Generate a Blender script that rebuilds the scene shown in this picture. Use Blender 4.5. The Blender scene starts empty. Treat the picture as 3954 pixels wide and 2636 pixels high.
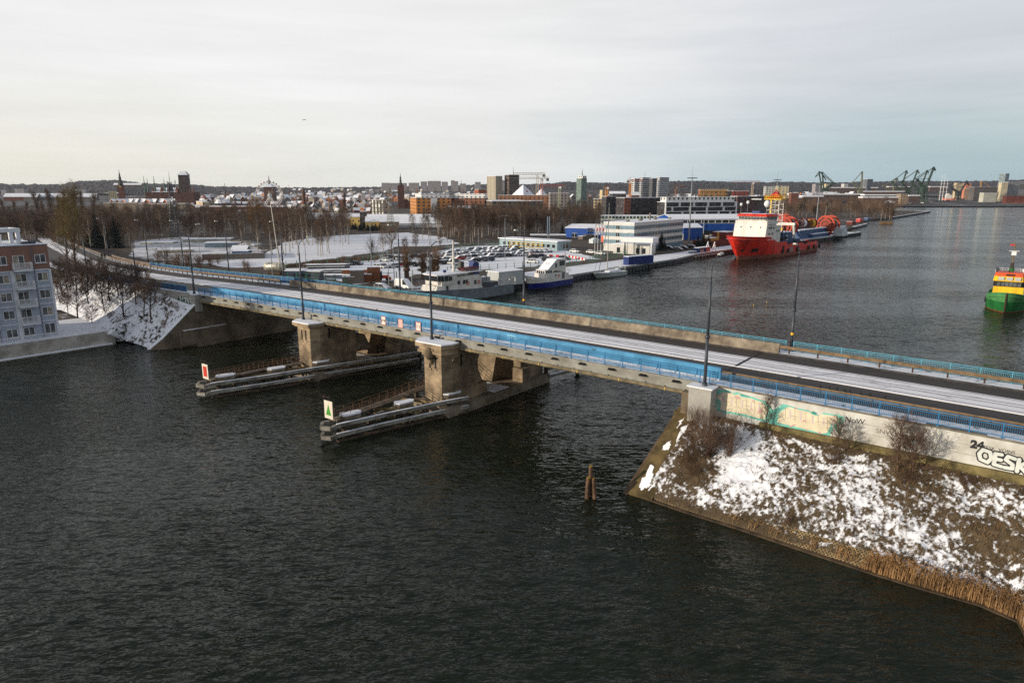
import bpy, math, random
from mathutils import Vector, Matrix, noise
R=math.radians
sc=bpy.context.scene
# ---------------- camera, sky, sun, exposure
CH=26.0; FP=2636.0; PI_=R(12.4); sp,cp=math.sin(PI_),math.cos(PI_)
cam=bpy.data.cameras.new('camera'); co=bpy.data.objects.new('camera',cam); sc.collection.objects.link(co)
co.location=(0,0,CH); co.rotation_euler=(R(90)-PI_,0,0); cam.lens=24.0; cam.sensor_width=36; cam.clip_end=20000; cam.clip_start=.5
sc.camera=co
SUN_AZ=(-.95,-.30); SUN_EL=R(12)
sl=bpy.data.lights.new('sun','SUN'); sl.energy=4.6; sl.angle=R(.9); sl.color=(1,.87,.69)
so=bpy.data.objects.new('sun',sl); sc.collection.objects.link(so)
_l=math.hypot(*SUN_AZ); SD=Vector((SUN_AZ[0]/_l*math.cos(SUN_EL),SUN_AZ[1]/_l*math.cos(SUN_EL),math.sin(SUN_EL)))
so.rotation_euler=SD.to_track_quat('Z','Y').to_euler()
w=bpy.data.worlds.new('World'); sc.world=w; w.use_nodes=True
nt=w.node_tree; N=nt.nodes; L=nt.links
bg=N['Background']; bg.inputs['Strength'].default_value=.1
sky=N.new('ShaderNodeTexSky'); sky.sky_type='NISHITA'; sky.sun_disc=False; sky.sun_elevation=SUN_EL
sky.sun_rotation=math.atan2(SD.x,SD.y)%(2*math.pi); sky.air_density=1.2; sky.dust_density=1.5
def nd(nt,t,**k):
    n=nt.nodes.new(t)
    for a,v in k.items():
        if a in n.inputs.keys(): n.inputs[a].default_value=v
        else: setattr(n,a,v)
    return n
def mth(nt,op,a,b=None,c=None,clamp=False):
    n=nt.nodes.new('ShaderNodeMath'); n.operation=op; n.use_clamp=clamp
    for i,x in enumerate((a,b,c)):
        if x is None: continue
        if isinstance(x,(int,float)): n.inputs[i].default_value=x
        else: nt.links.new(x,n.inputs[i])
    return n.outputs[0]
def mixc(nt,f,a,b):
    n=nt.nodes.new('ShaderNodeMix'); n.data_type='RGBA'
    for i,x in ((0,f),(6,a),(7,b)):
        if isinstance(x,(int,float)): n.inputs[i].default_value=x
        elif isinstance(x,tuple): n.inputs[i].default_value=x if len(x)==4 else (*x,1)
        else: nt.links.new(x,n.inputs[i])
    return n.outputs[2]
def smooth(nt,x,a,b):
    n=nt.nodes.new('ShaderNodeMapRange'); n.interpolation_type='SMOOTHSTEP'
    nt.links.new(x,n.inputs[0]); n.inputs[1].default_value=a; n.inputs[2].default_value=b
    return n.outputs[0]
tc=N.new('ShaderNodeTexCoord'); sx=N.new('ShaderNodeSeparateXYZ'); L.new(tc.outputs['Generated'],sx.inputs[0])
dx,dy,dz=sx.outputs
mp=nd(nt,'ShaderNodeMapping'); L.new(tc.outputs['Generated'],mp.inputs[0]); mp.inputs['Scale'].default_value=(1.6,1.0,9.0); mp.inputs['Rotation'].default_value=(0,R(7),R(20))
nz=nd(nt,'ShaderNodeTexNoise',Scale=1.6,Detail=6,Roughness=.55); L.new(mp.outputs[0],nz.inputs[0])
mp2=nd(nt,'ShaderNodeMapping'); L.new(tc.outputs['Generated'],mp2.inputs[0]); mp2.inputs['Scale'].default_value=(2.2,1.0,24.0); mp2.inputs['Rotation'].default_value=(0,R(5),0)
nz2=nd(nt,'ShaderNodeTexNoise',Scale=1.1,Detail=5,Roughness=.6); L.new(mp2.outputs[0],nz2.inputs[0])
xw=mth(nt,'ADD',dx,mth(nt,'MULTIPLY',mth(nt,'SUBTRACT',nz.outputs[0],.5),.45))
hor=mixc(nt,smooth(nt,xw,-.75,.12),(8.6,8.3,7.1),(8.2,8.3,8.1))
hor=mixc(nt,smooth(nt,xw,-.02,.45),hor,(4.5,6.0,6.6))
mid=mixc(nt,smooth(nt,xw,-.5,.12),(8.7,8.75,8.7),(8.65,8.68,8.65))
mid=mixc(nt,smooth(nt,xw,.0,.5),mid,(7.0,7.25,7.75))
dome=mixc(nt,smooth(nt,dx,-.6,.6),(4.3,4.5,5.0),(3.0,3.3,4.0))
cl=mixc(nt,smooth(nt,mth(nt,'ADD',dz,mth(nt,'MULTIPLY',mth(nt,'SUBTRACT',nz2.outputs[0],.5),.10)),.0,.17),hor,mid)
cl=mixc(nt,smooth(nt,dz,.27,.62),cl,dome)
br=mth(nt,'ADD',mth(nt,'MULTIPLY',mth(nt,'SUBTRACT',nz2.outputs[0],.5),.28),1.0)
vm=N.new('ShaderNodeVectorMath'); vm.operation='SCALE'; L.new(cl,vm.inputs[0]); L.new(br,vm.inputs['Scale'])
thin=mth(nt,'SUBTRACT',1.0,mth(nt,'MULTIPLY',smooth(nt,xw,.0,.6),.12))
fin=mixc(nt,thin,sky.outputs[0],vm.outputs[0])
L.new(fin,bg.inputs[0])
sc.view_settings.view_transform='Standard'; sc.view_settings.look='None'; sc.view_settings.exposure=0; sc.view_settings.gamma=1; sc.view_settings.use_curve_mapping=False
sc.cycles.use_denoising=False; sc.cycles.sample_clamp_indirect=4; sc.cycles.max_bounces=6; sc.cycles.diffuse_bounces=3; sc.cycles.glossy_bounces=3; sc.cycles.transparent_max_bounces=8; sc.cycles.volume_bounces=0
# ---------------- unprojection: a photo pixel (3954 wide) to the world point at height z, distance Y, or bridge plane n
def P(x,y,z=2.0):
    v=(y-1318)/FP; s=(CH-z)/(sp+cp*v); return Vector(((x-1977)/FP*s,(cp-sp*v)*s,z))
def PD(x,y,Y):
    v=(y-1318)/FP; s=Y/(cp-sp*v); return Vector(((x-1977)/FP*s,Y,CH-s*(sp+cp*v)))
def K(ox,oy,a,b,k=.3406): return (ox+a*k,oy+b*k)
C1=lambda a,b:K(0,580,a,b); C2=lambda a,b:K(700,580,a,b); C3=lambda a,b:K(1400,580,a,b)
C4=lambda a,b:K(2100,580,a,b); C5=lambda a,b:K(2700,580,a,b); C6=lambda a,b:K(3154,580,a,b); D1=lambda a,b:K(0,860,a,b)
B3=lambda a,b:K(1400,1000,a,b,.4254); B4=lambda a,b:K(2200,1000,a,b,.4254); B5=lambda a,b:K(2954,1400,a,b,.4254)
BANG=R(-38.2); BO=Vector((-6.61,79.03,0)); BU=Vector((math.cos(BANG),math.sin(BANG),0)); BN=Vector((-BU.y,BU.x,0))
def U(u,n,z=0.): return BO+BU*u+BN*n+Vector((0,0,z))
def un(p): d=Vector((p.x,p.y,0))-BO; return d.dot(BU),d.dot(BN)
def wallpt(x,y,n0):
    "photo pixel on the bridge plane n=n0 -> (u,z)"
    v=(y-1318)/FP; d=Vector(((x-1977)/FP,cp-sp*v,-(sp+cp*v))); c=Vector((0,0,CH))
    s=(n0-(Vector((0,0,0))-BO).dot(BN))/d.dot(BN); p=c+d*s; return un(p)[0],p.z
# ---------------- mesh builder
class MB:
    def __init__(s): s.v=[];s.f=[];s.m=[];s.c=0
    def add(s,vs,fs):
        b=len(s.v); s.v.extend(vs); s.f.extend(tuple(i+b for i in f) for f in fs); s.m.extend([s.c]*len(fs)); return s
    def box(s,x0,x1,y0,y1,z0,z1):
        return s.add([(x0,y0,z0),(x1,y0,z0),(x1,y1,z0),(x0,y1,z0),(x0,y0,z1),(x1,y0,z1),(x1,y1,z1),(x0,y1,z1)],
            [(0,3,2,1),(4,5,6,7),(0,1,5,4),(1,2,6,5),(2,3,7,6),(3,0,4,7)])
    def hexa(s,p): return s.add(p,[(0,3,2,1),(4,5,6,7),(0,1,5,4),(1,2,6,5),(2,3,7,6),(3,0,4,7)])
    def prism(s,pts,z0,z1,top=None):
        n=len(pts); top=top or pts
        return s.add([(*p[:2],z0) for p in pts]+[(*p[:2],z1) for p in top],[tuple(range(n))[::-1],tuple(range(n,2*n))]+[(i,(i+1)%n,n+(i+1)%n,n+i) for i in range(n)])
    def xz(s,pts,y0,y1,ins=None):
        n=len(pts); b=ins or pts
        return s.add([(p[0],y0,p[1]) for p in pts]+[(p[0],y1,p[1]) for p in b],[tuple(range(n)),tuple(range(n,2*n))[::-1]]+[((i+1)%n,i,n+i,n+(i+1)%n) for i in range(n)])
    def yz(s,pts,x0,x1):
        n=len(pts)
        return s.add([(x0,p[0],p[1]) for p in pts]+[(x1,p[0],p[1]) for p in pts],[tuple(range(n))[::-1],tuple(range(n,2*n))]+[(i,(i+1)%n,n+(i+1)%n,n+i) for i in range(n)])
    def tube(s,a,b,r0,r1=None,n=6,cap=True):
        a=Vector(a);b=Vector(b); r1=r0 if r1 is None else r1; d=b-a
        if d.length<1e-6: return s
        d.normalize(); t=Vector((0,0,1)) if abs(d.z)<.95 else Vector((1,0,0)); x=d.cross(t).normalized(); y=d.cross(x)
        vs=[]
        for c,r in ((a,r0),(b,r1)):
            for i in range(n):
                q=2*math.pi*i/n; vs.append(tuple(c+x*(r*math.cos(q))+y*(r*math.sin(q))))
        fs=[(i,n+i,n+(i+1)%n,(i+1)%n) for i in range(n)]
        if cap and n>3: fs+=[tuple(range(n)),tuple(range(n,2*n))[::-1]]
        return s.add(vs,fs)
    def path(s,pts,r,n=6):
        for a,b in zip(pts,pts[1:]): s.tube(a,b,r,r,n)
        return s
    def beam(s,a,b,w,h,up=(0,0,1)):
        a=Vector(a);b=Vector(b); d=(b-a).normalized(); u=Vector(up)
        if abs(d.dot(u))>.98: u=Vector((1,0,0))
        x=d.cross(u).normalized(); y=x.cross(d); vs=[]
        for c in (a,b):
            for i,j in ((-1,-1),(1,-1),(1,1),(-1,1)): vs.append(tuple(c+x*(i*w/2)+y*(j*h/2)))
        return s.add(vs,[(0,1,2,3),(7,6,5,4),(0,4,5,1),(1,5,6,2),(2,6,7,3),(3,7,4,0)])
    def lathe(s,c,prof,n=12,axis='z',ring=False):
        vs=[];m=len(prof)
        for r,z in prof:
            for i in range(n):
                q=2*math.pi*i/n; a,b=r*math.cos(q),r*math.sin(q)
                vs.append((c[0]+a,c[1]+b,c[2]+z) if axis=='z' else ((c[0]+z,c[1]+a,c[2]+b) if axis=='x' else (c[0]+b,c[1]+z,c[2]+a)))
        fs=[(k*n+i,k*n+(i+1)%n,(k+1)*n+(i+1)%n,(k+1)*n+i) for k in range(m-1) for i in range(n)]
        if ring: fs+=[((m-1)*n+i,(m-1)*n+(i+1)%n,(i+1)%n,i) for i in range(n)]
        else: fs+=[tuple(range(n))[::-1],tuple(range((m-1)*n,m*n))]
        return s.add(vs,fs)
    def ball(s,c,r,n=10,m=6,sz=1,half=False):
        a0=0 if half else -math.pi/2
        return s.lathe(c,[(max(r*math.cos(a0+(math.pi/2-a0)*k/m),.001),r*sz*math.sin(a0+(math.pi/2-a0)*k/m)) for k in range(m+1)],n)
    def sheet(s,rows):
        n=len(rows[0]); return s.add([tuple(p) for r in rows for p in r],[(i*n+j,i*n+j+1,(i+1)*n+j+1,(i+1)*n+j) for i in range(len(rows)-1) for j in range(n-1)])
    def mesh(s,name,smooth_=False):
        me=bpy.data.meshes.new(name); me.from_pydata(s.v,[],s.f)
        if max(s.m,default=0)>0: me.polygons.foreach_set('material_index',s.m)
        if smooth_: me.polygons.foreach_set('use_smooth',[True]*len(me.polygons))
        me.update(); return me
    def build(s,name,mats,parent=None,smooth_=False,label=None):
        me=s.mesh(name,smooth_)
        for m in (mats if isinstance(mats,(list,tuple)) else [mats]): me.materials.append(m)
        o=bpy.data.objects.new(name,me); sc.collection.objects.link(o)
        if parent: o.parent=parent
        if label: o['label']=label
        return o
def place(name,me,mat=None,parent=None,loc=(0,0,0),rz=0,scale=None,rot=None):
    o=bpy.data.objects.new(name,me); sc.collection.objects.link(o); o.parent=parent; o.location=loc; o.rotation_euler=rot or (0,0,rz)
    if scale: o.scale=scale if isinstance(scale,(tuple,list)) else (scale,)*3
    if mat: o.material_slots[0].link='OBJECT'; o.material_slots[0].material=mat
    return o
def tag(o,label,cat,group=None):
    o['label']=label; o['category']=cat
    if group: o['group']=group
    return o
def thing(name,label,cat,loc=(0,0,0),rz=0,group=None):
    o=bpy.data.objects.new(name,None); sc.collection.objects.link(o); o.empty_display_size=.5; o.location=loc; o.rotation_euler=(0,0,rz)
    return tag(o,label,cat,group)
def struct(o,kind='structure'): o['kind']=kind; return o
def bthing(name,label,cat,group=None): return thing(name,label,cat,BO,BANG,group)   # things laid out in the bridge's own u, n, z
# ---------------- materials
def S(r,g,b): return tuple(((c/255/12.92) if c<=10 else ((c/255+.055)/1.055)**2.4) for c in (r,g,b))
MATS={}
def mat(name,col,rough=.7,var=.18,scale=1.5,bump=0.,metal=0.,spec=.3,snow=0,dirt=None,streak=False):
    if name in MATS: return MATS[name]
    m=bpy.data.materials.new(name); m.use_nodes=True; nt=m.node_tree; b=nt.nodes['Principled BSDF']
    b.inputs['Roughness'].default_value=rough; b.inputs['Metallic'].default_value=metal; b.inputs['Specular IOR Level'].default_value=spec
    tc=nd(nt,'ShaderNodeTexCoord'); c=(*col,1)
    vec=tc.outputs['Object']
    if streak:
        mp=nd(nt,'ShaderNodeMapping'); mp.inputs['Scale'].default_value=(1,1,.12); nt.links.new(vec,mp.inputs[0]); svec=mp.outputs[0]
    else: svec=vec
    if var or dirt:
        n1=nd(nt,'ShaderNodeTexNoise',Scale=scale,Detail=6,Roughness=.62); nt.links.new(svec,n1.inputs[0])
        f=smooth(nt,n1.outputs[0],.28,.72)
        d=dirt or tuple(x*(1-var*1.6) for x in col)
        out=mixc(nt,f,d,tuple(min(x*(1+var),.95) for x in col))
    else: out=c
    if snow:
        g=nd(nt,'ShaderNodeNewGeometry'); sz=nd(nt,'ShaderNodeSeparateXYZ'); nt.links.new(g.outputs['Normal'],sz.inputs[0])
        n2=nd(nt,'ShaderNodeTexNoise',Scale=scale*1.3,Detail=4); nt.links.new(vec,n2.inputs[0])
        f=smooth(nt,mth(nt,'ADD',sz.outputs[2],mth(nt,'MULTIPLY',mth(nt,'SUBTRACT',n2.outputs[0],.5),snow)),.5,.7)
        out=mixc(nt,f,out,(.78,.8,.85))
    if isinstance(out,tuple): b.inputs['Base Color'].default_value=out
    else: nt.links.new(out,b.inputs['Base Color'])
    if bump:
        n3=nd(nt,'ShaderNodeTexNoise',Scale=scale*5,Detail=5); nt.links.new(vec,n3.inputs[0])
        bp=nd(nt,'ShaderNodeBump',Strength=bump,Distance=.05); nt.links.new(n3.outputs[0],bp.inputs['Height']); nt.links.new(bp.outputs[0],b.inputs['Normal'])
    MATS[name]=m; return m
def facade(name,wall,win=(.03,.035,.04),px=3.0,pz=3.0,fx=.45,fz=.5,band=None,var=.12,roof=(.75,.77,.82),ox=0.,frame=None):
    "wall with a regular grid of windows, flat top under snow"
    if name in MATS: return MATS[name]
    m=bpy.data.materials.new(name); m.use_nodes=True; nt=m.node_tree; b=nt.nodes['Principled BSDF']
    tc=nd(nt,'ShaderNodeTexCoord'); s1=nd(nt,'ShaderNodeSeparateXYZ'); nt.links.new(tc.outputs['Object'],s1.inputs[0])
    s2=nd(nt,'ShaderNodeSeparateXYZ'); nt.links.new(tc.outputs['Normal'],s2.inputs[0])
    isx=mth(nt,'GREATER_THAN',mth(nt,'ABSOLUTE',s2.outputs[0]),.6)
    u=mth(nt,'ADD',mth(nt,'MULTIPLY',isx,s1.outputs[1]),mth(nt,'MULTIPLY',mth(nt,'SUBTRACT',1.,isx),s1.outputs[0]))
    fu=mth(nt,'FRACT',mth(nt,'ADD',mth(nt,'DIVIDE',u,px),100.+ox)); fv=mth(nt,'FRACT',mth(nt,'ADD',mth(nt,'DIVIDE',s1.outputs[2],pz),100.))
    def rng(x,w,c=.5): return mth(nt,'LESS_THAN',mth(nt,'ABSOLUTE',mth(nt,'SUBTRACT',x,c)),w/2)
    wm=mth(nt,'MULTIPLY',rng(fu,fx),rng(fv,fz,.55))
    side=mth(nt,'LESS_THAN',mth(nt,'ABSOLUTE',s2.outputs[2]),.5)
    wm=mth(nt,'MULTIPLY',wm,side)
    n1=nd(nt,'ShaderNodeTexNoise',Scale=.25,Detail=6,Roughness=.6); nt.links.new(tc.outputs['Object'],n1.inputs[0])
    c=mixc(nt,smooth(nt,n1.outputs[0],.3,.7),tuple(x*(1-var) for x in wall),tuple(x*(1+var) for x in wall))
    if band: c=mixc(nt,mth(nt,'MULTIPLY',rng(fv,.5,.55),side),c,band)
    wn=nd(nt,'ShaderNodeTexWhiteNoise'); wn.noise_dimensions='3D'
    cv=nd(nt,'ShaderNodeCombineXYZ'); nt.links.new(mth(nt,'FLOOR',mth(nt,'ADD',mth(nt,'DIVIDE',u,px),100.+ox)),cv.inputs[0]); nt.links.new(mth(nt,'FLOOR',mth(nt,'DIVIDE',s1.outputs[2],pz)),cv.inputs[1]); nt.links.new(isx,cv.inputs[2]); nt.links.new(cv.outputs[0],wn.inputs[0])
    wc=mixc(nt,wn.outputs[0],tuple(x*.5 for x in win),tuple(x*2.2 for x in win))
    if frame: c=mixc(nt,mth(nt,'MULTIPLY',mth(nt,'MULTIPLY',rng(fu,fx+.16),rng(fv,fz+.14,.55)),side),c,frame)
    c=mixc(nt,wm,c,wc)
    c=mixc(nt,mth(nt,'GREATER_THAN',s2.outputs[2],.5),c,roof)
    nt.links.new(c,b.inputs['Base Color']); nt.links.new(mth(nt,'SUBTRACT',.75,mth(nt,'MULTIPLY',wm,.5)),b.inputs['Roughness'])
    b.inputs['Specular IOR Level'].default_value=.3
    MATS[name]=m; return m
SNOW=mat('snow',(.78,.80,.85),.8,.05,.6,.25,spec=.2)
STEELD=mat('dark_steel',S(62,68,76),.45,.1,3,spec=.4)
CONC=mat('concrete',S(120,116,106),.85,.22,.7,.3,dirt=S(78,73,66))
OLDC=mat('old_concrete',S(132,122,106),.9,.3,.45,.8,dirt=S(78,68,55),streak=False)
ASPH=mat('asphalt',(.045,.042,.042),.75,.25,.4,.2,dirt=(.03,.028,.027))
GLASS=mat('window_glass',(.02,.025,.03),.08,0,spec=.6)
WHITE=mat('white_paint',(.72,.73,.74),.5,.06,1)
BLACK=mat('black_rubber',(.015,.015,.016),.7,.1,2)
RUST=mat('rusty_steel',S(78,58,46),.8,.35,2,.3,dirt=S(42,34,30))
BARK=mat('brown_bark',S(96,76,62),.9,.25,2)
TWIG=mat('brown_twigs',S(98,80,67),.9,.28,.05)
TWIGD=mat('dark_twigs',S(88,72,62),.9,.2,.3)
TWIGR=mat('reddish_twigs',S(102,78,62),.9,.2,.3)
BIRCH=mat('birch_bark',S(176,166,152),.8,.35,2.5,dirt=S(84,74,66))
def text_mesh(s,size,name='lettering',ext=.004,off=0.,space=1.):
    cu=bpy.data.curves.new(name,'FONT'); cu.body=s; cu.size=size; cu.extrude=ext; cu.offset=off; cu.align_x='CENTER'; cu.align_y='CENTER'; cu.space_character=space
    o=bpy.data.objects.new(name,cu); sc.collection.objects.link(o); dg=bpy.context.evaluated_depsgraph_get()
    me=bpy.data.meshes.new_from_object(o.evaluated_get(dg)); me.name=name
    bpy.data.objects.remove(o); bpy.data.curves.remove(cu)
    return me

def vary(m,lo=.72,hi=1.3,tint=(1.04,1.0,.94)):
    "each tree its own tone"
    nt=m.node_tree; b=nt.nodes['Principled BSDF']; src=b.inputs['Base Color'].links[0].from_socket; oi=nd(nt,'ShaderNodeObjectInfo'); vm=nt.nodes.new('ShaderNodeVectorMath'); vm.operation='MULTIPLY'
    nt.links.new(src,vm.inputs[0]); nt.links.new(mixc(nt,oi.outputs['Random'],tuple(lo*x for x in (.95,1,1.08)),tuple(hi*x for x in tint)),vm.inputs[1]); nt.links.new(vm.outputs[0],b.inputs['Base Color'])
for m_ in (TWIG,TWIGR,TWIGD,BARK): vary(m_)
GLASSR=mat('curtained_glass',S(92,96,98),.12,.5,.9,dirt=(.02,.022,.025),spec=.5)
# ================= setting: water, land, hills, road
def V3(x,y,z): return Vector((x,y,z))
def water_mat():
    m=bpy.data.materials.new('river_water'); m.use_nodes=True; nt=m.node_tree; b=nt.nodes['Principled BSDF']
    b.inputs['Roughness'].default_value=.09; b.inputs['IOR'].default_value=1.225; b.inputs['Specular Tint'].default_value=(.70,.90,1,1)
    tc=nd(nt,'ShaderNodeTexCoord'); o=tc.outputs['Object']
    bmp=nd(nt,'ShaderNodeMapping'); bmp.inputs['Rotation'].default_value=(0,0,R(-40)); bmp.inputs['Scale'].default_value=(.45,1,1); nt.links.new(o,bmp.inputs[0]); big=nd(nt,'ShaderNodeTexNoise',Scale=.03,Detail=4,Roughness=.55,Distortion=.6); nt.links.new(bmp.outputs[0],big.inputs[0])
    def wav(rot,sx,sy,scale,det,dist):
        mp=nd(nt,'ShaderNodeMapping'); mp.inputs['Rotation'].default_value=(0,0,R(rot)); mp.inputs['Scale'].default_value=(sx,sy,1); nt.links.new(o,mp.inputs[0])
        n=nd(nt,'ShaderNodeTexNoise',Scale=scale,Detail=det,Roughness=.55,Distortion=dist); nt.links.new(mp.outputs[0],n.inputs[0]); return n.outputs[0]
    a=wav(14,.5,1.,1.9,2,.5); c=wav(-22,.5,1.,.95,2,.5); d=wav(34,.6,1.,3.6,1,.3)
    # ripples die out in the lee patches
    amp=mth(nt,'ADD',.45,mth(nt,'MULTIPLY',smooth(nt,big.outputs[0],.36,.62),.6))
    # wave slopes taken straight from noise, so that far ripples keep their tilt instead of flattening out
    sl=None
    for rot,sx_,sc_,k in ((14,.5,1.6,.85),(-18,.45,.62,.65),(35,.6,3.0,.4)):
        mp=nd(nt,'ShaderNodeMapping'); mp.inputs['Rotation'].default_value=(0,0,R(rot)); mp.inputs['Scale'].default_value=(sx_,1,1); nt.links.new(o,mp.inputs[0])
        n=nd(nt,'ShaderNodeTexNoise',Scale=sc_,Detail=1,Roughness=.5); nt.links.new(mp.outputs[0],n.inputs[0])
        v=nt.nodes.new('ShaderNodeVectorMath'); v.operation='MULTIPLY_ADD'; nt.links.new(n.outputs['Color'],v.inputs[0]); v.inputs[1].default_value=(k*.75,k,0); v.inputs[2].default_value=(-k*.375,-k*.5,0)
        if sl is None: sl=v.outputs[0]
        else:
            q=nt.nodes.new('ShaderNodeVectorMath'); nt.links.new(sl,q.inputs[0]); nt.links.new(v.outputs[0],q.inputs[1]); sl=q.outputs[0]
    q=nt.nodes.new('ShaderNodeVectorMath'); q.operation='SCALE'; nt.links.new(sl,q.inputs[0]); nt.links.new(amp,q.inputs['Scale'])
    q2=nt.nodes.new('ShaderNodeVectorMath'); nt.links.new(q.outputs[0],q2.inputs[0]); q2.inputs[1].default_value=(0,0,1)
    q3=nt.nodes.new('ShaderNodeVectorMath'); q3.operation='NORMALIZE'; nt.links.new(q2.outputs[0],q3.inputs[0])
    h=mth(nt,'ADD',mth(nt,'ADD',a,mth(nt,'MULTIPLY',c,.8)),mth(nt,'MULTIPLY',d,.3))
    bp=nd(nt,'ShaderNodeBump',Distance=.26); nt.links.new(mth(nt,'MULTIPLY',h,amp),bp.inputs['Height']); bp.inputs['Strength'].default_value=.8; nt.links.new(q3.outputs[0],bp.inputs['Normal'])
    nt.links.new(bp.outputs[0],b.inputs['Normal'])
    col=mixc(nt,smooth(nt,big.outputs[0],.3,.7),(.0100,.0128,.0076),(.0140,.0165,.0100)); nt.links.new(col,b.inputs['Base Color'])
    b.inputs['Specular IOR Level'].default_value=.5
    return m
wb=MB(); wb.add([(-3000,-600,0),(4200,-600,0),(4200,3200,0),(-3000,3200,0)],[(0,1,2,3)]); struct(wb.build('water',water_mat()))
def ground_mat(name,snowamt=.5,veg=(.055,.042,.030),sc_=.05,fine=1.2,tracks=None):
    m=bpy.data.materials.new(name); m.use_nodes=True; nt=m.node_tree; b=nt.nodes['Principled BSDF']; b.inputs['Roughness'].default_value=.85; b.inputs['Specular IOR Level'].default_value=.2
    tc=nd(nt,'ShaderNodeTexCoord'); o=tc.outputs['Object']
    n1=nd(nt,'ShaderNodeTexNoise',Scale=sc_,Detail=8,Roughness=.7); nt.links.new(o,n1.inputs[0])
    n2=nd(nt,'ShaderNodeTexNoise',Scale=fine,Detail=6,Roughness=.7); nt.links.new(o,n2.inputs[0])
    n3=nd(nt,'ShaderNodeTexNoise',Scale=fine*.3,Detail=5); nt.links.new(o,n3.inputs[0])
    f=mth(nt,'ADD',mth(nt,'MULTIPLY',n1.outputs[0],.6),mth(nt,'MULTIPLY',n2.outputs[0],.4))
    if tracks:
        mp=nd(nt,'ShaderNodeMapping'); mp.inputs['Rotation'].default_value=(0,0,R(tracks)); mp.inputs['Scale'].default_value=(.06,1.,1); nt.links.new(o,mp.inputs[0])
        n4=nd(nt,'ShaderNodeTexNoise',Scale=.9,Detail=4); nt.links.new(mp.outputs[0],n4.inputs[0]); f=mth(nt,'ADD',mth(nt,'MULTIPLY',f,.45),mth(nt,'MULTIPLY',n4.outputs[0],.55))
    t=.5+(.5-snowamt)*.5
    vc=mixc(nt,smooth(nt,n3.outputs[0],.3,.7),tuple(x*.7 for x in veg),tuple(x*1.35 for x in veg))
    nt.links.new(mixc(nt,smooth(nt,f,t-.05,t+.06),vc,(.74,.76,.81)),b.inputs['Base Color'])
    bp=nd(nt,'ShaderNodeBump',Strength=.5,Distance=.15); nt.links.new(f,bp.inputs['Height']); nt.links.new(bp.outputs[0],b.inputs['Normal'])
    MATS[name]=m; return m
GM=ground_mat('wintry_ground',.30,(.066,.050,.038),.07)
def poly(name,pts,z,m,kind='structure'):
    b=MB(); n=len(pts); b.add([(p[0],p[1],z) for p in pts]+[(p[0],p[1],-1.5) for p in pts],[tuple(range(n))]+[((i+1)%n,i,n+i,n+(i+1)%n) for i in range(n)])
    return struct(b.build(name,m),kind)
quay=[U(-62.3,6),U(-60.3,19),V3(-44.5,136.5,0),V3(18.7,202.8,0),V3(59.3,250,0),V3(71.8,269,0),V3(100,300,0),V3(164.9,367.4,0),V3(211.3,418,0),V3(203,426,0),V3(238,481,0),V3(271,528,0),V3(268,540,0),V3(305,600,0),V3(363.8,662,0),V3(520,864,0),V3(510,878,0),V3(470,905,0),P(3494,796,0),P(3561,789,0),P(3600,780,0),P(3658,776,0),P(3879,778,0),P(3885,789,0),P(3960,792,0)]
land=[V3(-6500,-500,0),V3(-400,-60,0),V3(-140,30,0),V3(-97,90,0),V3(-86,105,0),V3(-78,117,0),V3(-72,122,0)]+quay+[V3(2400,1400,0),V3(7000,1700,0),V3(7000,9000,0),V3(-6500,9000,0)]
poly('ground',land,1.9,GM)
def strip_mesh(pts,z): b=MB(); b.add([(p[0],p[1],z) for p in pts],[tuple(range(len(pts)))]); return b
# rising terrain and the wooded hills
def gz(X,Y):
    y0=1150 if X<250 else (1150+(X-250)*1.6 if X<700 else 1870)
    c=min(1,max(0,(X+700)/300))*min(1,max(0,(700-X)/300))
    return 1.6+max(0,Y-y0)*(.010+.0115*c)
b=MB(); rows=[]
for j in range(26):
    Y=1150+j*60.; rows.append([(X+noise.noise((X*.01,Y*.01,3))*12,Y,gz(X,Y)+noise.noise((X*.006,Y*.006,0))*min(3,max(0,gz(X,Y)-1.6))) for X in range(-3000,4200,60)])
b.sheet(rows); struct(b.build('terrain',ground_mat('far_ground',.33,(.05,.045,.045),.012,.12),smooth_=True))
SIL=[(-900,704),(0,699),(136,709),(324,709),(381,697),(528,692),(579,699),(647,706),(800,709),(870,717),(1006,719),(1177,722),(1400,720),(1600,717),(1740,716),(1860,709),(2013,709),(2125,706),(2161,699),(2304,703),(2423,704),(2587,696),(2679,696),(2800,700),(2904,701),(2959,699),(3143,703),(3300,699),(3500,697),(3700,697),(3801,692),(3954,691),(4700,693)]
def sil(x):
    for (a,ya),(c,yc) in zip(SIL,SIL[1:]):
        if a<=x<=c: return ya+(yc-ya)*(x-a)/(c-a)
    return 700
def hill(name,lab,xs,Y0,Y1,drop0,lift,amp,m,seed):
    b=MB(); rows=[]; nr=14; rnd=random.Random(seed)
    for j in range(nr+3):
        t=min(j/nr,1); row=[]
        for x in xs:
            Y=Y0+(Y1-Y0)*t+(j-nr)*60*(j>nr); zt=PD(x,sil(x)+lift+2.5,Y1).z; z0=PD(x,sil(x)+drop0,Y0).z
            X=(x-1977)/FP*Y*1.0267
            e=t**.75 if j<=nr else 1-.5*(j-nr)
            z=z0+(zt-z0)*e
            z+=amp*.7*(noise.noise((X*.03,Y*.03,seed))*.9+rnd.uniform(-.35,.35))*(1 if j>0 else 0)-(3 if j==0 else 0)
            row.append((X+rnd.uniform(-2,2),Y,z))
        rows.append(row)
    b.sheet(rows); o=struct(b.build(name,m)); return o
FOREST=mat('hill_forest',(.050,.043,.046),.95,.3,.05,.6)
rng_=lambda a,c,s:[a+s*i for i in range(int((c-a)/s)+1)]
hill('hills','',rng_(-900,4700,5),2650,3500,46,0,7.5,FOREST,1)
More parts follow.
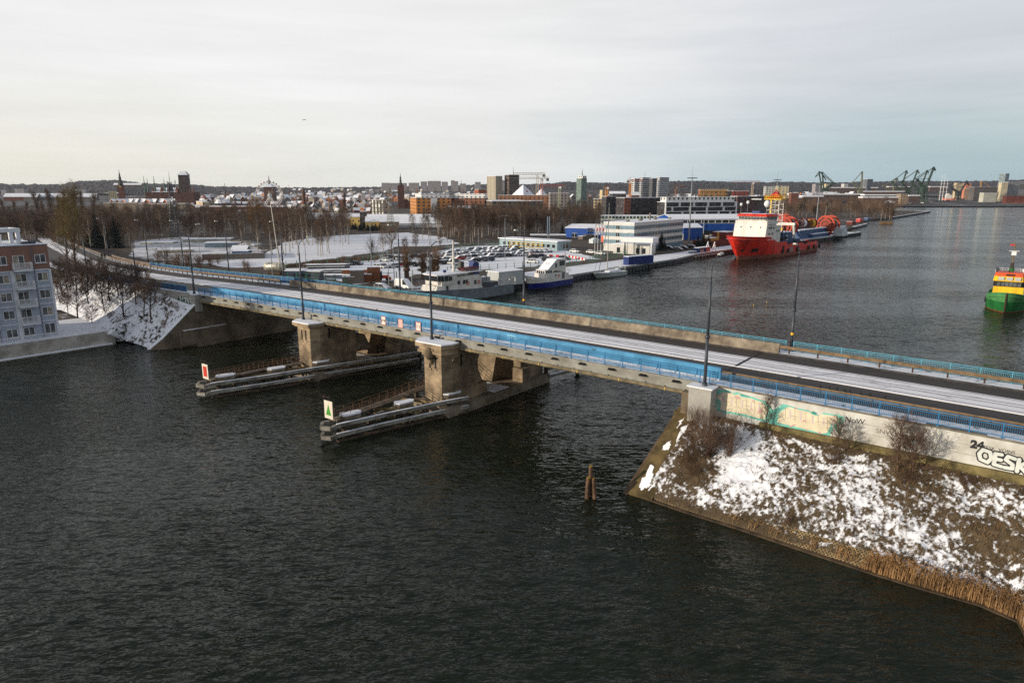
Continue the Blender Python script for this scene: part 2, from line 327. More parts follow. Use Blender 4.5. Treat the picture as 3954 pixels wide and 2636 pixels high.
hill('hills','',rng_(2090,3960,6),2350,2700,48,9,6,FOREST,4)
hill('hills','',rng_(-700,800,6),2250,2600,48,7,6,FOREST,7)
# ---- the road: centre line in the bridge frame
CTRL=[(80,8.85),(40,8.85),(0,8.85),(-40,8.85),(-72,8.85),(-110,10.4),(-155,17.5),(-222,34.8),(-275,48),(-335,64)]
def zr(u):
    return 9.15-.00011*(u+5)**2 if u>-60 else max(3.2,8.82-.0225*(-60-u)) if u>-240 else max(3.2,4.77-.012*(-240-u))
CL=[]
for i in range(1,len(CTRL)-2):
    p0,p1,p2,p3=[Vector(c) for c in CTRL[i-1:i+3]]
    for k in range(8):
        t=k/8; CL.append(.5*((2*p1)+(p2-p0)*t+(2*p0-5*p1+4*p2-p3)*t*t+(3*p1-p0-3*p2+p3)*t**3))
CL=[Vector((80,8.85))]+[Vector((60,8.85))]+CL+[Vector((-275,48)),Vector((-335,64))]
def RP(i,off,dz):
    a=CL[max(i-1,0)];c=CL[min(i+1,len(CL)-1)]; d=(a-c).normalized(); n=Vector((-d.y,d.x)); q=CL[i]+n*off
    return (q.x,q.y,zr(CL[i].x)+dz)
def sweep(b,o0,o1,dz0,dz1=None,i0=0,i1=None):
    dz1=dz0 if dz1 is None else dz1; b.sheet([[RP(i,o0,dz0) for i in range(i0,(i1 or len(CL)))][::1],[RP(i,o1,dz1) for i in range(i0,(i1 or len(CL)))]]); return b
def bstruct(b,name,m):
    o=b.build(name,m); o.location=BO; o.rotation_euler=(0,0,BANG); return struct(o)
def road_mat():
    m=bpy.data.materials.new('wet_asphalt'); m.use_nodes=True; nt=m.node_tree; b=nt.nodes['Principled BSDF']
    tc=nd(nt,'ShaderNodeTexCoord'); o=tc.outputs['Object']
    mp=nd(nt,'ShaderNodeMapping'); mp.inputs['Scale'].default_value=(.05,1.6,1); nt.links.new(o,mp.inputs[0])
    n1=nd(nt,'ShaderNodeTexNoise',Scale=1.1,Detail=6,Roughness=.6); nt.links.new(mp.outputs[0],n1.inputs[0])
    n2=nd(nt,'ShaderNodeTexNoise',Scale=6,Detail=4); nt.links.new(o,n2.inputs[0])
    c=mixc(nt,smooth(nt,n1.outputs[0],.3,.7),(.026,.022,.021),(.052,.045,.041)); c=mixc(nt,mth(nt,'MULTIPLY',n2.outputs[0],.25),c,(.08,.072,.068))
    nt.links.new(c,b.inputs['Base Color']); nt.links.new(mth(nt,'ADD',.42,mth(nt,'MULTIPLY',n1.outputs[0],.45)),b.inputs['Roughness']); b.inputs['Specular IOR Level'].default_value=.25
    bp=nd(nt,'ShaderNodeBump',Strength=.3,Distance=.02); nt.links.new(n2.outputs[0],bp.inputs['Height']); nt.links.new(bp.outputs[0],b.inputs['Normal']); return m
def tram_mat():
    m=bpy.data.materials.new('snowy_track_bed'); m.use_nodes=True; nt=m.node_tree; b=nt.nodes['Principled BSDF']; b.inputs['Roughness'].default_value=.85; b.inputs['Specular IOR Level'].default_value=.2
    tc=nd(nt,'ShaderNodeTexCoord'); o=tc.outputs['Object']
    mp=nd(nt,'ShaderNodeMapping'); mp.inputs['Scale'].default_value=(.22,1.4,1); nt.links.new(o,mp.inputs[0])
    n1=nd(nt,'ShaderNodeTexNoise',Scale=2.2,Detail=8,Roughness=.75); nt.links.new(mp.outputs[0],n1.inputs[0])
    n2=nd(nt,'ShaderNodeTexNoise',Scale=.12,Detail=3); nt.links.new(o,n2.inputs[0])
    f=mth(nt,'ADD',n1.outputs[0],mth(nt,'MULTIPLY',mth(nt,'SUBTRACT',n2.outputs[0],.5),.25))
    nt.links.new(mixc(nt,smooth(nt,f,.32,.46),(.16,.145,.135),(.80,.80,.83)),b.inputs['Base Color'])
    bp=nd(nt,'ShaderNodeBump',Strength=.5,Distance=.06); nt.links.new(n1.outputs[0],bp.inputs['Height']); nt.links.new(bp.outputs[0],b.inputs['Normal']); return m
RM=road_mat()
b=MB(); sweep(b,-7.2,-1.2,-.10); sweep(b,3.4,7.0,-.10); bstruct(b,'road',RM)
b=MB(); sweep(b,-1.2,3.4,-.04); sweep(b,-1.2,-1.2,-.1,-.04); sweep(b,3.4,3.4,-.04,-.1); bstruct(b,'tram_track_bed',tram_mat())
b=MB()
for o in (-.62,.84,1.62,3.06):
    sweep(b,o-.07,o+.07,-.032)
bstruct(b,'tram_rails',mat('track_rail',(.035,.028,.024),.5,.2,3))
DIRTS=mat('dirty_slush',(.10,.085,.075),.9,.5,1.2,.5,dirt=(.04,.034,.03))
b=MB(); sweep(b,6.55,7.0,-.094,-.03); sweep(b,-7.2,-6.9,-.06,-.094); sweep(b,-1.45,-1.2,-.094); sweep(b,3.4,3.65,-.094); bstruct(b,'road_edge_slush',DIRTS)
b=MB()
for u in (-59.9,30.6):
    for n0,n1,dz in ((1.65,7.6,-.094),(12.3,15.8,-.094),(7.68,12.2,-.034)): b.add([(u,n0,zr(u)+dz),(u+.32,n0,zr(u)+dz),(u+.32,n1,zr(u)+dz),(u,n1,zr(u)+dz)],[(0,1,2,3)])
bstruct(b,'expansion_joint',BLACK)
WALKS=ground_mat('trodden_snow',.66,(.10,.09,.085),.5,2.2)
b=MB(); sweep(b,-8.95,-7.2,0); sweep(b,7.0,8.95,0); bstruct(b,'pavement',WALKS)
# left approach: body of the embankment under the road (both sides slope down)
b=MB(); i0=[i for i,c in enumerate(CL) if c.x<-61][0]
rows=[]
for i in range(i0,len(CL)):
    r=[]
    for off,dz in ((-11,None),(-8.9,-.25),(8.9,-.25),(17,None)):
        p=RP(i,off,dz or 0); r.append((p[0],p[1],1.7 if dz is None else p[2]-.05))
    if i==i0: r=[(p[0]+.2,max(min(p[1],17),-1),p[2]) for p in r]
    rows.append(r)
b.sheet(rows); bstruct(b,'road_embankment',GM)
# sheets on the flat land
SF=ground_mat('clean_snow',.9,(.3,.28,.26),.03,.6)
def sheet(name,pp,z,m):
    q=[P(x,y,z) for x,y in pp]; out=[]
    for a,c in zip(q,q[1:]+q[:1]):
        n=max(1,int((c-a).length/2.5))
        for i in range(n): p=a.lerp(c,i/n); k=1.4 if n>2 else .3; out.append(p+V3(noise.noise(p*.25)*k*1.6+noise.noise(p*.9)*k*.7,noise.noise(p*.25+V3(9,9,0))*k*2+noise.noise(p*.9+V3(5,0,0))*k,0))
    return struct(strip_mesh(out,z).build(name,m))
sheet('snow_field',[C2(330,1300),C2(640,1330),C2(1150,1310),C2(1500,1250),C2(1900,1200),C2(2300,1140),C3(400,1090),C3(800,1090),C3(1090,1060),C3(900,980),C3(500,935),C2(2349,940),C2(1900,960),C2(1500,985),C2(1150,1050),C2(950,1180),C2(560,1250)],1.93,SF)
CPM=ground_mat('tracked_snow',.74,(.10,.092,.088),.08,1.2,tracks=35)
sheet('car_park',[C2(1450,1420),C2(1820,1280),C2(2330,1180),C3(700,1170),C3(1100,1095),C3(1650,1070),C3(2349,1140),C4(620,1230),C3(1700,1340),C3(800,1380),C3(300,1480),C2(2000,1520)],1.935,CPM)
sheet('shed_yard',[C1(1500,1215),C1(2349,1290),C2(250,1300),C2(900,1215),C2(930,1130),C2(760,1080),C2(400,1000),C2(0,980),C1(2000,990),C1(1500,1030)],1.925,ground_mat('yard_snow',.55,(.10,.085,.07),.1,.7,tracks=10))
QM=ground_mat('quay_snow',.78,(.12,.11,.105),.08,.8,tracks=50)
# ================= the bridge, its piers, fenders and signs (u along, n across, z up)
BLUEP=mat('blue_railing_paint',S(44,116,164),.5,.12,2)
BLUEW=mat('blue_wall_paint',S(76,142,182),.6,.14,.5,.15,dirt=S(52,114,152))
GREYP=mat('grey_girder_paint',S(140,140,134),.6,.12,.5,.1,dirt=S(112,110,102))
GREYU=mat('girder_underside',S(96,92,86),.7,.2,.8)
BARR=mat('barrier_concrete',S(140,130,114),.9,.25,.6,.3,dirt=S(88,78,68))
GUARD=mat('guard_rail_steel',S(120,100,76),.6,.2,1.5,.1,dirt=S(86,70,52))
A0,A1=-60.2,30.4
br=bthing('road_bridge','long low road bridge with grey girder and blue parapet crossing the dark river','bridge')
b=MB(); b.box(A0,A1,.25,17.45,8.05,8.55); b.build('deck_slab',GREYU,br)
def zcurve(fn,a,b_,step=3.):
    n=int(abs(b_-a)/step)+1; return [a+(b_-a)*i/n for i in range(n+1)]
def strip(b,n0,n1,d0,d1,us):
    "box of section n0..n1 by d0..d1 (relative to road level) following the hump of the deck"
    for a,c in zip(us,us[1:]):
        za,zc=zr(a),zr(c); b.hexa([(a,n0,za+d0),(c,n0,zc+d0),(c,n1,zc+d0),(a,n1,za+d0),(a,n0,za+d1),(c,n0,zc+d1),(c,n1,zc+d1),(a,n1,za+d1)])
    return b
us=zcurve(None,A0,A1)
for k,(n0,n1) in enumerate(((-.05,.22),(5.6,5.9),(11.8,12.1),(17.4,17.7))):
    b=MB(); strip(b,n0,n1,-1.05 if k in(0,3) else -1.6,-.12,us)
    if k==0:
        strip(b,-.30,-.05,-.20,-.012,us); strip(b,-.22,-.05,-1.1,-1.05,us)
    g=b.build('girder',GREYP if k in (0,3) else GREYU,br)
    if k==0:
        sb=MB(); sb.box(-.03,.03,-.22,0,-.30,0); sme=sb.mesh('stiffener'); sme.materials.append(GREYP)
        db=MB(); db.hexa([(-.35,-.34,-.10),(.35,-.34,-.10),(.35,0,0),(-.35,0,0),(-.35,-.34,-.04),(.35,-.34,-.04),(.35,0,.08),(-.35,0,.08)]); dme=db.mesh('drain_spout'); dme.materials.append(BLACK)
        for i in range(44):
            u=A0+1+i*2.05; place('stiffener',sme,None,g,(u,-.05,zr(u)-.98))
        for i in range(26):
            u=A0+2+i*3.45; place('drain_spout',dme,None,g,(u,-.06,zr(u)-.36))
b=MB(); b.path([(u,-.34,zr(u)-1.22) for u in us],.17,8)
pp=b.build('service_pipe',mat('pipe_lagging',S(120,108,84),.8,.3,1.5),br)
b=MB(); b.lathe((0,0,0),[(.2,-.05),(.2,.05)],8,'x'); cme=b.mesh('pipe_clamp'); cme.materials.append(mat('yellow_clamp',S(176,150,80),.6,.1,2))
for i in range(18): u=A0+4+i*4.9; place('pipe_clamp',cme,None,pp,(u,-.34,zr(u)-1.22))
us2=zcurve(None,A0+2,31.6)
b=MB(); strip(b,1.55,1.82,0,1.08,us2); strip(b,1.50,1.87,1.08,1.14,us2); bw=b.build('parapet_wall',BLUEW,br)
b=MB(); strip(b,1.40,1.55,0.004,.12,us2); b.build('parapet_kerb',mat('snowy_kerb',(.6,.61,.64),.85,.2,1),bw)
us3=zcurve(None,-57,32.4)
b=MB()
for a,c in zip(us3,us3[1:]):
    za,zc=zr(a),zr(c); b.hexa([(a,15.85,za-.1),(c,15.85,zc-.1),(c,16.35,zc-.1),(a,16.35,za-.1),(a,16.0,za+1.0),(c,16.0,zc+1.0),(c,16.25,zc+1.0),(a,16.25,za+1.0)])
b.build('crash_barrier_wall',BARR,br)
# clearance signs hung on the near railing
def sign_part(parent,u,body,kind):
    z=zr(u)+.52; b=MB(); b.box(u-.42,u+.42,-.16,-.12,z-.55,z+.6); s=b.build('clearance_sign',mat('sign_white',S(226,214,204),.5,.05,1),parent)
    b=MB()
    for x0,x1,z0,z1 in ((-.42,.42,.52,.6),(-.42,.42,-.55,-.47),(-.42,-.34,-.47,.52),(.34,.42,-.47,.52)): b.box(u+x0,u+x1,-.168,-.16,z+z0,z+z1)
    b.build('red_border',mat('sign_red',S(186,92,84),.5,.1,1),s)
    if body:
        t=text_mesh(body,.5); t.materials.append(BLACK); place('lettering',t,None,s,(u,-.172,z+.02),rot=(R(90),0,0))
        b=MB()
        if kind=='w':
            for q in (-1,1): b.prism([(u+q*.33,0),(u+q*.22,.0),(u+q*.33,.1)],0,0.001); 
        b2=MB()
        for q in ((-1,1) if kind=='w' else (0,)):
            tri=[(u+q*.33,-.171,z-.1),(u+q*.33,-.171,z+.14),(u+q*.2,-.171,z+.02)] if kind=='w' else [(u-.12,-.171,z+.5),(u+.12,-.171,z+.5),(u,-.171,z+.34)]
            b2.add(tri,[(0,1,2)])
        b2.build('arrow_mark',BLACK,s)
    else:
        b=MB()
        for x in (-.2,.0,.2): b.box(u+x-.035,u+x+.035,-.168,-.16,z-.45,z+.5)
        b.build('red_stripes',mat('sign_red',S(196,66,58)),s)
def railing(name,label,group,n,u0,u1,step,m,parent_is=None,bars=True,h=1.12,pts=None):
    t=bthing(name,label,'railing',group)
    k=max(1,round((u1-u0)/step)); st=(u1-u0)/k
    b=MB(); b.box(-.04,.04,-.04,.04,0,h+.02); b.box(-.09,.09,-.09,.09,-.05,.02); pm=b.mesh('railing_post'); pm.materials.append(m)
    b=MB()
    for z0,z1 in ((h-.06,h),(h-.22,h-.18),(.10,.14)): b.box(.04,st-.04,-.025,.025,z0,z1)
    if bars:
        q=int(st/.13)
        for i in range(1,q): x=st*i/q; b.box(x-.011,x+.011,-.012,.012,.14,h-.18)
    fm=b.mesh('railing_panel'); fm.materials.append(m)
    for i in range(k+1):
        u=u0+i*st; place('railing_post',pm,None,t,(u,n,zr(u)))
        if i<k:
            sl=(zr(u+st)-zr(u))/st; place('railing_panel',fm,None,t,(u,n,zr(u)),rot=(0,-math.atan(sl),0))
    return t
rn=railing('bridge_railing','blue barred railing along the walkway in front of the blue parapet','bridge railings',-.02,A0+.3,30.3,2.,BLUEP)
for u,s,kd in ((-12.6,'19','w'),(-9.4,None,''),(-6.2,'7.5','h')): sign_part(rn,u,s,kd)
railing('bridge_railing','blue barred railing on top of the graffiti wall','bridge railings',-.02,31.2,57,2.,BLUEP)
railing('bridge_railing','light blue railing behind the concrete crash barrier','bridge railings',17.65,-44,32.6,2.4,mat('pale_blue_railing',S(84,158,182),.5,.12,2))
railing('bridge_railing','light blue railing running from the barrier end past the tall lamp over open water','bridge railings',17.65,33.4,60,2.4,MATS['pale_blue_railing'])
# panelled blue screens on the left approach, far side and near side (follow the curving road)
def along(name,label,cat,off,i0,i1,build_bay,group=None):
    t=bthing(name,label,cat,group)
    for i in range(i0,i1): build_bay(t,Vector(RP(i,off,0)),Vector(RP(i+1,off,0)))
    return t
iL=[i for i,c in enumerate(CL) if c.x<-44][0]; iE=[i for i,c in enumerate(CL) if c.x<-122][0]; iZ=[i for i,c in enumerate(CL) if c.x<-170][0]
PANEL=mat('blue_panel',S(24,70,112),.45,.15,.6)
def panel_bay(t,a,c):
    d=c-a; k=max(1,round(d.length/2.2))
    for j in range(k):
        p=a+d*(j/k); q=a+d*((j+1)/k); b=MB(); b.beam(p+V3(0,0,.62),q+V3(0,0,.62),.03,.98); o=b.build('screen_panel',PANEL,t)
        b=MB(); b.beam(p,p+V3(0,0,1.25),.08,.08); b.beam(p+V3(0,0,1.2),q+V3(0,0,1.2),.07,.07); b.build('screen_post',MATS['pale_blue_railing'],t)
along('screen_fence','dark blue solid panel screen along the far footpath of the approach','fence',8.75,iL,iE,panel_bay)
iN=[i for i,c in enumerate(CL) if c.x<-61][0]; iM=[i for i,c in enumerate(CL) if c.x<-100][0]
along('screen_fence','dark blue panel screen on the near side above the tree-covered slope','fence',-8.85,iN,iM,panel_bay)
FENCEG=mat('grey_fence',S(104,92,84),.8,.2,1)
def mesh_bay(t,a,c):
    d=c-a; k=max(1,round(d.length/2.5))
    for j in range(k):
        p=a+d*(j/k); q=a+d*((j+1)/k); b=MB(); b.beam(p+V3(0,0,.55),q+V3(0,0,.55),.04,1.0); b.build('fence_panel',FENCEG,t)
along('approach_fence','dull grey board fence beside two walkers on the approach road','fence',8.75,iE,iZ,mesh_bay)
def guard(name,label,off,i0,i1,inner=1):
    t=bthing(name,label,'guard rail','guard rails beside the road')
    b=MB()
    for i in range(i0,i1):
        a=Vector(RP(i,off,.72));c=Vector(RP(i+1,off,.72)); b.beam(a,c,.14,.34)
    b.build('rail_beam',GUARD,t)
    pm=MB().box(-.07,.07,-.07,.07,-.1,.6).mesh('rail_post'); pm.materials.append(RUST)
    for i in range(i0,i1):
        a=Vector(RP(i,off+.12*inner,0));c=Vector(RP(i+1,off+.12*inner,0)); k=max(1,round((c-a).length/2.4))
        for j in range(k): place('rail_post',pm,None,t,a+(c-a)*(j/k))
iB=[i for i,c in enumerate(CL) if c.x<-57][0]
guard('guard_rail','brown steel guard rail on posts along the far lane of the curving approach',7.15,iB,len(CL)-3)
# straight right-hand ends
def guard2(label,n,u0,u1):
    t=bthing('guard_rail',label,'guard rail','guard rails beside the road'); b=MB(); strip(b,n-.07,n+.07,.52,.86,zcurve(None,u0,u1,4)); b.build('rail_beam',GUARD,t)
    pm=MB().box(-.07,.07,-.05,.09,-.12,.6).mesh('rail_post'); pm.materials.append(RUST); u=u0+1
    while u<u1: place('rail_post',pm,None,t,(u,n+.1,zr(u))); u+=2.9
guard2('brown steel guard rail beginning at the end of the concrete barrier',16.1,32.4,62)
guard2('brown guard rail beside the near lane behind the graffiti wall railing',1.75,31.6,62)
# ---- piers
PIER=mat('pier_stone',S(150,132,108),.9,.35,.45,.9,dirt=S(92,80,64))
def crs(m):
    nt=m.node_tree; b=nt.nodes['Principled BSDF']; tc=nt.nodes['Texture Coordinate']; mp=nd(nt,'ShaderNodeMapping'); mp.inputs['Scale'].default_value=(.35,.35,2.6); nt.links.new(tc.outputs['Object'],mp.inputs[0])
    n=nd(nt,'ShaderNodeTexNoise',Scale=1.1,Detail=6,Roughness=.7); nt.links.new(mp.outputs[0],n.inputs[0]); src=b.inputs['Base Color'].links[0].from_socket
    nt.links.new(mixc(nt,mth(nt,'MULTIPLY',smooth(nt,n.outputs[0],.45,.7),.6),src,S(92,78,64)),b.inputs['Base Color'])
crs(PIER)
def pier(label,du,dn,big):
    t=bthing('bridge_pier',label,'pier','stone piers under the bridge')
    f=lambda pts:[(u+du,n+dn) for u,n in pts]
    oct_=[(-3.3,-2.1),(-.5,-2.1),(.15,-.9),(.15,3.7),(-4.2,3.7),(-4.2,-1.2)]
    b=MB(); b.prism(f(oct_),.2,7.6 if big else 7.36)
    for zz in (2.6,):
        pass
    tw=b.build('pier_tower',PIER,t)
    b=MB()
    cap=lambda e,z0,z1:b.prism(f([(-3.5-e,-2.3-e),(-.3+e,-2.3-e),(.3+e,-1.2-e*.5),(.3+e,-.35),(-4.4-e,-.35),(-4.4-e,-1.2-e*.5)]),z0,z1)
    if big:
        cap(0,7.0,7.35); cap(.35,7.35,7.7); cap(.22,7.7,8.1); cap(.55,8.1,8.55)
    else: cap(.1,7.35,7.55); cap(.3,7.55,7.95)
    c=b.build('cornice',PIER,t)
    zt=8.55 if big else 7.95
    b=MB(); e=.5 if big else .28
    b.prism(f([(-3.5-e,-2.3-e),(-.3+e,-2.3-e),(.3+e,-1.2-e*.5),(.3+e,-.35),(-4.4-e,-.35),(-4.4-e,-1.2-e*.5)]),zt,zt+.14); b.build('snow_cap',SNOW,c)
    if big:
        b=MB(); b.ball((du-2.0,dn-2.55,7.35),.62,10,8,1.25); b.ball((du-2.0,dn-2.8,7.5),.38,8,6,1.2); b.ball((du-2.5,dn-2.4,7.8),.3,8,6); b.ball((du-1.5,dn-2.4,7.8),.3,8,6); b.tube((du-2,dn-2.4,6.7),(du-2,dn-2.25,5.9),.3,.08,8); b.build('carved_crest',PIER,t,True)
        b=MB(); b.hexa([(du+.15,dn-.2,6.2),(du+.6,dn-.2,6.9),(du+.6,dn-1.0,6.9),(du+.12,dn-1.0,6.2),(du+.15,dn-.2,7.3),(du+.6,dn-.2,7.3),(du+.6,dn-1.0,7.3),(du+.12,dn-1.0,7.3)]); b.build('corbel',PIER,t)
    SL=mat('slit_dark',(.012,.011,.01),.9,0)
    for q,(u0,n0) in enumerate(((-2.35,-2.1),(-1.45,-2.1))):
        b=MB(); b.box(du+u0-.14,du+u0+.14,dn+n0-.02,dn+n0+.1,5.5,6.9); w_=b.build('slit_window',SL,t)
        b=MB(); b.box(du+u0-.22,du+u0+.22,dn+n0-.08,dn+n0+.02,5.2,5.48); b.build('window_sill',PIER,w_)
    b=MB(); b.box(du+.14,du+.175,dn+.5,dn+.8,5.6,7.0); b.build('slit_window',SL,t)
    # pedestal running back under the deck, lower wall and the raked rear shafts
    b=MB(); b.prism(f([(-5.0,-2.6),(1.0,-2.6),(1.3,2),(1.3,17.6),(-6.3,17.6),(-6.3,8),(-5.4,2)]),-1.5,1.15); b.build('plinth',OLDC,t)
    b=MB(); b.prism(f([(-4.2,3.7),(.10,3.7),(.10,5.4),(-4.2,5.4)]),1.15,2.6)
    if big: b.yz([(dn+3.7,2.6),(dn+5.2,2.6),(dn+4.3,4.4),(dn+3.7,4.7)],du-3.4,du-.4)
    else: b.box(du-4.2,du-.1,dn+3.7,dn+5.6,2.6,7.3); b.yz([(dn+5.6,2.6),(dn+8.6,2.6),(dn+7.4,5.0),(dn+5.6,5.2)],du-4.2,du-.3)
    b.build('stepped_wall',PIER,t)
    b=MB(); b.hexa([(du-6.0,dn+9.6,1.15),(du-2.6,dn+9.6,1.15),(du-2.6,dn+14,1.15),(du-6.0,dn+14,1.15),(du-5.2,dn+12.0,7.95),(du-3.0,dn+12.0,7.95),(du-3.0,dn+14,7.95),(du-5.2,dn+14,7.95)]); b.build('raked_shaft',PIER,t)
    b=MB(); b.box(du-2.9,du+.3,dn+12.8,dn+17.2,1.15,7.95); b.box(du-.9,du+.25,dn+12.2,dn+12.8,1.15,7.9); b.build('rear_shaft',PIER,t)
    b=MB(); b.box(du-.6,du+1.05,dn+11.6,dn+13.4,1.15,3.0); b.build('bearing_block',PIER,t)
    b=MB(); b.box(du-4.8,du+.9,dn+5.9,dn+8.9,1.15,1.22); b.build('ledge_snow',SNOW,t)
    return t
pier('tall stone bridge pier with carved crest under the bridge behind the green triangle board',0,0,True)
pier('plainer stone bridge pier with two slits standing behind the red square board',-25.4,0,False)
# ---- fenders in front of and behind the piers
BEAM=mat('fender_concrete',S(138,136,128),.85,.3,.7,.4,dirt=S(88,82,74))
WOODD=mat('dark_wet_timber',S(74,62,48),.85,.35,1.2,.4,dirt=S(40,34,28))
def fender(label,near,far,sgn,walk,tail):
    "near / far: polylines (u,n) of the channel side and of the walkway side, from the pier out to the tip"
    t=bthing('pier_fender',label,'pier fender','guide fenders at the bridge piers')
    def rounded(z,w,h):
        pts=[(*p,z) for p in near]+[(near[-1][0]+.25*sgn,near[-1][1]-.9,z),((near[-1][0]+far[-1][0])/2,min(near[-1][1],far[-1][1])-1.35,z),(far[-1][0]-.25*sgn,far[-1][1]-.8,z)]+[(*p,z) for p in far[::-1][:2]]
        b=MB()
        for a,c in zip(pts,pts[1:]): b.beam(a,c,w,h)
        return b
    for z in (1.78,.72):
        o=rounded(z,.36,.38).build('fender_beam',BEAM,t); b=MB()
        for a,c in zip(near,near[1:]): b.beam((*a,z+.212),(*c,z+.212),.26,.045)
        b.build('beam_snow',SNOW,o)
    b=MB(); pts=[(*p,.05) for p in near]
    for a,c in zip(pts,pts[1:]): b.beam(a,c,.5,.3)
    b.build('timber_waling',WOODD,t)
    L_=sum(math.dist(a,c) for a,c in zip(near,near[1:]))
    def pos(pl,s):
        for a,c in zip(pl,pl[1:]):
            d=math.dist(a,c)
            if s<=d: return (a[0]+(c[0]-a[0])*s/d,a[1]+(c[1]-a[1])*s/d)
            s-=d
        return pl[-1]
    pm=MB().box(-.2,.2,-.2,.2,-1.5,2.0).mesh('pile'); pm.materials.append(WOODD)
    cm=MB().prism([(-1.1,-.45),(.9,-.55),(1.2,.1),(.8,.55),(-1.0,.45),(-1.3,0)],0,.42); cme=cm.mesh('pile_cap'); cme.materials.append(OLDC)
    sm=MB().prism([(-1.1,-.5),(.9,-.6),(1.25,.1),(.8,.6),(-1.0,.5),(-1.35,0)],.42,.58).mesh('cap_snow'); sm.materials.append(SNOW)
    dirn=math.atan2(near[-1][1]-near[0][1],near[-1][0]-near[0][0])
    for s in (L_-14.4,L_-9.5,L_-8.6,L_-4.6,L_-1.2):
        if s>L_: continue
        p=pos(near,s); q=(p[0]-.55*sgn,p[1]); place('pile',pm,None,t,(*q,0)); place('pile',pm,None,t,(q[0]-1.0*sgn,q[1]+.3,0))
    for s in (L_-15,L_-8.6,L_-2.0):
        p=pos(near,min(s,L_)); c=place('pile_cap',cme,None,t,(p[0]-1.0*sgn,p[1]+.3,2.0),rz=dirn); place('cap_snow',sm,None,c)
    Lf=sum(math.dist(a,c) for a,c in zip(far,far[1:]))
    for s in (2,6,10,14):
        p=pos(far,min(s,Lf)); place('pile',pm,None,t,(p[0]+.5*sgn,p[1],0))
    for s in (3.,7.5,11.5):
        a=pos(near,min(s,L_));c=pos(far,min(s+1.5,Lf)); b=MB(); b.beam((*a,1.5),(*c,1.6),.28,.3); b.build('cross_timber',mat('weathered_timber',S(132,112,82),.85,.3,1.5),t)
        a=pos(near,min(s+2.5,L_)); b=MB(); b.beam((*a,1.2),(*c,1.0),.2,.22); b.build('brace',WOODD,t)
    b=MB()
    wk=[(p[0]+.55*sgn,p[1]) for p in far]+walk
    for a,c in zip(far,far[1:]): b.beam((a[0]+.55*sgn,a[1],2.1),(c[0]+.55*sgn,c[1],2.1),1.15,.14)
    wo=b.build('walkway',mat('walkway_planks',S(112,102,90),.85,.3,1.6,.3,dirt=S(70,62,54)),t)
    for side in (0,1.15):
        pts=[(p[0]+side*sgn,p[1]) for p in far]; b=MB()
        for z in (2.45,2.8,3.15):
            for a,c in zip(pts,pts[1:]): b.tube((*a,z),(*c,z),.036,n=4)
        s=0
        while s<Lf: p=pos(pts,s); b.tube((*p,2.1),(*p,3.17),.045,n=4); s+=1.35
        b.build('handrail',mat('rusty_handrail',S(126,96,72),.8,.3,2,dirt=S(78,60,48)),t)
    # plain beams behind the pier
    for z in (1.9,.8):
        b=MB()
        for a,c in zip(tail,tail[1:]): b.beam((*a,z),(*c,z),.45,.4)
        o=b.build('fender_beam',BEAM,t); b=MB()
        for a,c in zip(tail,tail[1:]): b.beam((*a,z+.22),(*c,z+.22),.3,.04)
        b.build('beam_snow',SNOW,o)
    for a in tail:
        place('pile',pm,None,t,(a[0]-.5*sgn,a[1],0))
    return t
f1=fender('snow-dusted concrete fender with rusty walkway around the crested pier, green triangle board at its tip',[(1.35,.5),(.2,-3),(-1.7,-10.2),(-2.9,-15.6)],[(-5.9,.2),(-5.7,-2.5),(-5.2,-5.5),(-4.5,-15.2)],1,[],[(1.2,17.5),(2.2,24),(4.6,36)])
f2=fender('long fender with rusty walkway beside the plain pier, red square board at its tip',[(-20.4,13.5),(-22.4,5.9),(-24.3,-.7),(-26.5,-9.5),(-28.5,-15.6)],[(-28.9,2),(-28.8,-3.5),(-29.6,-8),(-30.3,-15.2)],1,[],[(-20.3,14),(-19.6,22),(-18.6,36)])
b=MB()
for a,c in zip([(-28.2,9),(-27.6,17),(-26.6,26)],[(-27.6,17),(-26.6,26),(-25.8,34)]): b.beam((*a,2.0),(*c,2.0),1.1,.14)
for z in (2.35,2.75,3.15): b.path([(-22.1,3,z),(-21.5,9,z),(-21.3,17,z)],.03,4)
for k in range(11): q=3+k*1.3; b.tube((-22.1+(q-3)*.07,q,1.2),(-22.1+(q-3)*.07,q,3.15),.035,n=4)
b.build('handrail',MATS['rusty_handrail'],f2)
b=MB()
for z in (2.2,2.6,3.0,3.4): b.path([(-6.0,5.5,z),(-5.7,10,z),(-5.6,17,z)],.03,4)
for k in range(9): q=5.5+k*1.3; b.tube((-5.9,q,1.2),(-5.9,q,3.4),.035,n=4)
b.build('handrail',MATS['rusty_handrail'],f1)
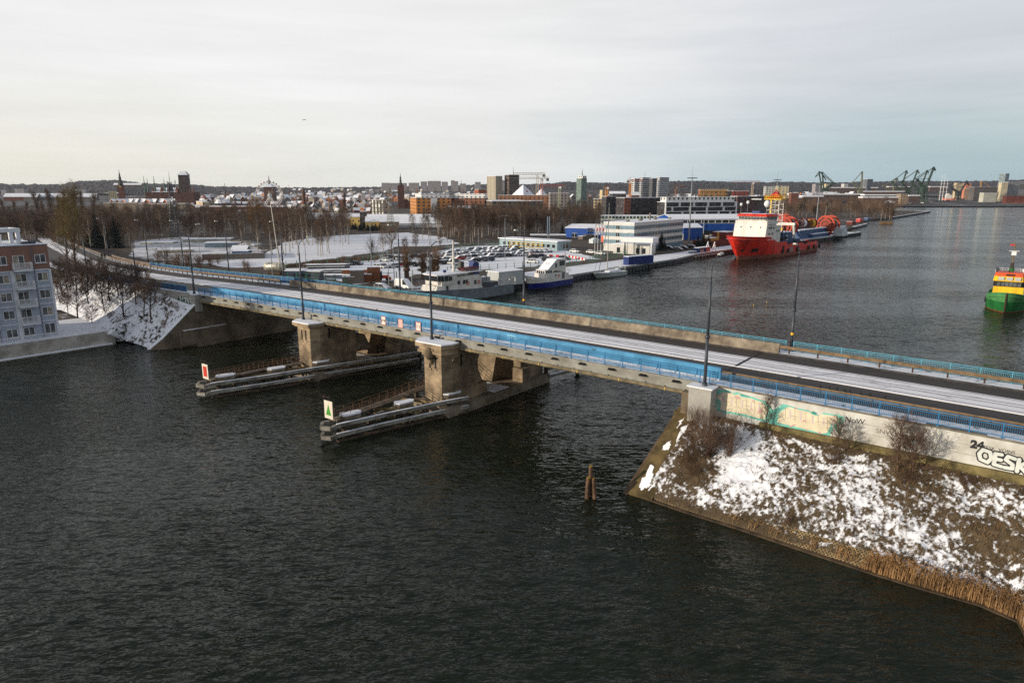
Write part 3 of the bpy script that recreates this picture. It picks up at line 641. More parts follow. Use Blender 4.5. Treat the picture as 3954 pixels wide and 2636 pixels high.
def board(label,u,n,shape):
    t=bthing('channel_board',label,'sign board'); b=MB(); ax=Vector((1,.03)).normalized()
    dirv=V3(ax.x,ax.y,0); c=V3(u,n,3.4); up=V3(0,0,1); nn=V3(ax.y,-ax.x,0)
    if nn.y>0: nn=-nn
    def q(w,h,o,z0=0): return [tuple(c+dirv*x+up*(y+z0)+nn*o) for x,y in ((-w,-h),(w,-h),(w,h),(-w,h))]
    b.hexa(q(.66,.98,0)[:2]+q(.66,.98,-.05)[1::-1]+q(.66,.98,0)[3:1:-1]+q(.66,.98,-.05)[2:4]); b.build('board',mat('board_white',S(214,204,190),.5,.06,1),t)
    b=MB()
    if shape=='red': b.add(q(.42,.68,.006),[(0,1,2,3)]); b.build('red_rectangle',mat('board_red',S(186,42,30),.5,.08,1),t)
    else: b.add([tuple(c+dirv*x+up*y+nn*.006) for x,y in ((-.44,-.6),(.44,-.6),(0,.62))],[(0,1,2)]); b.build('green_triangle',mat('board_green',S(62,140,44),.5,.08,1),t)
    b=MB(); b.tube((u,n+.1,1.9),(u,n+.1,4.6),.06); b.build('post',RUST,t)
    b=MB(); b.tube((u-.3,n,4.75),(u+.3,n+.1,4.9),.025,n=4); b.lathe((u-.5,n-.05,4.7),[(.05,0),(.16,.1),(.1,.16)],8); b.build('board_lamp',RUST,t)
board('white board with a green triangle on the tip of the fender',-3.95,-15.75,'tri')
board('white board with a red rectangle on the tip of the fender',-29.35,-15.75,'red')
# ---- left abutment and wing wall
t=bthing('bridge_abutment','dark stained concrete abutment with sloping snowy wing wall at the far end of the bridge','abutment')
AB=mat('abutment_concrete',S(112,100,84),.9,.3,.3,.5,dirt=S(70,62,52))
b=MB(); b.box(-62,-59.6,.3,17.8,-1.5,8.0); b.build('abutment_wall',AB,t)
b=MB(); b.box(-59.6,-58.6,-1.5,17.9,-1.5,.55); b.build('footing',AB,t)
b=MB(); b.prism([(-59.6,-4.2),(-59.0,-4.2),(-59.0,17.8),(-59.6,17.8)],.55,3.0); b.build('lower_wall',AB,t)
b=MB(); b.box(-59.6,-59.05,-3.6,4,3.0,3.07); b.build('ledge_snow',SNOW,t)
b=MB(); w0=[(-59.55,.3,8.0),(-59.55,-.6,7.4),(-61.2,-6.2,1.9),(-62.4,-8.1,.1)]
vs=[]
for (u,n,z) in w0: vs+=[(u,n,z),(u-.9,n,z),(u,n,-1.5)]
b.add(vs,[(0,3,4,1),(3,6,7,4),(6,9,10,7),(0,2,5,3),(3,5,8,6),(6,8,11,9)]); ww=b.build('wing_wall',AB,t)
b=MB()
for a,c in zip(w0[1:],w0[2:]): b.hexa([(a[0]+.05,a[1],a[2]),(a[0]-.85,a[1],a[2]),(c[0]-.85,c[1],c[2]),(c[0]+.05,c[1],c[2]),(a[0]+.05,a[1],a[2]+.12),(a[0]-.85,a[1],a[2]+.12),(c[0]-.85,c[1],c[2]+.12),(c[0]+.05,c[1],c[2]+.12)])
b.build('coping_snow',SNOW,ww)
b=MB(); b.box(-61.0,-59.4,-1.0,.2,5.9,8.75); b.build('end_pillar',mat('pale_concrete',S(158,156,150),.85,.12,.8),t)
b=MB(); b.box(-61.1,-59.3,-1.1,.2,8.75,8.86); b.build('pillar_snow',SNOW,t)
b=MB(); 
for a,c in ((-61,-66),(-66,-71),(-71,-76)): b.hexa([(c,-.5,5.5),(a,-.5,5.5),(a,-.1,5.5),(c,-.1,5.5),(c,-.5,zr(c)-.02),(a,-.5,zr(a)-.02),(a,-.1,zr(a)-.02),(c,-.1,zr(c)-.02)])
rw=b.build('retaining_wall',MATS['pale_concrete'],t)
GRG=mat('graffiti_dark_green',S(62,92,80),.7,.2,1); GRW=mat('graffiti_white',S(205,210,205),.7,.1,1)
b=MB(); b.add([(-66.6,-.504,6.4),(-61.2,-.504,6.3),(-61.3,-.504,7.9),(-64.2,-.504,8.05),(-66.7,-.504,7.7)],[(0,1,2,3,4)]); gf=b.build('graffiti',GRG,rw)
tm=text_mesh('16793',1.75,off=.06,ext=.002); tm.materials.append(GRW); place('lettering',tm,None,gf,(-63.9,-.51,7.2),rot=(R(90),0,0))
# ---- right abutment: wall with graffiti
t=bthing('retaining_wall','long pale concrete retaining wall covered in graffiti above the snowy bank','wall')
PW=mat('wall_concrete',S(204,205,202),.85,.14,.35,.25,dirt=S(168,164,154))
b=MB()
for a in range(31,61,5):
    c=a+5; b.hexa([(a,0,3),(c,0,3),(c,.5,3),(a,.5,3),(a,0,zr(a)-.16),(c,0,zr(c)-.16),(c,.5,zr(c)-.16),(a,.5,zr(a)-.16)])
wl=b.build('wall_face',PW,t)
b=MB()
for a in range(31,61,5):
    c=a+5; b.hexa([(a,-.14,zr(a)-.16),(c,-.14,zr(c)-.16),(c,.5,zr(c)-.16),(a,.5,zr(a)-.16),(a,-.14,zr(a)-.01),(c,-.14,zr(c)-.01),(c,.5,zr(c)-.01),(a,.5,zr(a)-.01)])
b.build('wall_coping',CONC,t)
b=MB(); strip(b,-.012,0,-1.0,-.985,[31,36,41,46,51,56,61]); strip(b,-.012,0,-1.75,-1.735,[31,36,41,46,51,56,61]); b.build('joint_line',mat('wall_joint',S(120,112,100),.9),t)
b=MB(); b.box(36,61,-.3,0,4.5,6.35); b.build('wall_foot',mat('mossy_concrete',S(120,108,72),.95,.35,.8,.4,dirt=S(66,60,38)),t)
b=MB(); b.box(29.9,32.0,-1.45,-.02,4.5,8.8); b.build('end_pillar',MATS['pale_concrete'],t)
b=MB(); b.box(29.75,32.15,-1.6,0,8.8,8.92); b.build('pillar_snow',SNOW,t)
b=MB(); b.box(29.0,29.88,-.9,17.6,1,8.0); b.build('abutment_wall',AB,t)
def gpoly(b,pts,o): 
    q=[wallpt(*p,0) for p in pts]; b.add([(u,-o,z) for u,z in q],[tuple(range(len(q)))])
TEAL=mat('graffiti_teal',S(112,186,172),.75,.16,1.5); TEALD=mat('graffiti_dark_teal',S(48,138,126),.7,.1,1); CREAM=mat('graffiti_cream',S(214,204,178),.75,.12,.8); PINK=mat('graffiti_pink',S(188,150,148),.7,.1,1); LILAC=mat('graffiti_lilac',S(196,180,184),.7,.1,1); GRK=mat('graffiti_black',(.02,.02,.024),.7,0)
g5=[(75,545),(95,445),(190,385),(310,420),(400,440),(430,465),(480,480),(520,458),(660,478),(695,495),(685,560),(625,550),(575,650),(515,655),(440,630),(230,580)]
g4=[(1300,1240),(1370,1195),(1450,1200),(1490,1225),(1530,1215),(1560,1245),(1650,1255),(1700,1275),(1760,1290),(1800,1330),(1820,1380),(1790,1470),(1700,1450),(1600,1420),(1500,1400),(1430,1390),(1350,1370),(1355,1290)]
def shrink(pts,k):
    cx=sum(p[0] for p in pts)/len(pts); cy=sum(p[1] for p in pts)/len(pts); return [(cx+(p[0]-cx)*k,cy+(p[1]-cy)*k) for p in pts]
for pts,fn,dk,pk in ((g5,B5,[[(410,450),(440,440),(480,460),(450,475)],[(620,570),(650,555),(690,620),(695,655),(650,625)],[(230,585),(330,605),(300,620),(250,610)],[(55,430),(105,420),(95,490),(75,520)]],[[(220,575),(275,555),(275,568),(235,585)],[(355,515),(385,530),(330,540)],[(265,408),(292,408),(290,420),(265,420)],[(625,478),(648,480),(646,493),(622,490)],[(480,625),(510,628),(508,642),(482,640)],[(375,600),(393,602),(392,615),(374,612)]]),
    (g4,B4,[[(1300,1300),(1380,1235),(1410,1290),(1350,1320),(1310,1320)],[(1545,1220),(1640,1245),(1630,1250),(1560,1240)],[(1850,1370),(1880,1360),(1870,1420),(1845,1440)]],[[(1300,1270),(1390,1205),(1390,1215),(1320,1270)],[(1720,1360),(1760,1360),(1740,1395),(1700,1400)],[(1635,1355),(1665,1360),(1660,1372)],[(1650,1285),(1675,1275),(1672,1295)],[(1505,1235),(1555,1260),(1540,1270),(1495,1255)],[(1380,1260),(1400,1250),(1415,1300)]])):
    b=MB(); gpoly(b,[fn(*p) for p in shrink(pts,1.10)],.008); g=b.build('graffiti',TEAL,wl)
    b=MB(); gpoly(b,[fn(*p) for p in shrink(pts,.90)],.012); b.build('cream_fill',CREAM,g)
    b=MB()
    for q in dk: gpoly(b,[fn(*p) for p in q],.005)
    b.build('teal_shadow',TEALD,g)
    b=MB()
    for q in pk: gpoly(b,[fn(*p) for p in q],.016)
    b.build('pink_marks',PINK,g)
    b=MB()
    cx=sum(p[0] for p in pts)/len(pts); cy=sum(p[1] for p in pts)/len(pts); w_=max(p[0] for p in pts)-min(p[0] for p in pts)
    for q in (-.33,-.18,.0,.16,.3): gpoly(b,[fn(cx+w_*q+dx_,cy+dy_+w_*q*.22) for dx_,dy_ in ((-5,-40),(8,-38),(8,35),(-5,32))],.015)
    b.build('lilac_marks',LILAC,g)
    b=MB()
    for q in (-.40,-.26,-.1,.08,.22,.36): gpoly(b,[fn(cx+w_*q+dx_,cy+dy_+w_*q*.22) for dx_,dy_ in ((-2,-55),(2,-55),(2,50),(-2,50))],.014)
    for q in (-.3,.1): gpoly(b,[fn(cx+w_*q+dx_,cy+dy_+w_*q*.22) for dx_,dy_ in ((-30,0),(40,15),(40,19),(-30,4))],.014)
    b.build('outline_marks',mat('graffiti_line',S(150,138,120),.8,0),g)
def wtext(s,x,y,size,m,off=0.,o=.01,rz=0,space=1.):
    u,z=wallpt(x,y,0); me=text_mesh(s,size,off=off,ext=.002,space=space); me.materials.append(m); return place('lettering',me,None,wl,(u,-o,z),rot=(R(90),R(-rz),0))
wtext('x NoW',*B5(785,520),.62,GRK)
wtext('LEWAK',*B5(1335,690),.62,mat('faded_black',S(120,116,110),.8,0))
wtext('SLO',*B5(1320,765),.62,MATS['faded_black'],.012)
wtext('SNWX',*B5(1110,635),.55,MATS['faded_black'])
wtext('24',*B5(1925,748),.8,GRK,.05)
wtext('ZESK  VOINS',*B5(2120,790),.34,GRK)
def bubble(x,y,strokes,w_,h_):
    u0,z0=wallpt(x,y,0); zs=-.098
    for nm,r,m_,o0 in (('bubble_outline',.22,GRK,.012),('bubble_fill',.125,GRW,.026)):
        b=MB(); i=0
        for st in strokes:
            for (xa,ya),(xb,yb) in zip(st,st[1:]):
                xa_,xb_,ya_,yb_=u0+xa*w_,u0+xb*w_,z0+ya*h_+xa*w_*zs,z0+yb*h_+xb*w_*zs; a=math.atan2(yb_-ya_,xb_-xa_); o=-(o0+.0003*i); i+=1
                pts=[(xb_+r*math.cos(a-1.571+k*.393),o,yb_+r*math.sin(a-1.571+k*.393)) for k in range(9)]+[(xa_+r*math.cos(a+1.571+k*.393),o,ya_+r*math.sin(a+1.571+k*.393)) for k in range(9)]
                b.add(pts,[tuple(range(18))])
        b.build(nm,m_,wl)
bubble(*B5(2140,890),[[(-.95,-.3),(-1.05,.1),(-.9,.5),(-.55,.45),(-.45,0),(-.6,-.4),(-.95,-.3)],[(0,.5),(-.3,.45),(-.28,0),(-.3,-.4),(.05,-.42)],[(-.25,.05),(0,.08)],[(.62,.45),(.3,.5),(.22,.2),(.55,-.02),(.58,-.35),(.2,-.42)],[(.82,.5),(.8,-.45)],[(1.22,.48),(.88,.02),(1.28,-.45)]],1.26,.95)
# small tags on the blue parapet
def ptext(s,u,z,size,m):
    me=text_mesh(s,size,ext=.002); me.materials.append(m); place('lettering',me,None,bw,(u,1.538,z),rot=(R(90),0,0))
ptext('888a',7.2,zr(7)+.66,.75,mat('tag_pale',S(150,205,230),.7,0)); ptext('wuw',-5.5,zr(0)+.9,.3,GRK); ptext('ZuK',18,zr(18)+.85,.3,GRK); ptext('S',2.2,zr(2)+.8,.5,MATS['tag_pale'])
# ---- timber dolphin
dp=P(2280,1920,0)
t=thing('mooring_dolphin','cluster of three brown timber piles standing in the dark water','mooring post',dp)
TP=mat('pile_timber',S(100,76,58),.85,.3,1.2,.5,dirt=S(58,44,36))
for (x0,y0,x1,y1,h,r) in ((-.34,-.2,-.22,-.05,1.85,.2),(.38,-.25,.2,-.05,1.8,.18),(.0,.3,-.02,.14,2.85,.185)):
    b=MB(); b.tube((x0*1.2,y0*1.2,-1.2),(x1,y1,h),r,r*.92,12); p=b.build('timber_pile',TP,t,False)
    b=MB(); b.tube((x1,y1,h),(x1,y1,h+.03),r*.9,r*.9,12); b.build('mossy_top',mat('pile_moss',S(150,120,40),.9,.3,4),p)
# ================= apartment house and banks
APX=R(229.5); APO=(-76.5,113.1,0)
ap=thing('apartment_house','grey and brown riverside apartment house with white balconies, cut by the picture edge','apartment house',APO,APX)
PLG=mat('grey_render',S(164,172,188),.8,.07,.5,.1); PLB=mat('brown_render',S(134,100,88),.8,.1,.6,.1,streak=True); PLW=mat('white_render',S(205,208,214),.75,.05,.6)
b=MB(); b.box(0,15,-13,0,1.5,13.55); b.build('lower_walls',PLG,ap)
b=MB(); b.box(.02,15,-13,.05,13.55,17.4); b.build('top_storey_walls',PLB,ap)
b=MB(); b.box(-.1,15,-13.1,.12,17.4,17.52); b.build('roof_edge',mat('zinc_edge',S(110,112,120),.5,.1,1),ap)
b=MB(); b.box(.1,14.9,-12.8,-.1,17.52,17.6); b.build('roof_snow',SNOW,ap)
b=MB(); b.box(-.03,.32,-.4,.10,1.5,13.45); b.build('corner_pier',PLW,ap)
b=MB(); b.box(5.1,5.62,0,.10,1.5,13.5); b.build('facade_pier',PLW,ap)
b=MB(); b.box(10.9,11.4,0,.10,1.5,13.5); b.build('facade_pier',PLW,ap)
FL=[2.75,5.75,8.62,11.5,14.45]
for z in (5.0,7.9,10.75,13.5):
    b=MB(); b.box(.32,14.9,0,.06,z-.14,z+.06); b.build('string_course',PLW,ap)
rnd0=random.Random(2)
def window(parent,x0,x1,z0,z1,y=0.,name='window',mull=1,frame=None):
    b=MB(); b.box(x0+.06,x1-.06,y-.02,y+.012,z0+.06,z1-.06); wd=b.build(name,GLASSR,parent)
    b=MB(); t=.07
    for q in ((x0,x1,z0,z0+t),(x0,x1,z1-t,z1),(x0,x0+t,z0,z1),(x1-t,x1,z0,z1)): b.box(q[0],q[1],y-.01,y+.05,q[2],q[3])
    for k in range(mull): xm=x0+(x1-x0)*(k+1)/(mull+1); b.box(xm-t/2,xm+t/2,y-.01,y+.048,z0+t,z1-t)
    b.build('frame',frame or WHITE,wd)
    if rnd0.random()<.6:
        k=rnd0.choice((0,1)); w2=(x1-x0)*rnd0.choice((.28,.42,.5)); b=MB(); b.box(x0+.07 if k==0 else x1-.07-w2,x0+.07+w2 if k==0 else x1-.07,y+.013,y+.02,z0+.08+(0 if rnd0.random()<.6 else (z1-z0)*.5),z1-.08); b.build('curtain',mat('curtain',S(150,142,130),.9,.2,2),wd)
    return wd
for i,z in enumerate(FL):
    y=.05 if i==4 else 0.
    for x in (.5,5.85,6.0+5.6):
        if i==0 and x==.5: window(ap,x,x+1.55,z-.1,z+1.75,y,'terrace_door'); continue
        wd=window(ap,x,x+1.55,z+.12,z+1.5,y); b=MB(); b.box(x-.1,x+1.65,y,y+.14,z+.02,z+.1); b.build('sill',WHITE,wd)
    for x in (3.5,9.1):
        if i==0: window(ap,x,x+1.55,z+.12,z+1.5,y); continue
        window(ap,x,x+1.55,z-.55,z+1.5,y,'balcony_door')
        b=MB(); b.box(x-.75,x+1.75,y,y+1.35,z-1.0,z-.72); bal=b.build('balcony',PLW,ap)
        b=MB()
        for q in ((x-.75,x-.69,0.02,1.35),(x+1.69,x+1.75,0.02,1.35),(x-.75,x+1.75,1.29,1.35)): b.box(q[0],q[1],y+q[2],y+q[3],z+.34,z+.4); b.box(q[0],q[1],y+q[2],y+q[3],z-.66,z-.62)
        for k in range(21): xx=x-.72+k*.122; b.box(xx-.018,xx+.018,y+1.3,y+1.335,z-.64,z+.36)
        for k in range(10): yy=y+.1+k*.125; b.box(x-.735,x-.70,yy-.018,yy+.018,z-.64,z+.36); b.box(x+1.70,x+1.735,yy-.018,yy+.018,z-.64,z+.36)
        b.build('balcony_railing',WHITE,bal)
b=MB()
for x in (2.35,8.2): b.tube((x,.16,1.6),(x,.16,17.3),.06,n=6)
b.build('downpipe',mat('zinc_edge',S(110,112,120)),ap)
b=MB()
for x in (3.0,13.): b.box(x,x+.55,-2.6,-2.0,17.6,20.1); b.box(x,x+.55,-6.6,-6.0,17.6,20.1)
b.box(2.9,14,-2.7,-1.95,19.55,20.15); b.box(2.9,14,-6.7,-5.95,19.55,20.15); b.box(2.9,3.6,-5.95,-2.7,19.56,20.14); b.build('roof_frame',PLW,ap)
b=MB(); b.box(5,9,-7,-4.5,17.6,19.0); b.box(4.9,9.1,-7.1,-4.4,19.0,19.1); b.build('roof_plant',WHITE,ap)
b=MB(); b.box(3.6,10,-.9,-.85,18.35,18.42)
for k in range(40): b.box(3.6+k*.16,3.63+k*.16,-.9,-.87,17.6,18.4)
b.build('roof_railing',WHITE,ap)
b=MB(); b.box(2.2,3.0,-2.2,-1.2,17.6,18.0); b.box(1.2,2.0,-2.4,-1.2,17.6,18.1); b.build('roof_vent',mat('vent_dark',S(70,72,78),.6,.1,2),ap)
# terrace, retaining wall, railing
b=MB(); b.add([(-7.3,3.0,2.32),(16,3.0,2.32),(16,-15,2.32),(-16,-15,2.32),(-14,-6,2.32),(-9,-1.5,2.32)],[(0,1,2,3,4,5)]); o=b.build('terrace',SF); o.location=APO; o.rotation_euler=(0,0,APX); struct(o)
rw2=thing('quay_wall','low concrete retaining wall with white railing in front of the apartment house','wall',APO,APX)
b=MB(); b.box(-7.2,16,3.0,3.45,-1,2.35); b.box(-7.25,-6.8,-1.5,3.0,-1,2.33); b.build('wall_face',mat('quay_concrete',S(168,164,156),.9,.18,.5,.3,dirt=S(128,124,116)),rw2)
b=MB(); b.box(-6.5,16,3.45,4.35,-1,.22); b.build('foot_ledge',CONC,rw2); b=MB(); b.box(-6.5,16,3.46,4.32,.22,.34); b.build('ledge_snow',SNOW,rw2)
wr=thing('terrace_railing','white barred railing along the terrace of the apartment house','railing',APO,APX)
b=MB(); b.box(0,1.5,-.02,.02,1.0,1.06); b.box(0,1.5,-.02,.02,.08,.12); b.box(0,.05,-.025,.025,0,1.05)
for k in range(1,11): b.box(k*.136-.012,k*.136+.012,-.012,.012,.12,1.)
rm=b.mesh('railing_bay'); rm.materials.append(WHITE)
for k in range(15): place('railing_bay',rm,None,wr,(-7+k*1.5,3.1,2.35))
# ---- left slope with snow
def slope_mat(name,snow_lo,snow_hi,veg,attr='snowmask'):
    m=bpy.data.materials.new(name); m.use_nodes=True; nt=m.node_tree; b=nt.nodes['Principled BSDF']; b.inputs['Roughness'].default_value=.85; b.inputs['Specular IOR Level'].default_value=.15
    at=nd(nt,'ShaderNodeAttribute'); at.attribute_name=attr; tc=nd(nt,'ShaderNodeTexCoord')
    n=nd(nt,'ShaderNodeTexNoise',Scale=7.5,Detail=7,Roughness=.75); nt.links.new(tc.outputs['Object'],n.inputs[0])
    n2=nd(nt,'ShaderNodeTexNoise',Scale=.8,Detail=5); nt.links.new(tc.outputs['Object'],n2.inputs[0])
    f=mth(nt,'ADD',at.outputs['Fac'],mth(nt,'MULTIPLY',mth(nt,'SUBTRACT',n.outputs[0],.5),1.0))
    vc=mixc(nt,smooth(nt,n2.outputs[0],.3,.7),tuple(x*.6 for x in veg),tuple(x*1.4 for x in veg)); vc=mixc(nt,smooth(nt,n.outputs[0],.35,.75),tuple(x*.55 for x in veg),vc)
    nt.links.new(mixc(nt,smooth(nt,f,snow_lo,snow_hi),vc,(.79,.81,.86)),b.inputs['Base Color'])
    bp=nd(nt,'ShaderNodeBump',Strength=.6,Distance=.08); nt.links.new(n.outputs[0],bp.inputs['Height']); nt.links.new(bp.outputs[0],b.inputs['Normal']); return m
def resample(pl,n):
    d=[0]
    for a,c in zip(pl,pl[1:]): d.append(d[-1]+(c-a).length)
    out=[];k=0
    for i in range(n):
        s=d[-1]*i/(n-1)
        while k<len(pl)-2 and s>d[k+1]: k+=1
        out.append(pl[k].lerp(pl[k+1],min(1,(s-d[k])/max(1e-6,d[k+1]-d[k]))))
    return out
def bank(name,top,foot,nc,nr,maskf,amp,m,prof=1.0):
    T=resample(top,nc);F=resample(foot,nc); rows=[];mask=[]
    for j in range(nr):
        t=j/(nr-1); r=[]
        for i in range(nc):
            p=F[i].lerp(T[i],t); p.z=F[i].z+(T[i].z-F[i].z)*t**prof
            mk=maskf(i/(nc-1),t,p); mask.append(mk)
            e=min(1,4*t)*min(1,6*(1-t)); p.z+=e*amp*(noise.noise(p*.9)*.8+noise.noise(p*2.6)*.45-(mk-.5)*.35); r.append(p)
        rows.append(r)
    b=MB(); b.sheet(rows); o=struct(b.build(name,m,None,True)); a=o.data.attributes.new('snowmask','FLOAT','POINT'); a.data.foreach_set('value',mask); return o,rows,mask
fl=[P(592,1349,0),P(530,1328,.15),P(477,1313,.5),P(420,1290,2.2),P(409,1269,2.32),P(358,1245,2.33),P(293,1221,2.33),P(236,1197,2.33)]
fl+=[fl[-1]+V3(-6,2,0),fl[-1]+V3(-16,4,0)]
tl=[U(-60.6,-1.0,6.9),U(-66,-.6,7.1),U(-71,-.5,7.6),U(-77,-.5,8.0)]+[Vector(BO)+BU*c.x+BN*(c.y-9.1)+V3(0,0,zr(c.x)-.12) for c in CL if -125<c.x<-79]
LS,LR,_m=bank('snowy_slope',tl,fl,200,70,lambda s,t,p: .50+noise.noise(p*.4)*.22+noise.noise(p*1.6)*.34+noise.noise(p*3.4)*.3+(.2-.5*max(0,t-.45) if s>.3 else .06),.35,slope_mat('slope_snow',.36,.56,(.075,.055,.042)),1.1)
b=MB(); b.sheet([[fl[2]+V3(0,0,-.1),fl[3]+V3(0,0,-.05),fl[4]+V3(0,0,.0)],[P(395,1318,0)+V3(0,0,-.1),P(400,1290,1.2),P(398,1268,2.32)]]); struct(b.build('snow_mound',SNOW))
# ---- right bank
rs=[U(28.9,-7.6,.25),U(33.2,-7.9,.2),U(37.6,-8.0,.15),U(43.8,-8.4,.1),U(47.7,-8.6,.05),U(50,-8.6,0),U(53.4,-8.4,0),U(55.4,-9,0),U(56.6,-13,0),U(58.5,-18,0),U(61,-24,0)]
rt=[U(30.6,-.9,6.3),U(33,-.15,6.1),U(40,-.15,5.95),U(46,-.15,5.9),U(52,-.15,5.8),U(57,-.3,5.7),U(60,-.5,5.6),U(63,-1,5.6),U(66,-3,5.5)]
def rmask(s,t,p):
    u,n=un(p); q=V3(u*.55+n*.25,n*.8-u*.2,0)
    a=.435+noise.noise(q*.4)*.2+noise.noise(q*1.5)*.2+noise.noise(V3(u*2.6+n*1.6,n*2.4-u*.5,7))*.36+noise.noise(V3(u*6.2,n*5.5,3))*.34
    a+=.30*math.exp(-((u-35.5)/2.2)**2-((n+3.2)/2.6)**2)
    a-=.5*math.exp(-((u-32.4)/1.7)**2-((n+5.2)/1.3)**2)
    a-=.35*math.exp(-((t-1)/.06)**2)+.45*math.exp(-(t/.07)**2)
    a-=.30*math.exp(-((u-47.5)/1.6)**2-((n+1.7)/1.2)**2)+.25*math.exp(-((u-42.6)/.9)**2-((n+1.)/1.)**2)+.28*math.exp(-((u-54)/2.2)**2-((n+4.6)/2.2)**2)
    return a
RB,RR,RMk=bank('river_bank',rt,rs,330,110,rmask,.24,slope_mat('bank_snow',.31,.63,(.118,.088,.054)),.92)
rnd=random.Random(5)
VEGG=mat('dry_grass_blades',S(126,100,66),.9,.3,.5,dirt=S(76,60,40))
b=MB(); nr=len(RR);nc=len(RR[0])
for k in range(30000):
    j=rnd.randrange(1,nr-1);i=rnd.randrange(nc-1)
    if RMk[j*nc+i]>.40 and rnd.random()>.03: continue
    p=RR[j][i]+V3(rnd.uniform(-.1,.1),rnd.uniform(-.1,.1),-.03); h=rnd.uniform(.10,.30); a=rnd.uniform(0,6.28); w_=rnd.uniform(.012,.028)
    tx=V3(math.cos(a)*rnd.uniform(.02,.2),math.sin(a)*rnd.uniform(.02,.2)-.03,h); sd=V3(-math.sin(a)*w_,math.cos(a)*w_,0)
    b.add([tuple(p-sd),tuple(p+sd),tuple(p+tx)],[(0,1,2)])
o=b.build('dry_grass',VEGG); struct(o,'stuff')
REED=mat('reed_stems',S(158,124,84),.85,.3,.6,dirt=S(104,80,54)); 
b=MB()
def reed(u,n,h,z=0.):
    p=U(u,n,z-.25); a=rnd.uniform(0,6.28); l=rnd.uniform(.03,.22)*h; w_=rnd.uniform(.012,.024)
    tx=V3(math.cos(a)*l+.12*h,math.sin(a)*l,h); sd=V3(-math.sin(a)*w_,math.cos(a)*w_,0); mid=p+tx*.6+V3(-tx.x*.12,-tx.y*.12,0)
    b.add([tuple(p-sd),tuple(p+sd),tuple(mid+sd*.8),tuple(mid-sd*.8),tuple(p+tx)],[(0,1,2,3),(3,2,4)])
    if rnd.random()<.75:
        q=p+tx; c=V3(rnd.uniform(-.1,.1),rnd.uniform(-.1,.1),.12); b.add([tuple(q-sd*2.6),tuple(q+sd*2.6),tuple(q+c)],[(0,1,2)]); b.add([tuple(q-V3(sd.y,-sd.x,0)*2.6),tuple(q+V3(sd.y,-sd.x,0)*2.6),tuple(q+c)],[(0,1,2)])
def shore_n(u):
    pts=[un(p) for p in rs]
    for (a,na),(c,ncc) in zip(pts,pts[1:]):
        if a<=u<=c: return na+(ncc-na)*(u-a)/(c-a)
    return -8
for k in range(4600):
    u=rnd.uniform(46.2,56.2); d=noise.noise(V3(u*.9,0,1))
    if rnd.random()>.62+d*.9: continue
    e=min(1,(u-45.8)/1.2,(56.6-u)/.8)
    if u>49.6 and u<50.4 and rnd.random()<.5: continue
    reed(u,shore_n(u)+abs(rnd.gauss(0,.42))-.15,rnd.uniform(.6,1.9)*max(.4,e))
for c,n_ in ((38.6,60),(40.3,50),(37.2,40),(45.3,160),(43.2,60)):
    for k in range(n_): u=c+rnd.gauss(0,.35); reed(u,shore_n(u)+rnd.uniform(0,.9),rnd.uniform(.5,1.),.2)
for k in range(900): u=rnd.uniform(55.6,60); reed(u,shore_n(u)+rnd.uniform(0,1.5),rnd.uniform(.5,1.2),.2)
struct(b.build('reeds',REED),'stuff')
# lattice paving at the foot, stone edge and the mossy wing slab
def lattice_mat():
    m=bpy.data.materials.new('lattice_concrete'); m.use_nodes=True; nt=m.node_tree; bs=nt.nodes['Principled BSDF']; bs.inputs['Roughness'].default_value=.9
    uv=nd(nt,'ShaderNodeTexCoord'); s=nd(nt,'ShaderNodeSeparateXYZ'); nt.links.new(uv.outputs['Object'],s.inputs[0])
    a=mth(nt,'ADD',s.outputs[0],mth(nt,'MULTIPLY',s.outputs[1],1.2)); c=mth(nt,'SUBTRACT',s.outputs[0],mth(nt,'MULTIPLY',s.outputs[1],1.2))
    h=None
    for q in (a,c):
        f=mth(nt,'LESS_THAN',mth(nt,'ABSOLUTE',mth(nt,'SUBTRACT',mth(nt,'FRACT',mth(nt,'ADD',mth(nt,'DIVIDE',q,.26),50)),.5)),.30); h=f if h is None else mth(nt,'MULTIPLY',h,f)
    n=nd(nt,'ShaderNodeTexNoise',Scale=1.5,Detail=5); nt.links.new(uv.outputs['Object'],n.inputs[0])
    col=mixc(nt,smooth(nt,n.outputs[0],.3,.7),S(104,86,58),S(152,130,92)); nt.links.new(mixc(nt,h,col,(.028,.024,.018)),bs.inputs['Base Color']); return m
b=MB(); rr=resample(rs[:5],30); rows=[[],[]]
for p in rr:
    u,n=un(p); rows[0].append((u,n-.02,.12)); rows[1].append((u+.05,n+1.0,.98))
b.sheet(rows); bstruct(b,'paving_lattice',lattice_mat())
b=MB()
for a,c in zip(rs[:8],rs[1:9]):
    (ua,na),(uc,nc_)=un(a),un(c); b.hexa([(ua,na-.35,-1.2),(uc,nc_-.35,-1.2),(uc,nc_+.3,-1.2),(ua,na+.3,-1.2),(ua,na-.30,.08),(uc,nc_-.30,.08),(uc,nc_+.3,.2),(ua,na+.3,.2)])
bstruct(b,'shore_edge',mat('wet_edge',S(74,60,44),.7,.3,1,.4,dirt=S(40,32,24)))
t=bthing('wing_wall','mossy sloping concrete wing wall with snow patches beside the river bank','wall')
MOSS=mat('mossy_slab',S(92,78,50),.95,.35,.7,.5,dirt=S(56,48,30))
b=MB(); vs=[(28.6,-.4,6.4),(30.6,-.4,6.4),(29.9,-7.9,.15),(27.6,-7.9,.15)]; b.hexa([(p[0],p[1],-1.5) for p in vs[::-1]]+vs[::-1]); b.build('slab',MOSS,t)
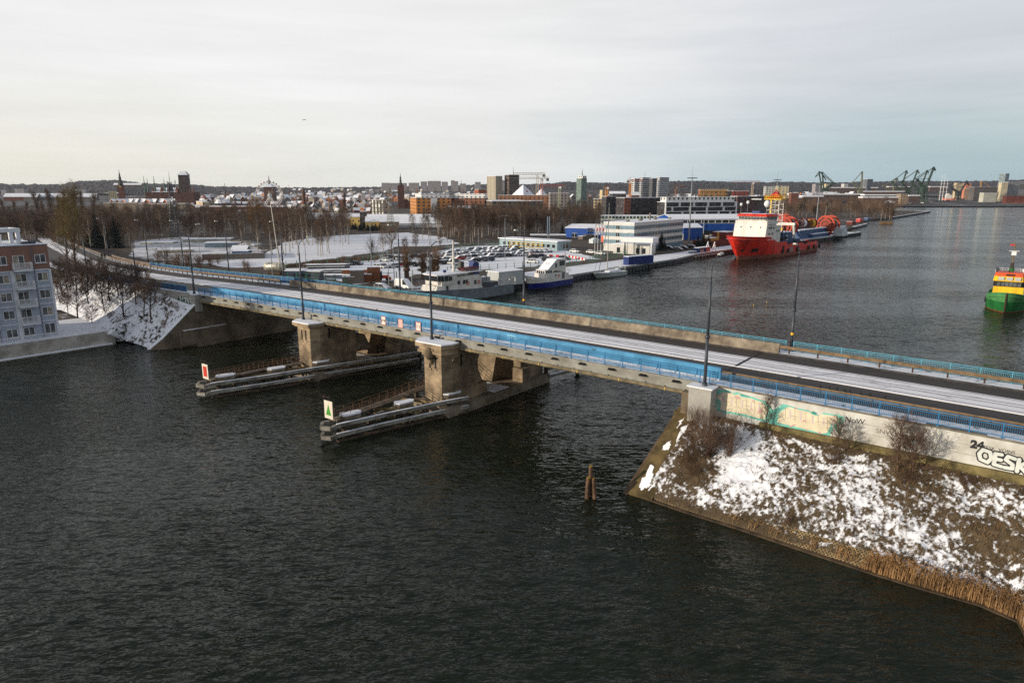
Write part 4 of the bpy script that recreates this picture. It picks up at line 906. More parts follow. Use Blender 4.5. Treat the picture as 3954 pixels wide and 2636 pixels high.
b=MB(); vs=[(28.2,-.4,5.6),(28.59,-.4,5.9),(27.59,-8.1,.0),(27.1,-8.1,-.1)]; b.hexa([(p[0],p[1],-1.5) for p in vs[::-1]]+vs[::-1]); b.build('edge_kerb',mat('mossy_kerb',S(86,70,54),.9,.3,1,.4),t)
b=MB()
def on_slab(u,n): k=(n+.4)/-7.5; return (u-k*.85,n,6.4-6.25*k+.03)
for pts in ([(29.1,-5.6),(29.4,-5.5),(29.5,-6.0),(30.0,-6.4),(29.9,-7.2),(29.3,-7.4),(28.95,-6.9),(29.1,-6.2)],[(30.1,-6.5),(30.5,-6.1),(30.45,-7.0),(30.1,-7.3)],[(29.2,-3.6),(29.7,-3.3),(29.8,-4.0),(29.3,-4.2)],[(29.9,-2.0),(30.4,-1.7),(30.5,-3.2),(30.1,-3.4)],[(29.3,-1.6),(29.7,-1.3),(29.6,-2.2)]):
    q=[]
    for (ua,na),(uc,nc_) in zip(pts,pts[1:]+pts[:1]):
        for i in range(5): k=i/5; u=ua+(uc-ua)*k;n=na+(nc_-na)*k; q.append(on_slab(u+noise.noise(V3(u*4,n*4,1))*.22,n+noise.noise(V3(u*4,n*4,8))*.22))
    b.add(q,[tuple(range(len(q)))[::-1]])
b.build('snow_patch',SNOW,t)
b=MB(); b.box(28.2,30,-.6,4,4.2,5.9); b.build('abutment_bracket',MOSS,t)
# ---- street lamps of the bridge
def lamp_meshes():
    b=MB(); b.tube((0,0,-.3),(0,0,.25),.26,.24,10); b.tube((0,0,.25),(0,0,4.4),.155,.135,10); b.tube((0,0,4.55),(0,0,9.3),.125,.10,10); p=b.mesh('pole',True)
    b=MB(); b.tube((0,0,4.35),(0,0,4.6),.21,.21,10); b.tube((0,0,6.6),(0,0,6.75),.15,.15,10); c=b.mesh('clamp_ring',True)
    b=MB(); pts=[(0,0,9.3),(0,0,10.4),(0,.12,10.8),(0,.4,11.15),(0,.9,11.45),(0,1.5,11.6)]; b.path(pts,.055,6); b.tube((0,0,9.3),(0,0,9.5),.105,.07,8); a=b.mesh('lamp_arm',True)
    b=MB(); b.hexa([(-.13,1.35,11.54),(.13,1.35,11.54),(.17,2.15,11.62),(-.17,2.15,11.62),(-.09,1.4,11.7),(.09,1.4,11.7),(.12,2.1,11.78),(-.12,2.1,11.78)]); h=b.mesh('lamp_head')
    for m_,q in ((p,STEELD),(c,STEELD),(a,STEELD),(h,mat('lamp_housing',S(190,188,180),.5,.1,2))): m_.materials.append(q)
    return p,c,a,h
LM=lamp_meshes(); BAND=MB().lathe((0,0,0),[(.16,0),(.16,.28)],10).mesh('yellow_band'); BAND.materials.append(mat('yellow_paint',S(232,178,40),.5,.08,1))
def lamp(label,u,n,z,side,band=0,group='street lamps along the bridge',sc_=1.,arm=True):
    t=thing('street_lamp',label,'street lamp',U(u,n,z),BANG+(0 if side>0 else math.pi),group); t.scale=(1,1,sc_)
    o=place('pole',LM[0],None,t); place('clamp_ring',LM[1],None,o)
    if band: place('yellow_band',BAND,None,o,(0,0,band))
    if arm: place('lamp_arm',LM[2],None,t); place('lamp_head',LM[3],None,t)
lamp('dark street lamp on the pale pillar at the end of the graffiti wall',31.1,-.8,8.95,1)
lamp('dark street lamp standing on the snowy cap of the crested pier',-2.9,-1.15,8.7,1)
lamp('dark street lamp standing on the plain pier with two slits',-28.8,-.95,8.05,1)
lamp('dark street lamp on the pillar above the sloping wing wall at the far abutment',-60.3,-.6,8.9,1,arm=True)
lamp('dark armless pole among the bare trees of the slope, beyond the wing wall lamp',-81,-1.0,7.9,1,arm=False)
lamp('dark pole rising beside the pair of bare trees on the slope',-106,-.2,7.4,1,arm=False)
lamp('dark pole beside the roof corner of the apartment house',-124,2.6,6.9,1,arm=False)
def scan_u(px,off):
    best=None
    for i in range(len(CL)-1):
        for k in range(20):
            c=CL[i].lerp(CL[i+1],k/20); d=(CL[i]-CL[i+1]).normalized(); nn=Vector((-d.y,d.x)); q=c+nn*off; p=U(q.x,q.y); s=p.y*cp+(CH-9)*sp; X=1977+FP*p.x/s
            if best is None or abs(X-px)<best[0]: best=(abs(X-px),q.x,q.y,zr(c.x))
    return best[1:]
for px,lab,bd,arm in ((3055,'dark street lamp with yellow band standing over open water beside the barrier end',1.7,True),(2023,'dark street lamp with yellow band in front of the blue hulled boat',1.7,True),(1547,'dark street lamp in front of the white van',0,True),(1096,'dark lamp pole beside the silver wrapped yacht',0,True),(885,'dark lamp pole in front of the small blue shed',0,True),(708,'dark lamp pole with yellow band by the big snowy flat roofs',.8,True),(572,'dark lamp pole in front of the low hall with rounded grey front',0,True),(414,'dark lamp pole next to the two walkers',0,True),(238,'small dark lamp pole farther up the approach road',0,True),(171,'dark lamp pole with blue sign just past the apartment roof',0,True)):
    u,n,z=scan_u(px,9.35); lamp(lab,u,n,z,-1,bd,arm=arm)
# two walkers on the footpath
SKIN=mat('skin',S(190,150,130),.6,.05,1); 
def walker(label,px,py,h,col,leg,face):
    q=P(px,py,7.3); t=thing('person',label,'person',q,face)
    b=bpy.data.meshes.new('body'); vs=[];ed=[];rad=[]
    def ch(pts,start=None):
        prev=start
        for p,r in pts:
            vs.append(p); rad.append(r); i=len(vs)-1
            if prev is not None: ed.append((prev,i))
            prev=i
        return prev
    ch([((0,0,.92),.15)]); s=ch([((0,0,1.15),.17),((0,0,1.4),.17),((0,0,1.53),.075),((0,.02,1.62),.085),((0,.02,1.72),.10),((0,0,1.79),.05)],0)
    for q_ in (-1,1):
        ch([((q_*.1,q_*.02,.85),.11),((q_*.1,q_*.12,.48),.07),((q_*.1,q_*.16-.02,.10),.05),((q_*.1,q_*.16+.10,.04),.045)],0)
        ch([((q_*.2,0,1.42),.075),((q_*.25,-q_*.08,1.15),.055),((q_*.24,-q_*.02+.04,.9),.045),((q_*.23,0,.82),.04)],2)
    b.from_pydata(vs,ed,[]); o=bpy.data.objects.new('body',b); sc.collection.objects.link(o); o.parent=t
    m=o.modifiers.new('skin','SKIN'); 
    for i,v in enumerate(b.skin_vertices[0].data): v.radius=(rad[i],rad[i]); v.use_root=(i==0)
    o.modifiers.new('s','SUBSURF').levels=1; b.materials.append(mat('coat_'+col[0],col[1],.8,.1,3))
    bb=MB(); bb.ball((0,.0,1.74),.115,8,6,1.1); bb.build('hat',mat('hat_dark',(.02,.02,.022),.9,0),t,True)
    bb=MB()
    for q_ in (-1,1): bb.tube((q_*.1,0,.88),(q_*.1,q_*.12,.48),.12,.09,8); bb.tube((q_*.1,q_*.12,.48),(q_*.1,q_*.15,.12),.09,.07,8)
    bb.build('trousers',mat('trousers_'+leg[0],leg[1],.8,.1,3),t)
walker('person in a black coat walking on the snowy footpath beside another walker',395,1001,1.75,('black',(.012,.012,.014)),('black',(.015,.015,.02)),R(200))
walker('person in a dark blue jacket walking nearest the lamp pole on the footpath',406,1000,1.75,('blue',(.015,.02,.035)),('dark',(.012,.012,.014)),R(205))
# birds in a row on the near guard rail
for k,u in enumerate((40.2,40.9,41.5,42.1,42.5,43.3,44.0,45.1)):
    z=zr(u)+.86; q=U(u,1.75,z)
    b=MB(); b.ball((0,0,.12),.085,8,6,1.25); b.ball((.03,.06,.24),.05,8,6); b.tube((0,-.05,.1),(0,-.24,.02),.04,.015,6); b.tube((.03,.1,.24),(.03,.15,.235),.012,.003,5); o=b.build('bird',BLACK,None,True); o.location=q; o.rotation_euler=(0,0,BANG+(.5 if k%3 else 2.4)); tag(o,'small dark bird perched in the row on the brown guard rail','bird','birds on the guard rail')
# ================= port: quay walls, offices, halls, cars, yard
Z0=1.93
def psx(p): s=p[1]*cp+(CH-p[2])*sp; return 1977+FP*p[0]/s
def solve_t(c,d,x,z):
    "distance along d from c until the photo column x"
    k=(x-1977)/FP; s0=c[1]*cp+(CH-z)*sp; return (k*s0-c[0])/(d[0]-k*d[1]*cp)
def flat(t,L,W,h,m,roof=SNOW,par=.0,base=0.,ov=.12,th=.3):
    b=MB(); b.box(0,L,0,W,base,h); w_=b.build('walls',m,t)
    b=MB(); b.box(-ov,L+ov,-ov,W+ov,h,h+th); b.build('roof',roof,t); return w_
def gable(t,L,W,h,rise,m,roof=SNOW,along='x',ov=.3,th=.22):
    b=MB()
    if along=='x': b.yz([(0,0),(W,0),(W,h),(W/2,h+rise),(0,h)],0,L)
    else: b.xz([(0,0),(L,0),(L,h),(L/2,h+rise),(0,h)],0,W)
    b.build('walls',m,t); b=MB(); k=rise/((W if along=='x' else L)/2)
    if along=='x':
        for q in (0,1):
            f=lambda y,z:(y if q==0 else W-y,z)
            b.yz([f(-ov,h-ov*k+.02),f(W/2,h+rise+.02),f(W/2,h+rise+th),f(-ov,h-ov*k+th)][::1 if q==0 else -1],-ov,L+ov)
    else:
        for q in (0,1):
            f=lambda y,z:(y if q==0 else L-y,z)
            b.xz([f(-ov,h-ov*k+.02),f(L/2,h+rise+.02),f(L/2,h+rise+th),f(-ov,h-ov*k+th)][::1 if q==0 else -1],-ov,W+ov)
    b.build('roof',roof,t)
def corner(name,label,cat,xl,xc,xr,ytop,Y,m,ang=52.5,z0=None,kind='flat',rise=2,roof=SNOW,group=None,along='x',th=.3,minl=4):
    "building with its near corner in photo column xc at distance Y; right face runs to column xr, left face to column xl"
    c=PD(xc,ytop,Y); z0=gz(c.x,Y)+.3 if z0 is None else z0; h=c.z-z0-(0 if kind=='flat' else rise)
    d=(math.cos(R(ang)),math.sin(R(ang))); e=(-d[1],d[0])
    L=solve_t(c,d,xr,c.z) if xr!=xc else minl; W=solve_t(c,e,xl,c.z) if xl!=xc else minl
    L=min(max(L,minl),150); W=min(max(W,minl),90)
    t=thing(name,label,cat,(c.x,c.y,z0),R(ang),group)
    if kind=='flat': flat(t,L,W,h,m,roof,th=th)
    else: gable(t,L,W,max(h,1),rise,m,roof,along)
    return t,L,W,h
# quay walls
SHEET=mat('sheet_pile',S(74,78,82),.7,.3,1,.2,dirt=S(44,44,46)); CAPC=mat('quay_cap',S(150,148,142),.85,.15,.6)
def quaywall(label,pts,piles=True,zt=1.93,back=1.2):
    t=thing('quay_wall',label,'quay wall',pts[0],0,'quay walls of the harbour'); o=pts[0]
    b=MB();s=MB();c=MB()
    for a,e in zip(pts,pts[1:]):
        a=a-o;e=e-o; d=(e-a).normalized(); n=V3(d.y,-d.x,0)
        c.hexa([tuple(p) for p in (a+n*.35+V3(0,0,zt-.55),e+n*.35+V3(0,0,zt-.55),e-n*back+V3(0,0,zt-.55),a-n*back+V3(0,0,zt-.55),a+n*.35+V3(0,0,zt),e+n*.35+V3(0,0,zt),e-n*back+V3(0,0,zt),a-n*back+V3(0,0,zt))])
        s.hexa([tuple(p) for p in (a+n*.2+V3(0,0,zt),e+n*.2+V3(0,0,zt),e-n*back+V3(0,0,zt),a-n*back+V3(0,0,zt),a+n*.2+V3(0,0,zt+.1),e+n*.2+V3(0,0,zt+.1),e-n*back+V3(0,0,zt+.1),a-n*back+V3(0,0,zt+.1))])
        L_=(e-a).length; k=int(L_/2.1)
        b.hexa([tuple(p) for p in (a+n*.02+V3(0,0,-1.5),e+n*.02+V3(0,0,-1.5),e-n*.5+V3(0,0,-1.5),a-n*.5+V3(0,0,-1.5),a+n*.02+V3(0,0,zt-.56),e+n*.02+V3(0,0,zt-.56),e-n*.5+V3(0,0,zt-.56),a-n*.5+V3(0,0,zt-.56))])
        if piles:
            for i in range(k): p=a+(e-a)*((i+.5)/k); b.beam(p+n*.25+V3(0,0,-1),p+n*.25+V3(0,0,zt-.3),.5,.5)
    b.build('sheet_piles',SHEET,t); c.build('wall_cap',CAPC,t); s.build('quay_snow',SNOW,t)
quaywall('snow-topped sheet pile quay with pale cap where the sailing yacht lies',[V3(-44.5,136.5,0),V3(18.7,202.8,0),V3(59.3,250,0)])
quaywall('plain concrete quay edge between the blue container pier and the red ship',[V3(59.6,250.2,0),V3(71.8,269,0),V3(100,300,0)],False)
quaywall('snowy quay behind the stern of the red ship with dark rubber edge',[V3(100,300,0),V3(164.9,367.4,0),V3(211.3,418,0)])
quaywall('dark sheet piled far pier tip with snowy top standing out in the river',[V3(363.8,662,0),V3(520,864,0),V3(510,878,0)],True)
quaywall('short low quay with snow beyond the plastic wrapped cargo',[V3(238,481,0),V3(271,528,0)],False)
struct(strip_mesh([V3(-43,140,0),V3(-38,160,0),V3(10,214,0),V3(50,258,0),V3(66,275,0),V3(160,382,0),V3(196,424,0),V3(206,414,0),V3(164,368.5,0),V3(70.5,270,0),V3(57.6,250.5,0),V3(17.8,204,0)],1.94).build('quay_apron',QM))
ROAD2=ground_mat('wet_yard',.35,(.075,.07,.066),.2,1.1,tracks=50)
# office
OFW=mat('office_white',S(204,204,200),.8,.07,.4); OFB=mat('office_blue_band',S(112,136,150),.75,.08,.4)
OA=52.5; t=thing('office_block','four storey white office block with grey blue window bands by the quay','office building',(49,277,Z0),R(OA))
OL,OW,OH=47.5,14,11.6
flat(t,OL,OW,OH,OFW,th=.25)
gm=MB().box(-.68,.68,-.04,.02,-.75,.75); gm.c=1; gm.box(-.04,.04,-.07,.0,-.75,.75); gm.box(-.74,.74,-.06,0,-.82,-.75); wmesh=gm.mesh('window'); wmesh.materials.append(GLASS); wmesh.materials.append(WHITE)
for k,z in enumerate((9.7,6.8,3.9)):
    b=MB(); b.box(-.03,OL,-.035,0,z-.75,z+.75); b.box(-.035,0,0,OW,z-.75,z+.75); bd=b.build('window_band',OFB,t)
    for i in range(17): place('window',wmesh,None,t,(1.8+i*2.72,-.04,z))
    place('window',wmesh,None,t,(-.04,OW/2+.4,z),rz=-R(90))
b=MB(); b.box(-.03,OL,-.03,0,0,1.9); b.build('plinth_band',OFB,t)
b=MB()
for x,y in ((6,6),(15,5),(22,8),(31,6),(38,9),(42,4)): b.box(x,x+1.2,y,y+1,OH+.25,OH+1.0)
b.box(26,26.6,6,6.6,OH+.25,OH+3.2); b.build('roof_vent',CONC,t)
# entry with portal canopy
c=P(*C4(785,1165)); t=thing('gate_house','low white gate house with tall white portal canopy in front of the office','gate house',(c.x,c.y,Z0),R(-30))
flat(t,15,7,3.6,mat('white_cladding',S(205,203,198),.75,.06,.5)); b=MB(); b.box(6,6.5,-5,-4.6,0,5.2); b.box(17,17.4,-5,-4.6,0,5.2); b.box(9,9.3,-1.2,-.9,0,5); b.build('column',WHITE,t); b=MB(); b.box(5.2,18,-5.6,1,5.0,6.7); b.build('canopy',WHITE,t); b=MB(); b.box(5.1,18.1,-5.7,1.1,6.7,6.85); b.build('canopy_snow',SNOW,t)
b=MB(); 
for x in (1.5,9.5,12): b.box(x,x+1.4,-.03,.02,.3,2.4)
b.build('door',GLASS,t)
BLUEH=mat('blue_cladding',S(20,72,150),.5,.12,.6,.1,streak=True)
# blue halls
t,L,W,h=corner('blue_hall','bright blue metal hall with white windows left of the office block','warehouse',2183,2183,2400,868,369,BLUEH,-25,Z0,'gable',1.6,minl=22)
for x,z,w_,hh in ((12.5,3.4,3.8,.7),(22,3.4,3.6,.7),(4,.0,2.6,2),(13.2,.2,3,1.6)):
    b=MB(); b.box(x,x+w_,-.05,.02,z+.2,z+.2+hh); wd=b.build('window',GLASS,t); b=MB(); b.box(x-.1,x+w_+.1,-.04,-.01,z+.08,z+.2); b.box(x-.1,x+w_+.1,-.04,-.01,z+.2+hh,z+.32+hh); b.box(x+w_/2-.06,x+w_/2+.06,-.07,-.05,z+.2,z+.2+hh); b.build('frame',WHITE,wd)
c=P(2598,906); t=thing('blue_hall','long blue hall with a band of white framed windows behind the red ship bow','warehouse',(c.x,c.y,Z0),R(8))
gable(t,58,28,8.6,2.2,BLUEH); b=MB(); b.box(0,58,-.05,0,6.3,8.2); b.build('window_strip',GLASS,t); b=MB(); b.box(0,58,-.12,-.06,6.2,6.4); b.box(0,58,-.12,-.06,8.1,8.4)
for k in range(15): b.box(k*4.1,k*4.1+.35,-.11,-.06,6.4,8.1)
b.build('window_frame',WHITE,t); b=MB()
for x in (18,37,48): b.tube((x,-.3,0),(x,-.3,7.9),.16,n=6)
b.build('downpipe',mat('pale_pipe',S(170,180,184),.5,.1,1),t)
b=MB(); b.box(2,58,-.04,0,0,2.2); b.build('open_bay_shade',BLACK,t)  # flat black strip painted for the shade inside the open bays
t,L,W,h=corner('small_blue_hall','small gable-ended blue shed with snowy roof in front of the long blue hall','shed',2600,2642,2713,866,348,BLUEH,20,Z0,'gable',1.8,minl=5,along='x')
b=MB(); b.box(-.04,0,.3,3.6,0,3.0); b.build('shed_door',mat('cream_door',S(196,186,150),.6,.1,1),t)
t,L,W,h=corner('white_office','long two storey pale building with green framed windows behind the office','office building',2318,2322,2544,833,520,facade('pale_office',S(196,196,190),px=2.6,pz=3.2,fx=.6,fz=.45,frame=S(90,140,140)),-4,Z0,minl=12)
# canteen with yellow pipework
t=thing('canteen','low grey blue building with flat snowy roof beside the car park','building',(24.4,289,Z0),R(137))
flat(t,33,8.5,3.7,mat('grey_blue_render',S(140,160,166),.8,.08,.5),th=.35,ov=.5)
b=MB()
for k in range(11): x=1.5+k*2.8; b.box(x,x+1.5,8.5,8.54,1.1,2.6)
WIN4=b.c
b=None
for k in range(11):
    x=1.2+k*2.8; b=MB(); b.box(x,x+1.5,8.49,8.54,1.1,2.6); wd=b.build('window',GLASS,t); b=MB(); b.box(x-.1,x+1.6,8.5,8.56,1.0,1.1); b.box(x-.1,x+1.6,8.5,8.56,2.6,2.7); b.build('frame',WHITE,wd)
b=MB(); b.box(-.04,0,1,4.5,.9,2.7); b.build('window',GLASS,t)
YEL=mat('yellow_pipe',S(222,178,36),.5,.1,1)
t=thing('pipe_rack','yellow pipework rack in front of the low grey blue building','pipe rack',P(*C3(1665,1120)),R(-42)); b=MB()
for z in (1.2,2.4,3.3): b.tube((0,0,z),(17,1.7,z),.09,n=6)
for k in range(5): b.beam((k*4.2,k*.42,0),(k*4.2,k*.42,3.4),.12,.12)
for k in range(4): b.beam((k*4.2,k*.42,.2),(k*4.2+4.2,k*.42+.42,3.2),.07,.07)
b.build('pipes',YEL,t)
t=thing('chimney_stack','slim blue metal chimney stack with pale pipes beside the blue hall','chimney',P(2117,922),0); b=MB(); b.box(-.75,.75,-.75,.75,0,10.6); b.build('stack',mat('stack_blue',S(36,66,110),.5,.1,1),t); b=MB()
for q in (-.45,.45): b.tube((q,-.85,.4),(q,-.85,11.4),.22,n=8)
b.build('flue',mat('flue_steel',S(150,160,170),.35,.1,1,metal=.6),t)
b=MB(); b.box(-9,9,-1,7,0,1.8); b.build('base',mat('dark_block',S(70,72,76),.8,.1,1),t); b=MB(); b.box(-9.2,9.2,-1.2,7.2,1.8,2.1); b.build('base_snow',SNOW,t)
# container, flags, barriers
c=P(*C4(960,1303)); CONT=mat('container_blue',S(34,54,112),.5,.15,.8)
t=thing('shipping_container','dark blue shipping container with snow on top standing on the quay','container',(c.x,c.y,Z0+.03),R(37)); b=MB(); b.box(0,12.2,0,2.45,0,2.75)
for k in range(40): b.box(.2+k*.3,.34+k*.3,-.045,0,.15,2.6); b.box(-.045,0,.15+(k%8)*.28,.28+(k%8)*.28,.15,2.6) if k<8 else None
b.build('container_body',CONT,t); b=MB(); b.box(0,12.2,0,2.45,2.75,2.9); b.build('container_snow',SNOW,t)
for px in (2296,2307,2319):
    t=thing('flag_pole','white pole with a white flag bearing a red stripe, one of three by the fence','flag',P(px,985),0,'three flags by the gate'); b=MB(); b.tube((0,0,0),(0,0,12),.08,.05,8); b.build('pole',WHITE,t)
    b=MB(); b.sheet([[(math.sin(k*.9)*.15-.05*k*j/3+j*.5*(1-.2*k/6),.1*math.sin(k+j),11.8-k*.62-j*.12) for j in range(4)] for k in range(7)]); f=b.build('flag_cloth',mat('flag_white',S(226,222,222),.8,.04,1),t)
    b=MB(); b.sheet([[(math.sin(k*.9)*.15-.05*k*j/3+j*.5*(1-.2*k/6),.1*math.sin(k+j)-.02,11.8-k*.62-j*.12) for j in (1,2)] for k in (2,3,4)]); b.build('flag_emblem',mat('flag_red',S(200,50,60),.8,.05,1),f)
RB_=[mat('barrier_red',S(190,40,40),.5,.08,1),mat('barrier_white',S(214,210,208),.5,.08,1)]
bm=[]
for m_ in RB_: q=MB(); q.xz([(-.9,0),(.9,0),(.9,.25),(.8,.85),(-.8,.85),(-.9,.25)],-.22,.22); me=q.mesh('barrier'); me.materials.append(m_); bm.append(me)
pp_=[P(*C3(1870,1185)),P(*C3(2060,1205)),P(*C3(2349,1215)),P(*C4(480,1250))]; pl=resample(pp_,27)
for i in range(26):
    p=pl[i]; d=pl[i+1]-pl[i]; o=place('water_barrier',bm[i%2],None,None,(p.x,p.y,Z0),math.atan2(d.y,d.x)); o.scale.x=d.length/1.9; tag(o,('red' if i%2==0 else 'white')+' plastic road barrier in the row behind the car park fence','barrier','red and white barriers in a row')
# fences
GREENP=mat('green_post',S(58,122,92),.6,.12,1); WIREM=mat('fence_wire',S(120,150,150),.6,.1,1)
def fence(label,pts,h=2.4,step=3.2,m=GREENP):
    t=thing('mesh_fence',label,'fence',pts[0],0,'green mesh fences round the port'); o=pts[0]; pm=MB().box(-.09,.09,-.09,.09,0,h).mesh('fence_post'); pm.materials.append(m); b=MB()
    for a,e in zip(pts,pts[1:]):
        a=a-o;e=e-o; a.z=e.z=0; L_=(e-a).length; k=max(1,round(L_/step))
        for i in range(k): place('fence_post',pm,None,t,a+(e-a)*(i/k))
        for z in (.15,h*.5,h-.1): b.beam(a+V3(0,0,z),e+V3(0,0,z),.03,.03)
        q=int(L_/.4)
        for i in range(q): p=a+(e-a)*(i/q); b.tube(p+V3(0,0,.1),p+V3(0,0,h-.1),.008,n=3)
    b.build('wire_panel',WIREM,t); t.location.z=Z0
fence('green post mesh fence between the grey ship and the car park',[P(*C3(870,1415)),P(*C3(1145,1392)),P(*C3(1530,1370)),P(*C3(1995,1335)),P(*C3(2349,1310)),P(*C4(440,1290))])
fence('green mesh fence in front of the brick stacks and the red tractor',[P(*C2(1210,1475)),P(*C2(1860,1515)),P(*C3(60,1492)),P(*C3(290,1478)),P(*C3(570,1450)),P(*C3(860,1430))])
fence('green fence along the brown reeds at the edge of the snow field',[P(*C2(1190,1330)),P(*C2(1660,1300)),P(*C2(2000,1275)),P(*C2(2349,1225)),P(*C3(270,1205))],2.2)
fence('green fence at the back of the car park below the bare wood',[P(*C3(960,1140)),P(*C3(1200,1110)),P(*C3(1650,1070))],2.2)
fence('green gate fence beside the moored yacht',[P(*C4(520,1275)),P(*C4(620,1250)),P(*C4(780,1225)),P(*C4(960,1195))])
# lamps of the port
def plamp(label,px,py,ptop,kind='arm',m=mat('galvanised_steel',S(128,132,136),.5,.1,2),group='street lamps of the port'):
    c=P(px,py,Z0); h=PD(px,ptop,c.y).z-Z0; t=thing('port_lamp',label,'street lamp',c,rnd.uniform(-.3,.3),group)
    b=MB(); b.tube((0,0,0),(0,0,h*.96),.13,.07,6); b.build('pole',m,t); b=MB()
    if kind=='arm': b.path([(0,0,h*.95),(.25,0,h*.985),(1.3,0,h)],.05,5); b.box(1.1,1.8,-.12,.12,h-.06,h+.08)
    elif kind=='t': b.beam((-.9,0,h),(.9,0,h),.1,.1); b.box(-1.2,-.6,-.15,.15,h-.05,h+.1); b.box(.6,1.2,-.15,.15,h-.05,h+.1)
    b.build('lamp_head',m,t)
for lab,px,py,pt,kd in (('tall twin headed lamp standing in the middle of the car park',*C3(1615,1242),580+745*.3406,'t'),('slender tall lamp left of the pollarded trees',*C3(105,1365),580+790*.3406,'arm'),('curved lamp at the edge of the wood behind the car park',*C3(1315,1095),580+875*.3406,'arm'),('curved lamp behind the left end of the yellow pipe rack',*C3(1785,1040),580+910*.3406,'arm'),('curved lamp left of the slim blue chimney',*C3(1995,1005),580+880*.3406,'arm'),('curved lamp just right of the slim blue chimney',*C4(130,960),580+850*.3406,'arm'),('lamp on the snow in front of the birches',*C3(775,1085),580+912*.3406,'arm'),('lamp by the low grey blue building front corner',*C4(240,1290),580+1035*.3406,'arm'),('lamp in front of the white office end wall',*C4(945,1180),580+930*.3406,'arm'),('lamp by the dark conifer beside the office',*C4(1195,1165),580+1010*.3406,'arm'),('thin lamp by the silver wrapped yacht',*C2(1035,1420),580+925*.3406,'arm'),('lamp beside the fence of the snow field',*C2(1415,1300),580+1050*.3406,'arm'),('lamp among the low sheds with flat snowy roofs',*C2(210,1170),580+930*.3406,'arm'),('thin grey lamp beside the road bridge railing',*C3(300,1560),580+1100*.3406,'arm'),('thin lamp between the pollarded willows',*C3(360,1475),580+1060*.3406,'arm'),('thin pale lamp right of the pollarded willows',*C3(780,1500),580+1230*.3406,'arm')): plamp(lab,px,py,pt,kd)
def mast(label,px,py,ytop,yring):
    c=P(px,py,Z0); h=PD(px,ytop,c.y).z-Z0; hr=PD(px,yring,c.y).z-Z0; t=thing('floodlight_mast',label,'light mast',c,0,'tall floodlight masts'); b=MB(); b.tube((0,0,0),(0,0,hr),.42,.18,10); b.tube((0,0,hr),(0,0,h),.09,.03,6); b.build('mast_pole',mat('mast_grey',S(136,140,144),.5,.1,2),t)
    b=MB(); b.lathe((0,0,hr),[(.4,-.1),(1.6,-.05),(1.6,.1),(.4,.15)],12)
    for k in range(8): a=k*.785; b.box(1.9*math.cos(a)-.3,1.9*math.cos(a)+.3,1.9*math.sin(a)-.25,1.9*math.sin(a)+.25,hr-.25,hr+.1)
    b.build('floodlight_ring',STEELD,t)
mast('tallest floodlight mast with lightning rod beside the office block',2659,944,640,687); mast('floodlight mast behind the bridge of the red ship',2985,905,657,694); mast('floodlight mast between the two red cable reels',3150,880,690,712)
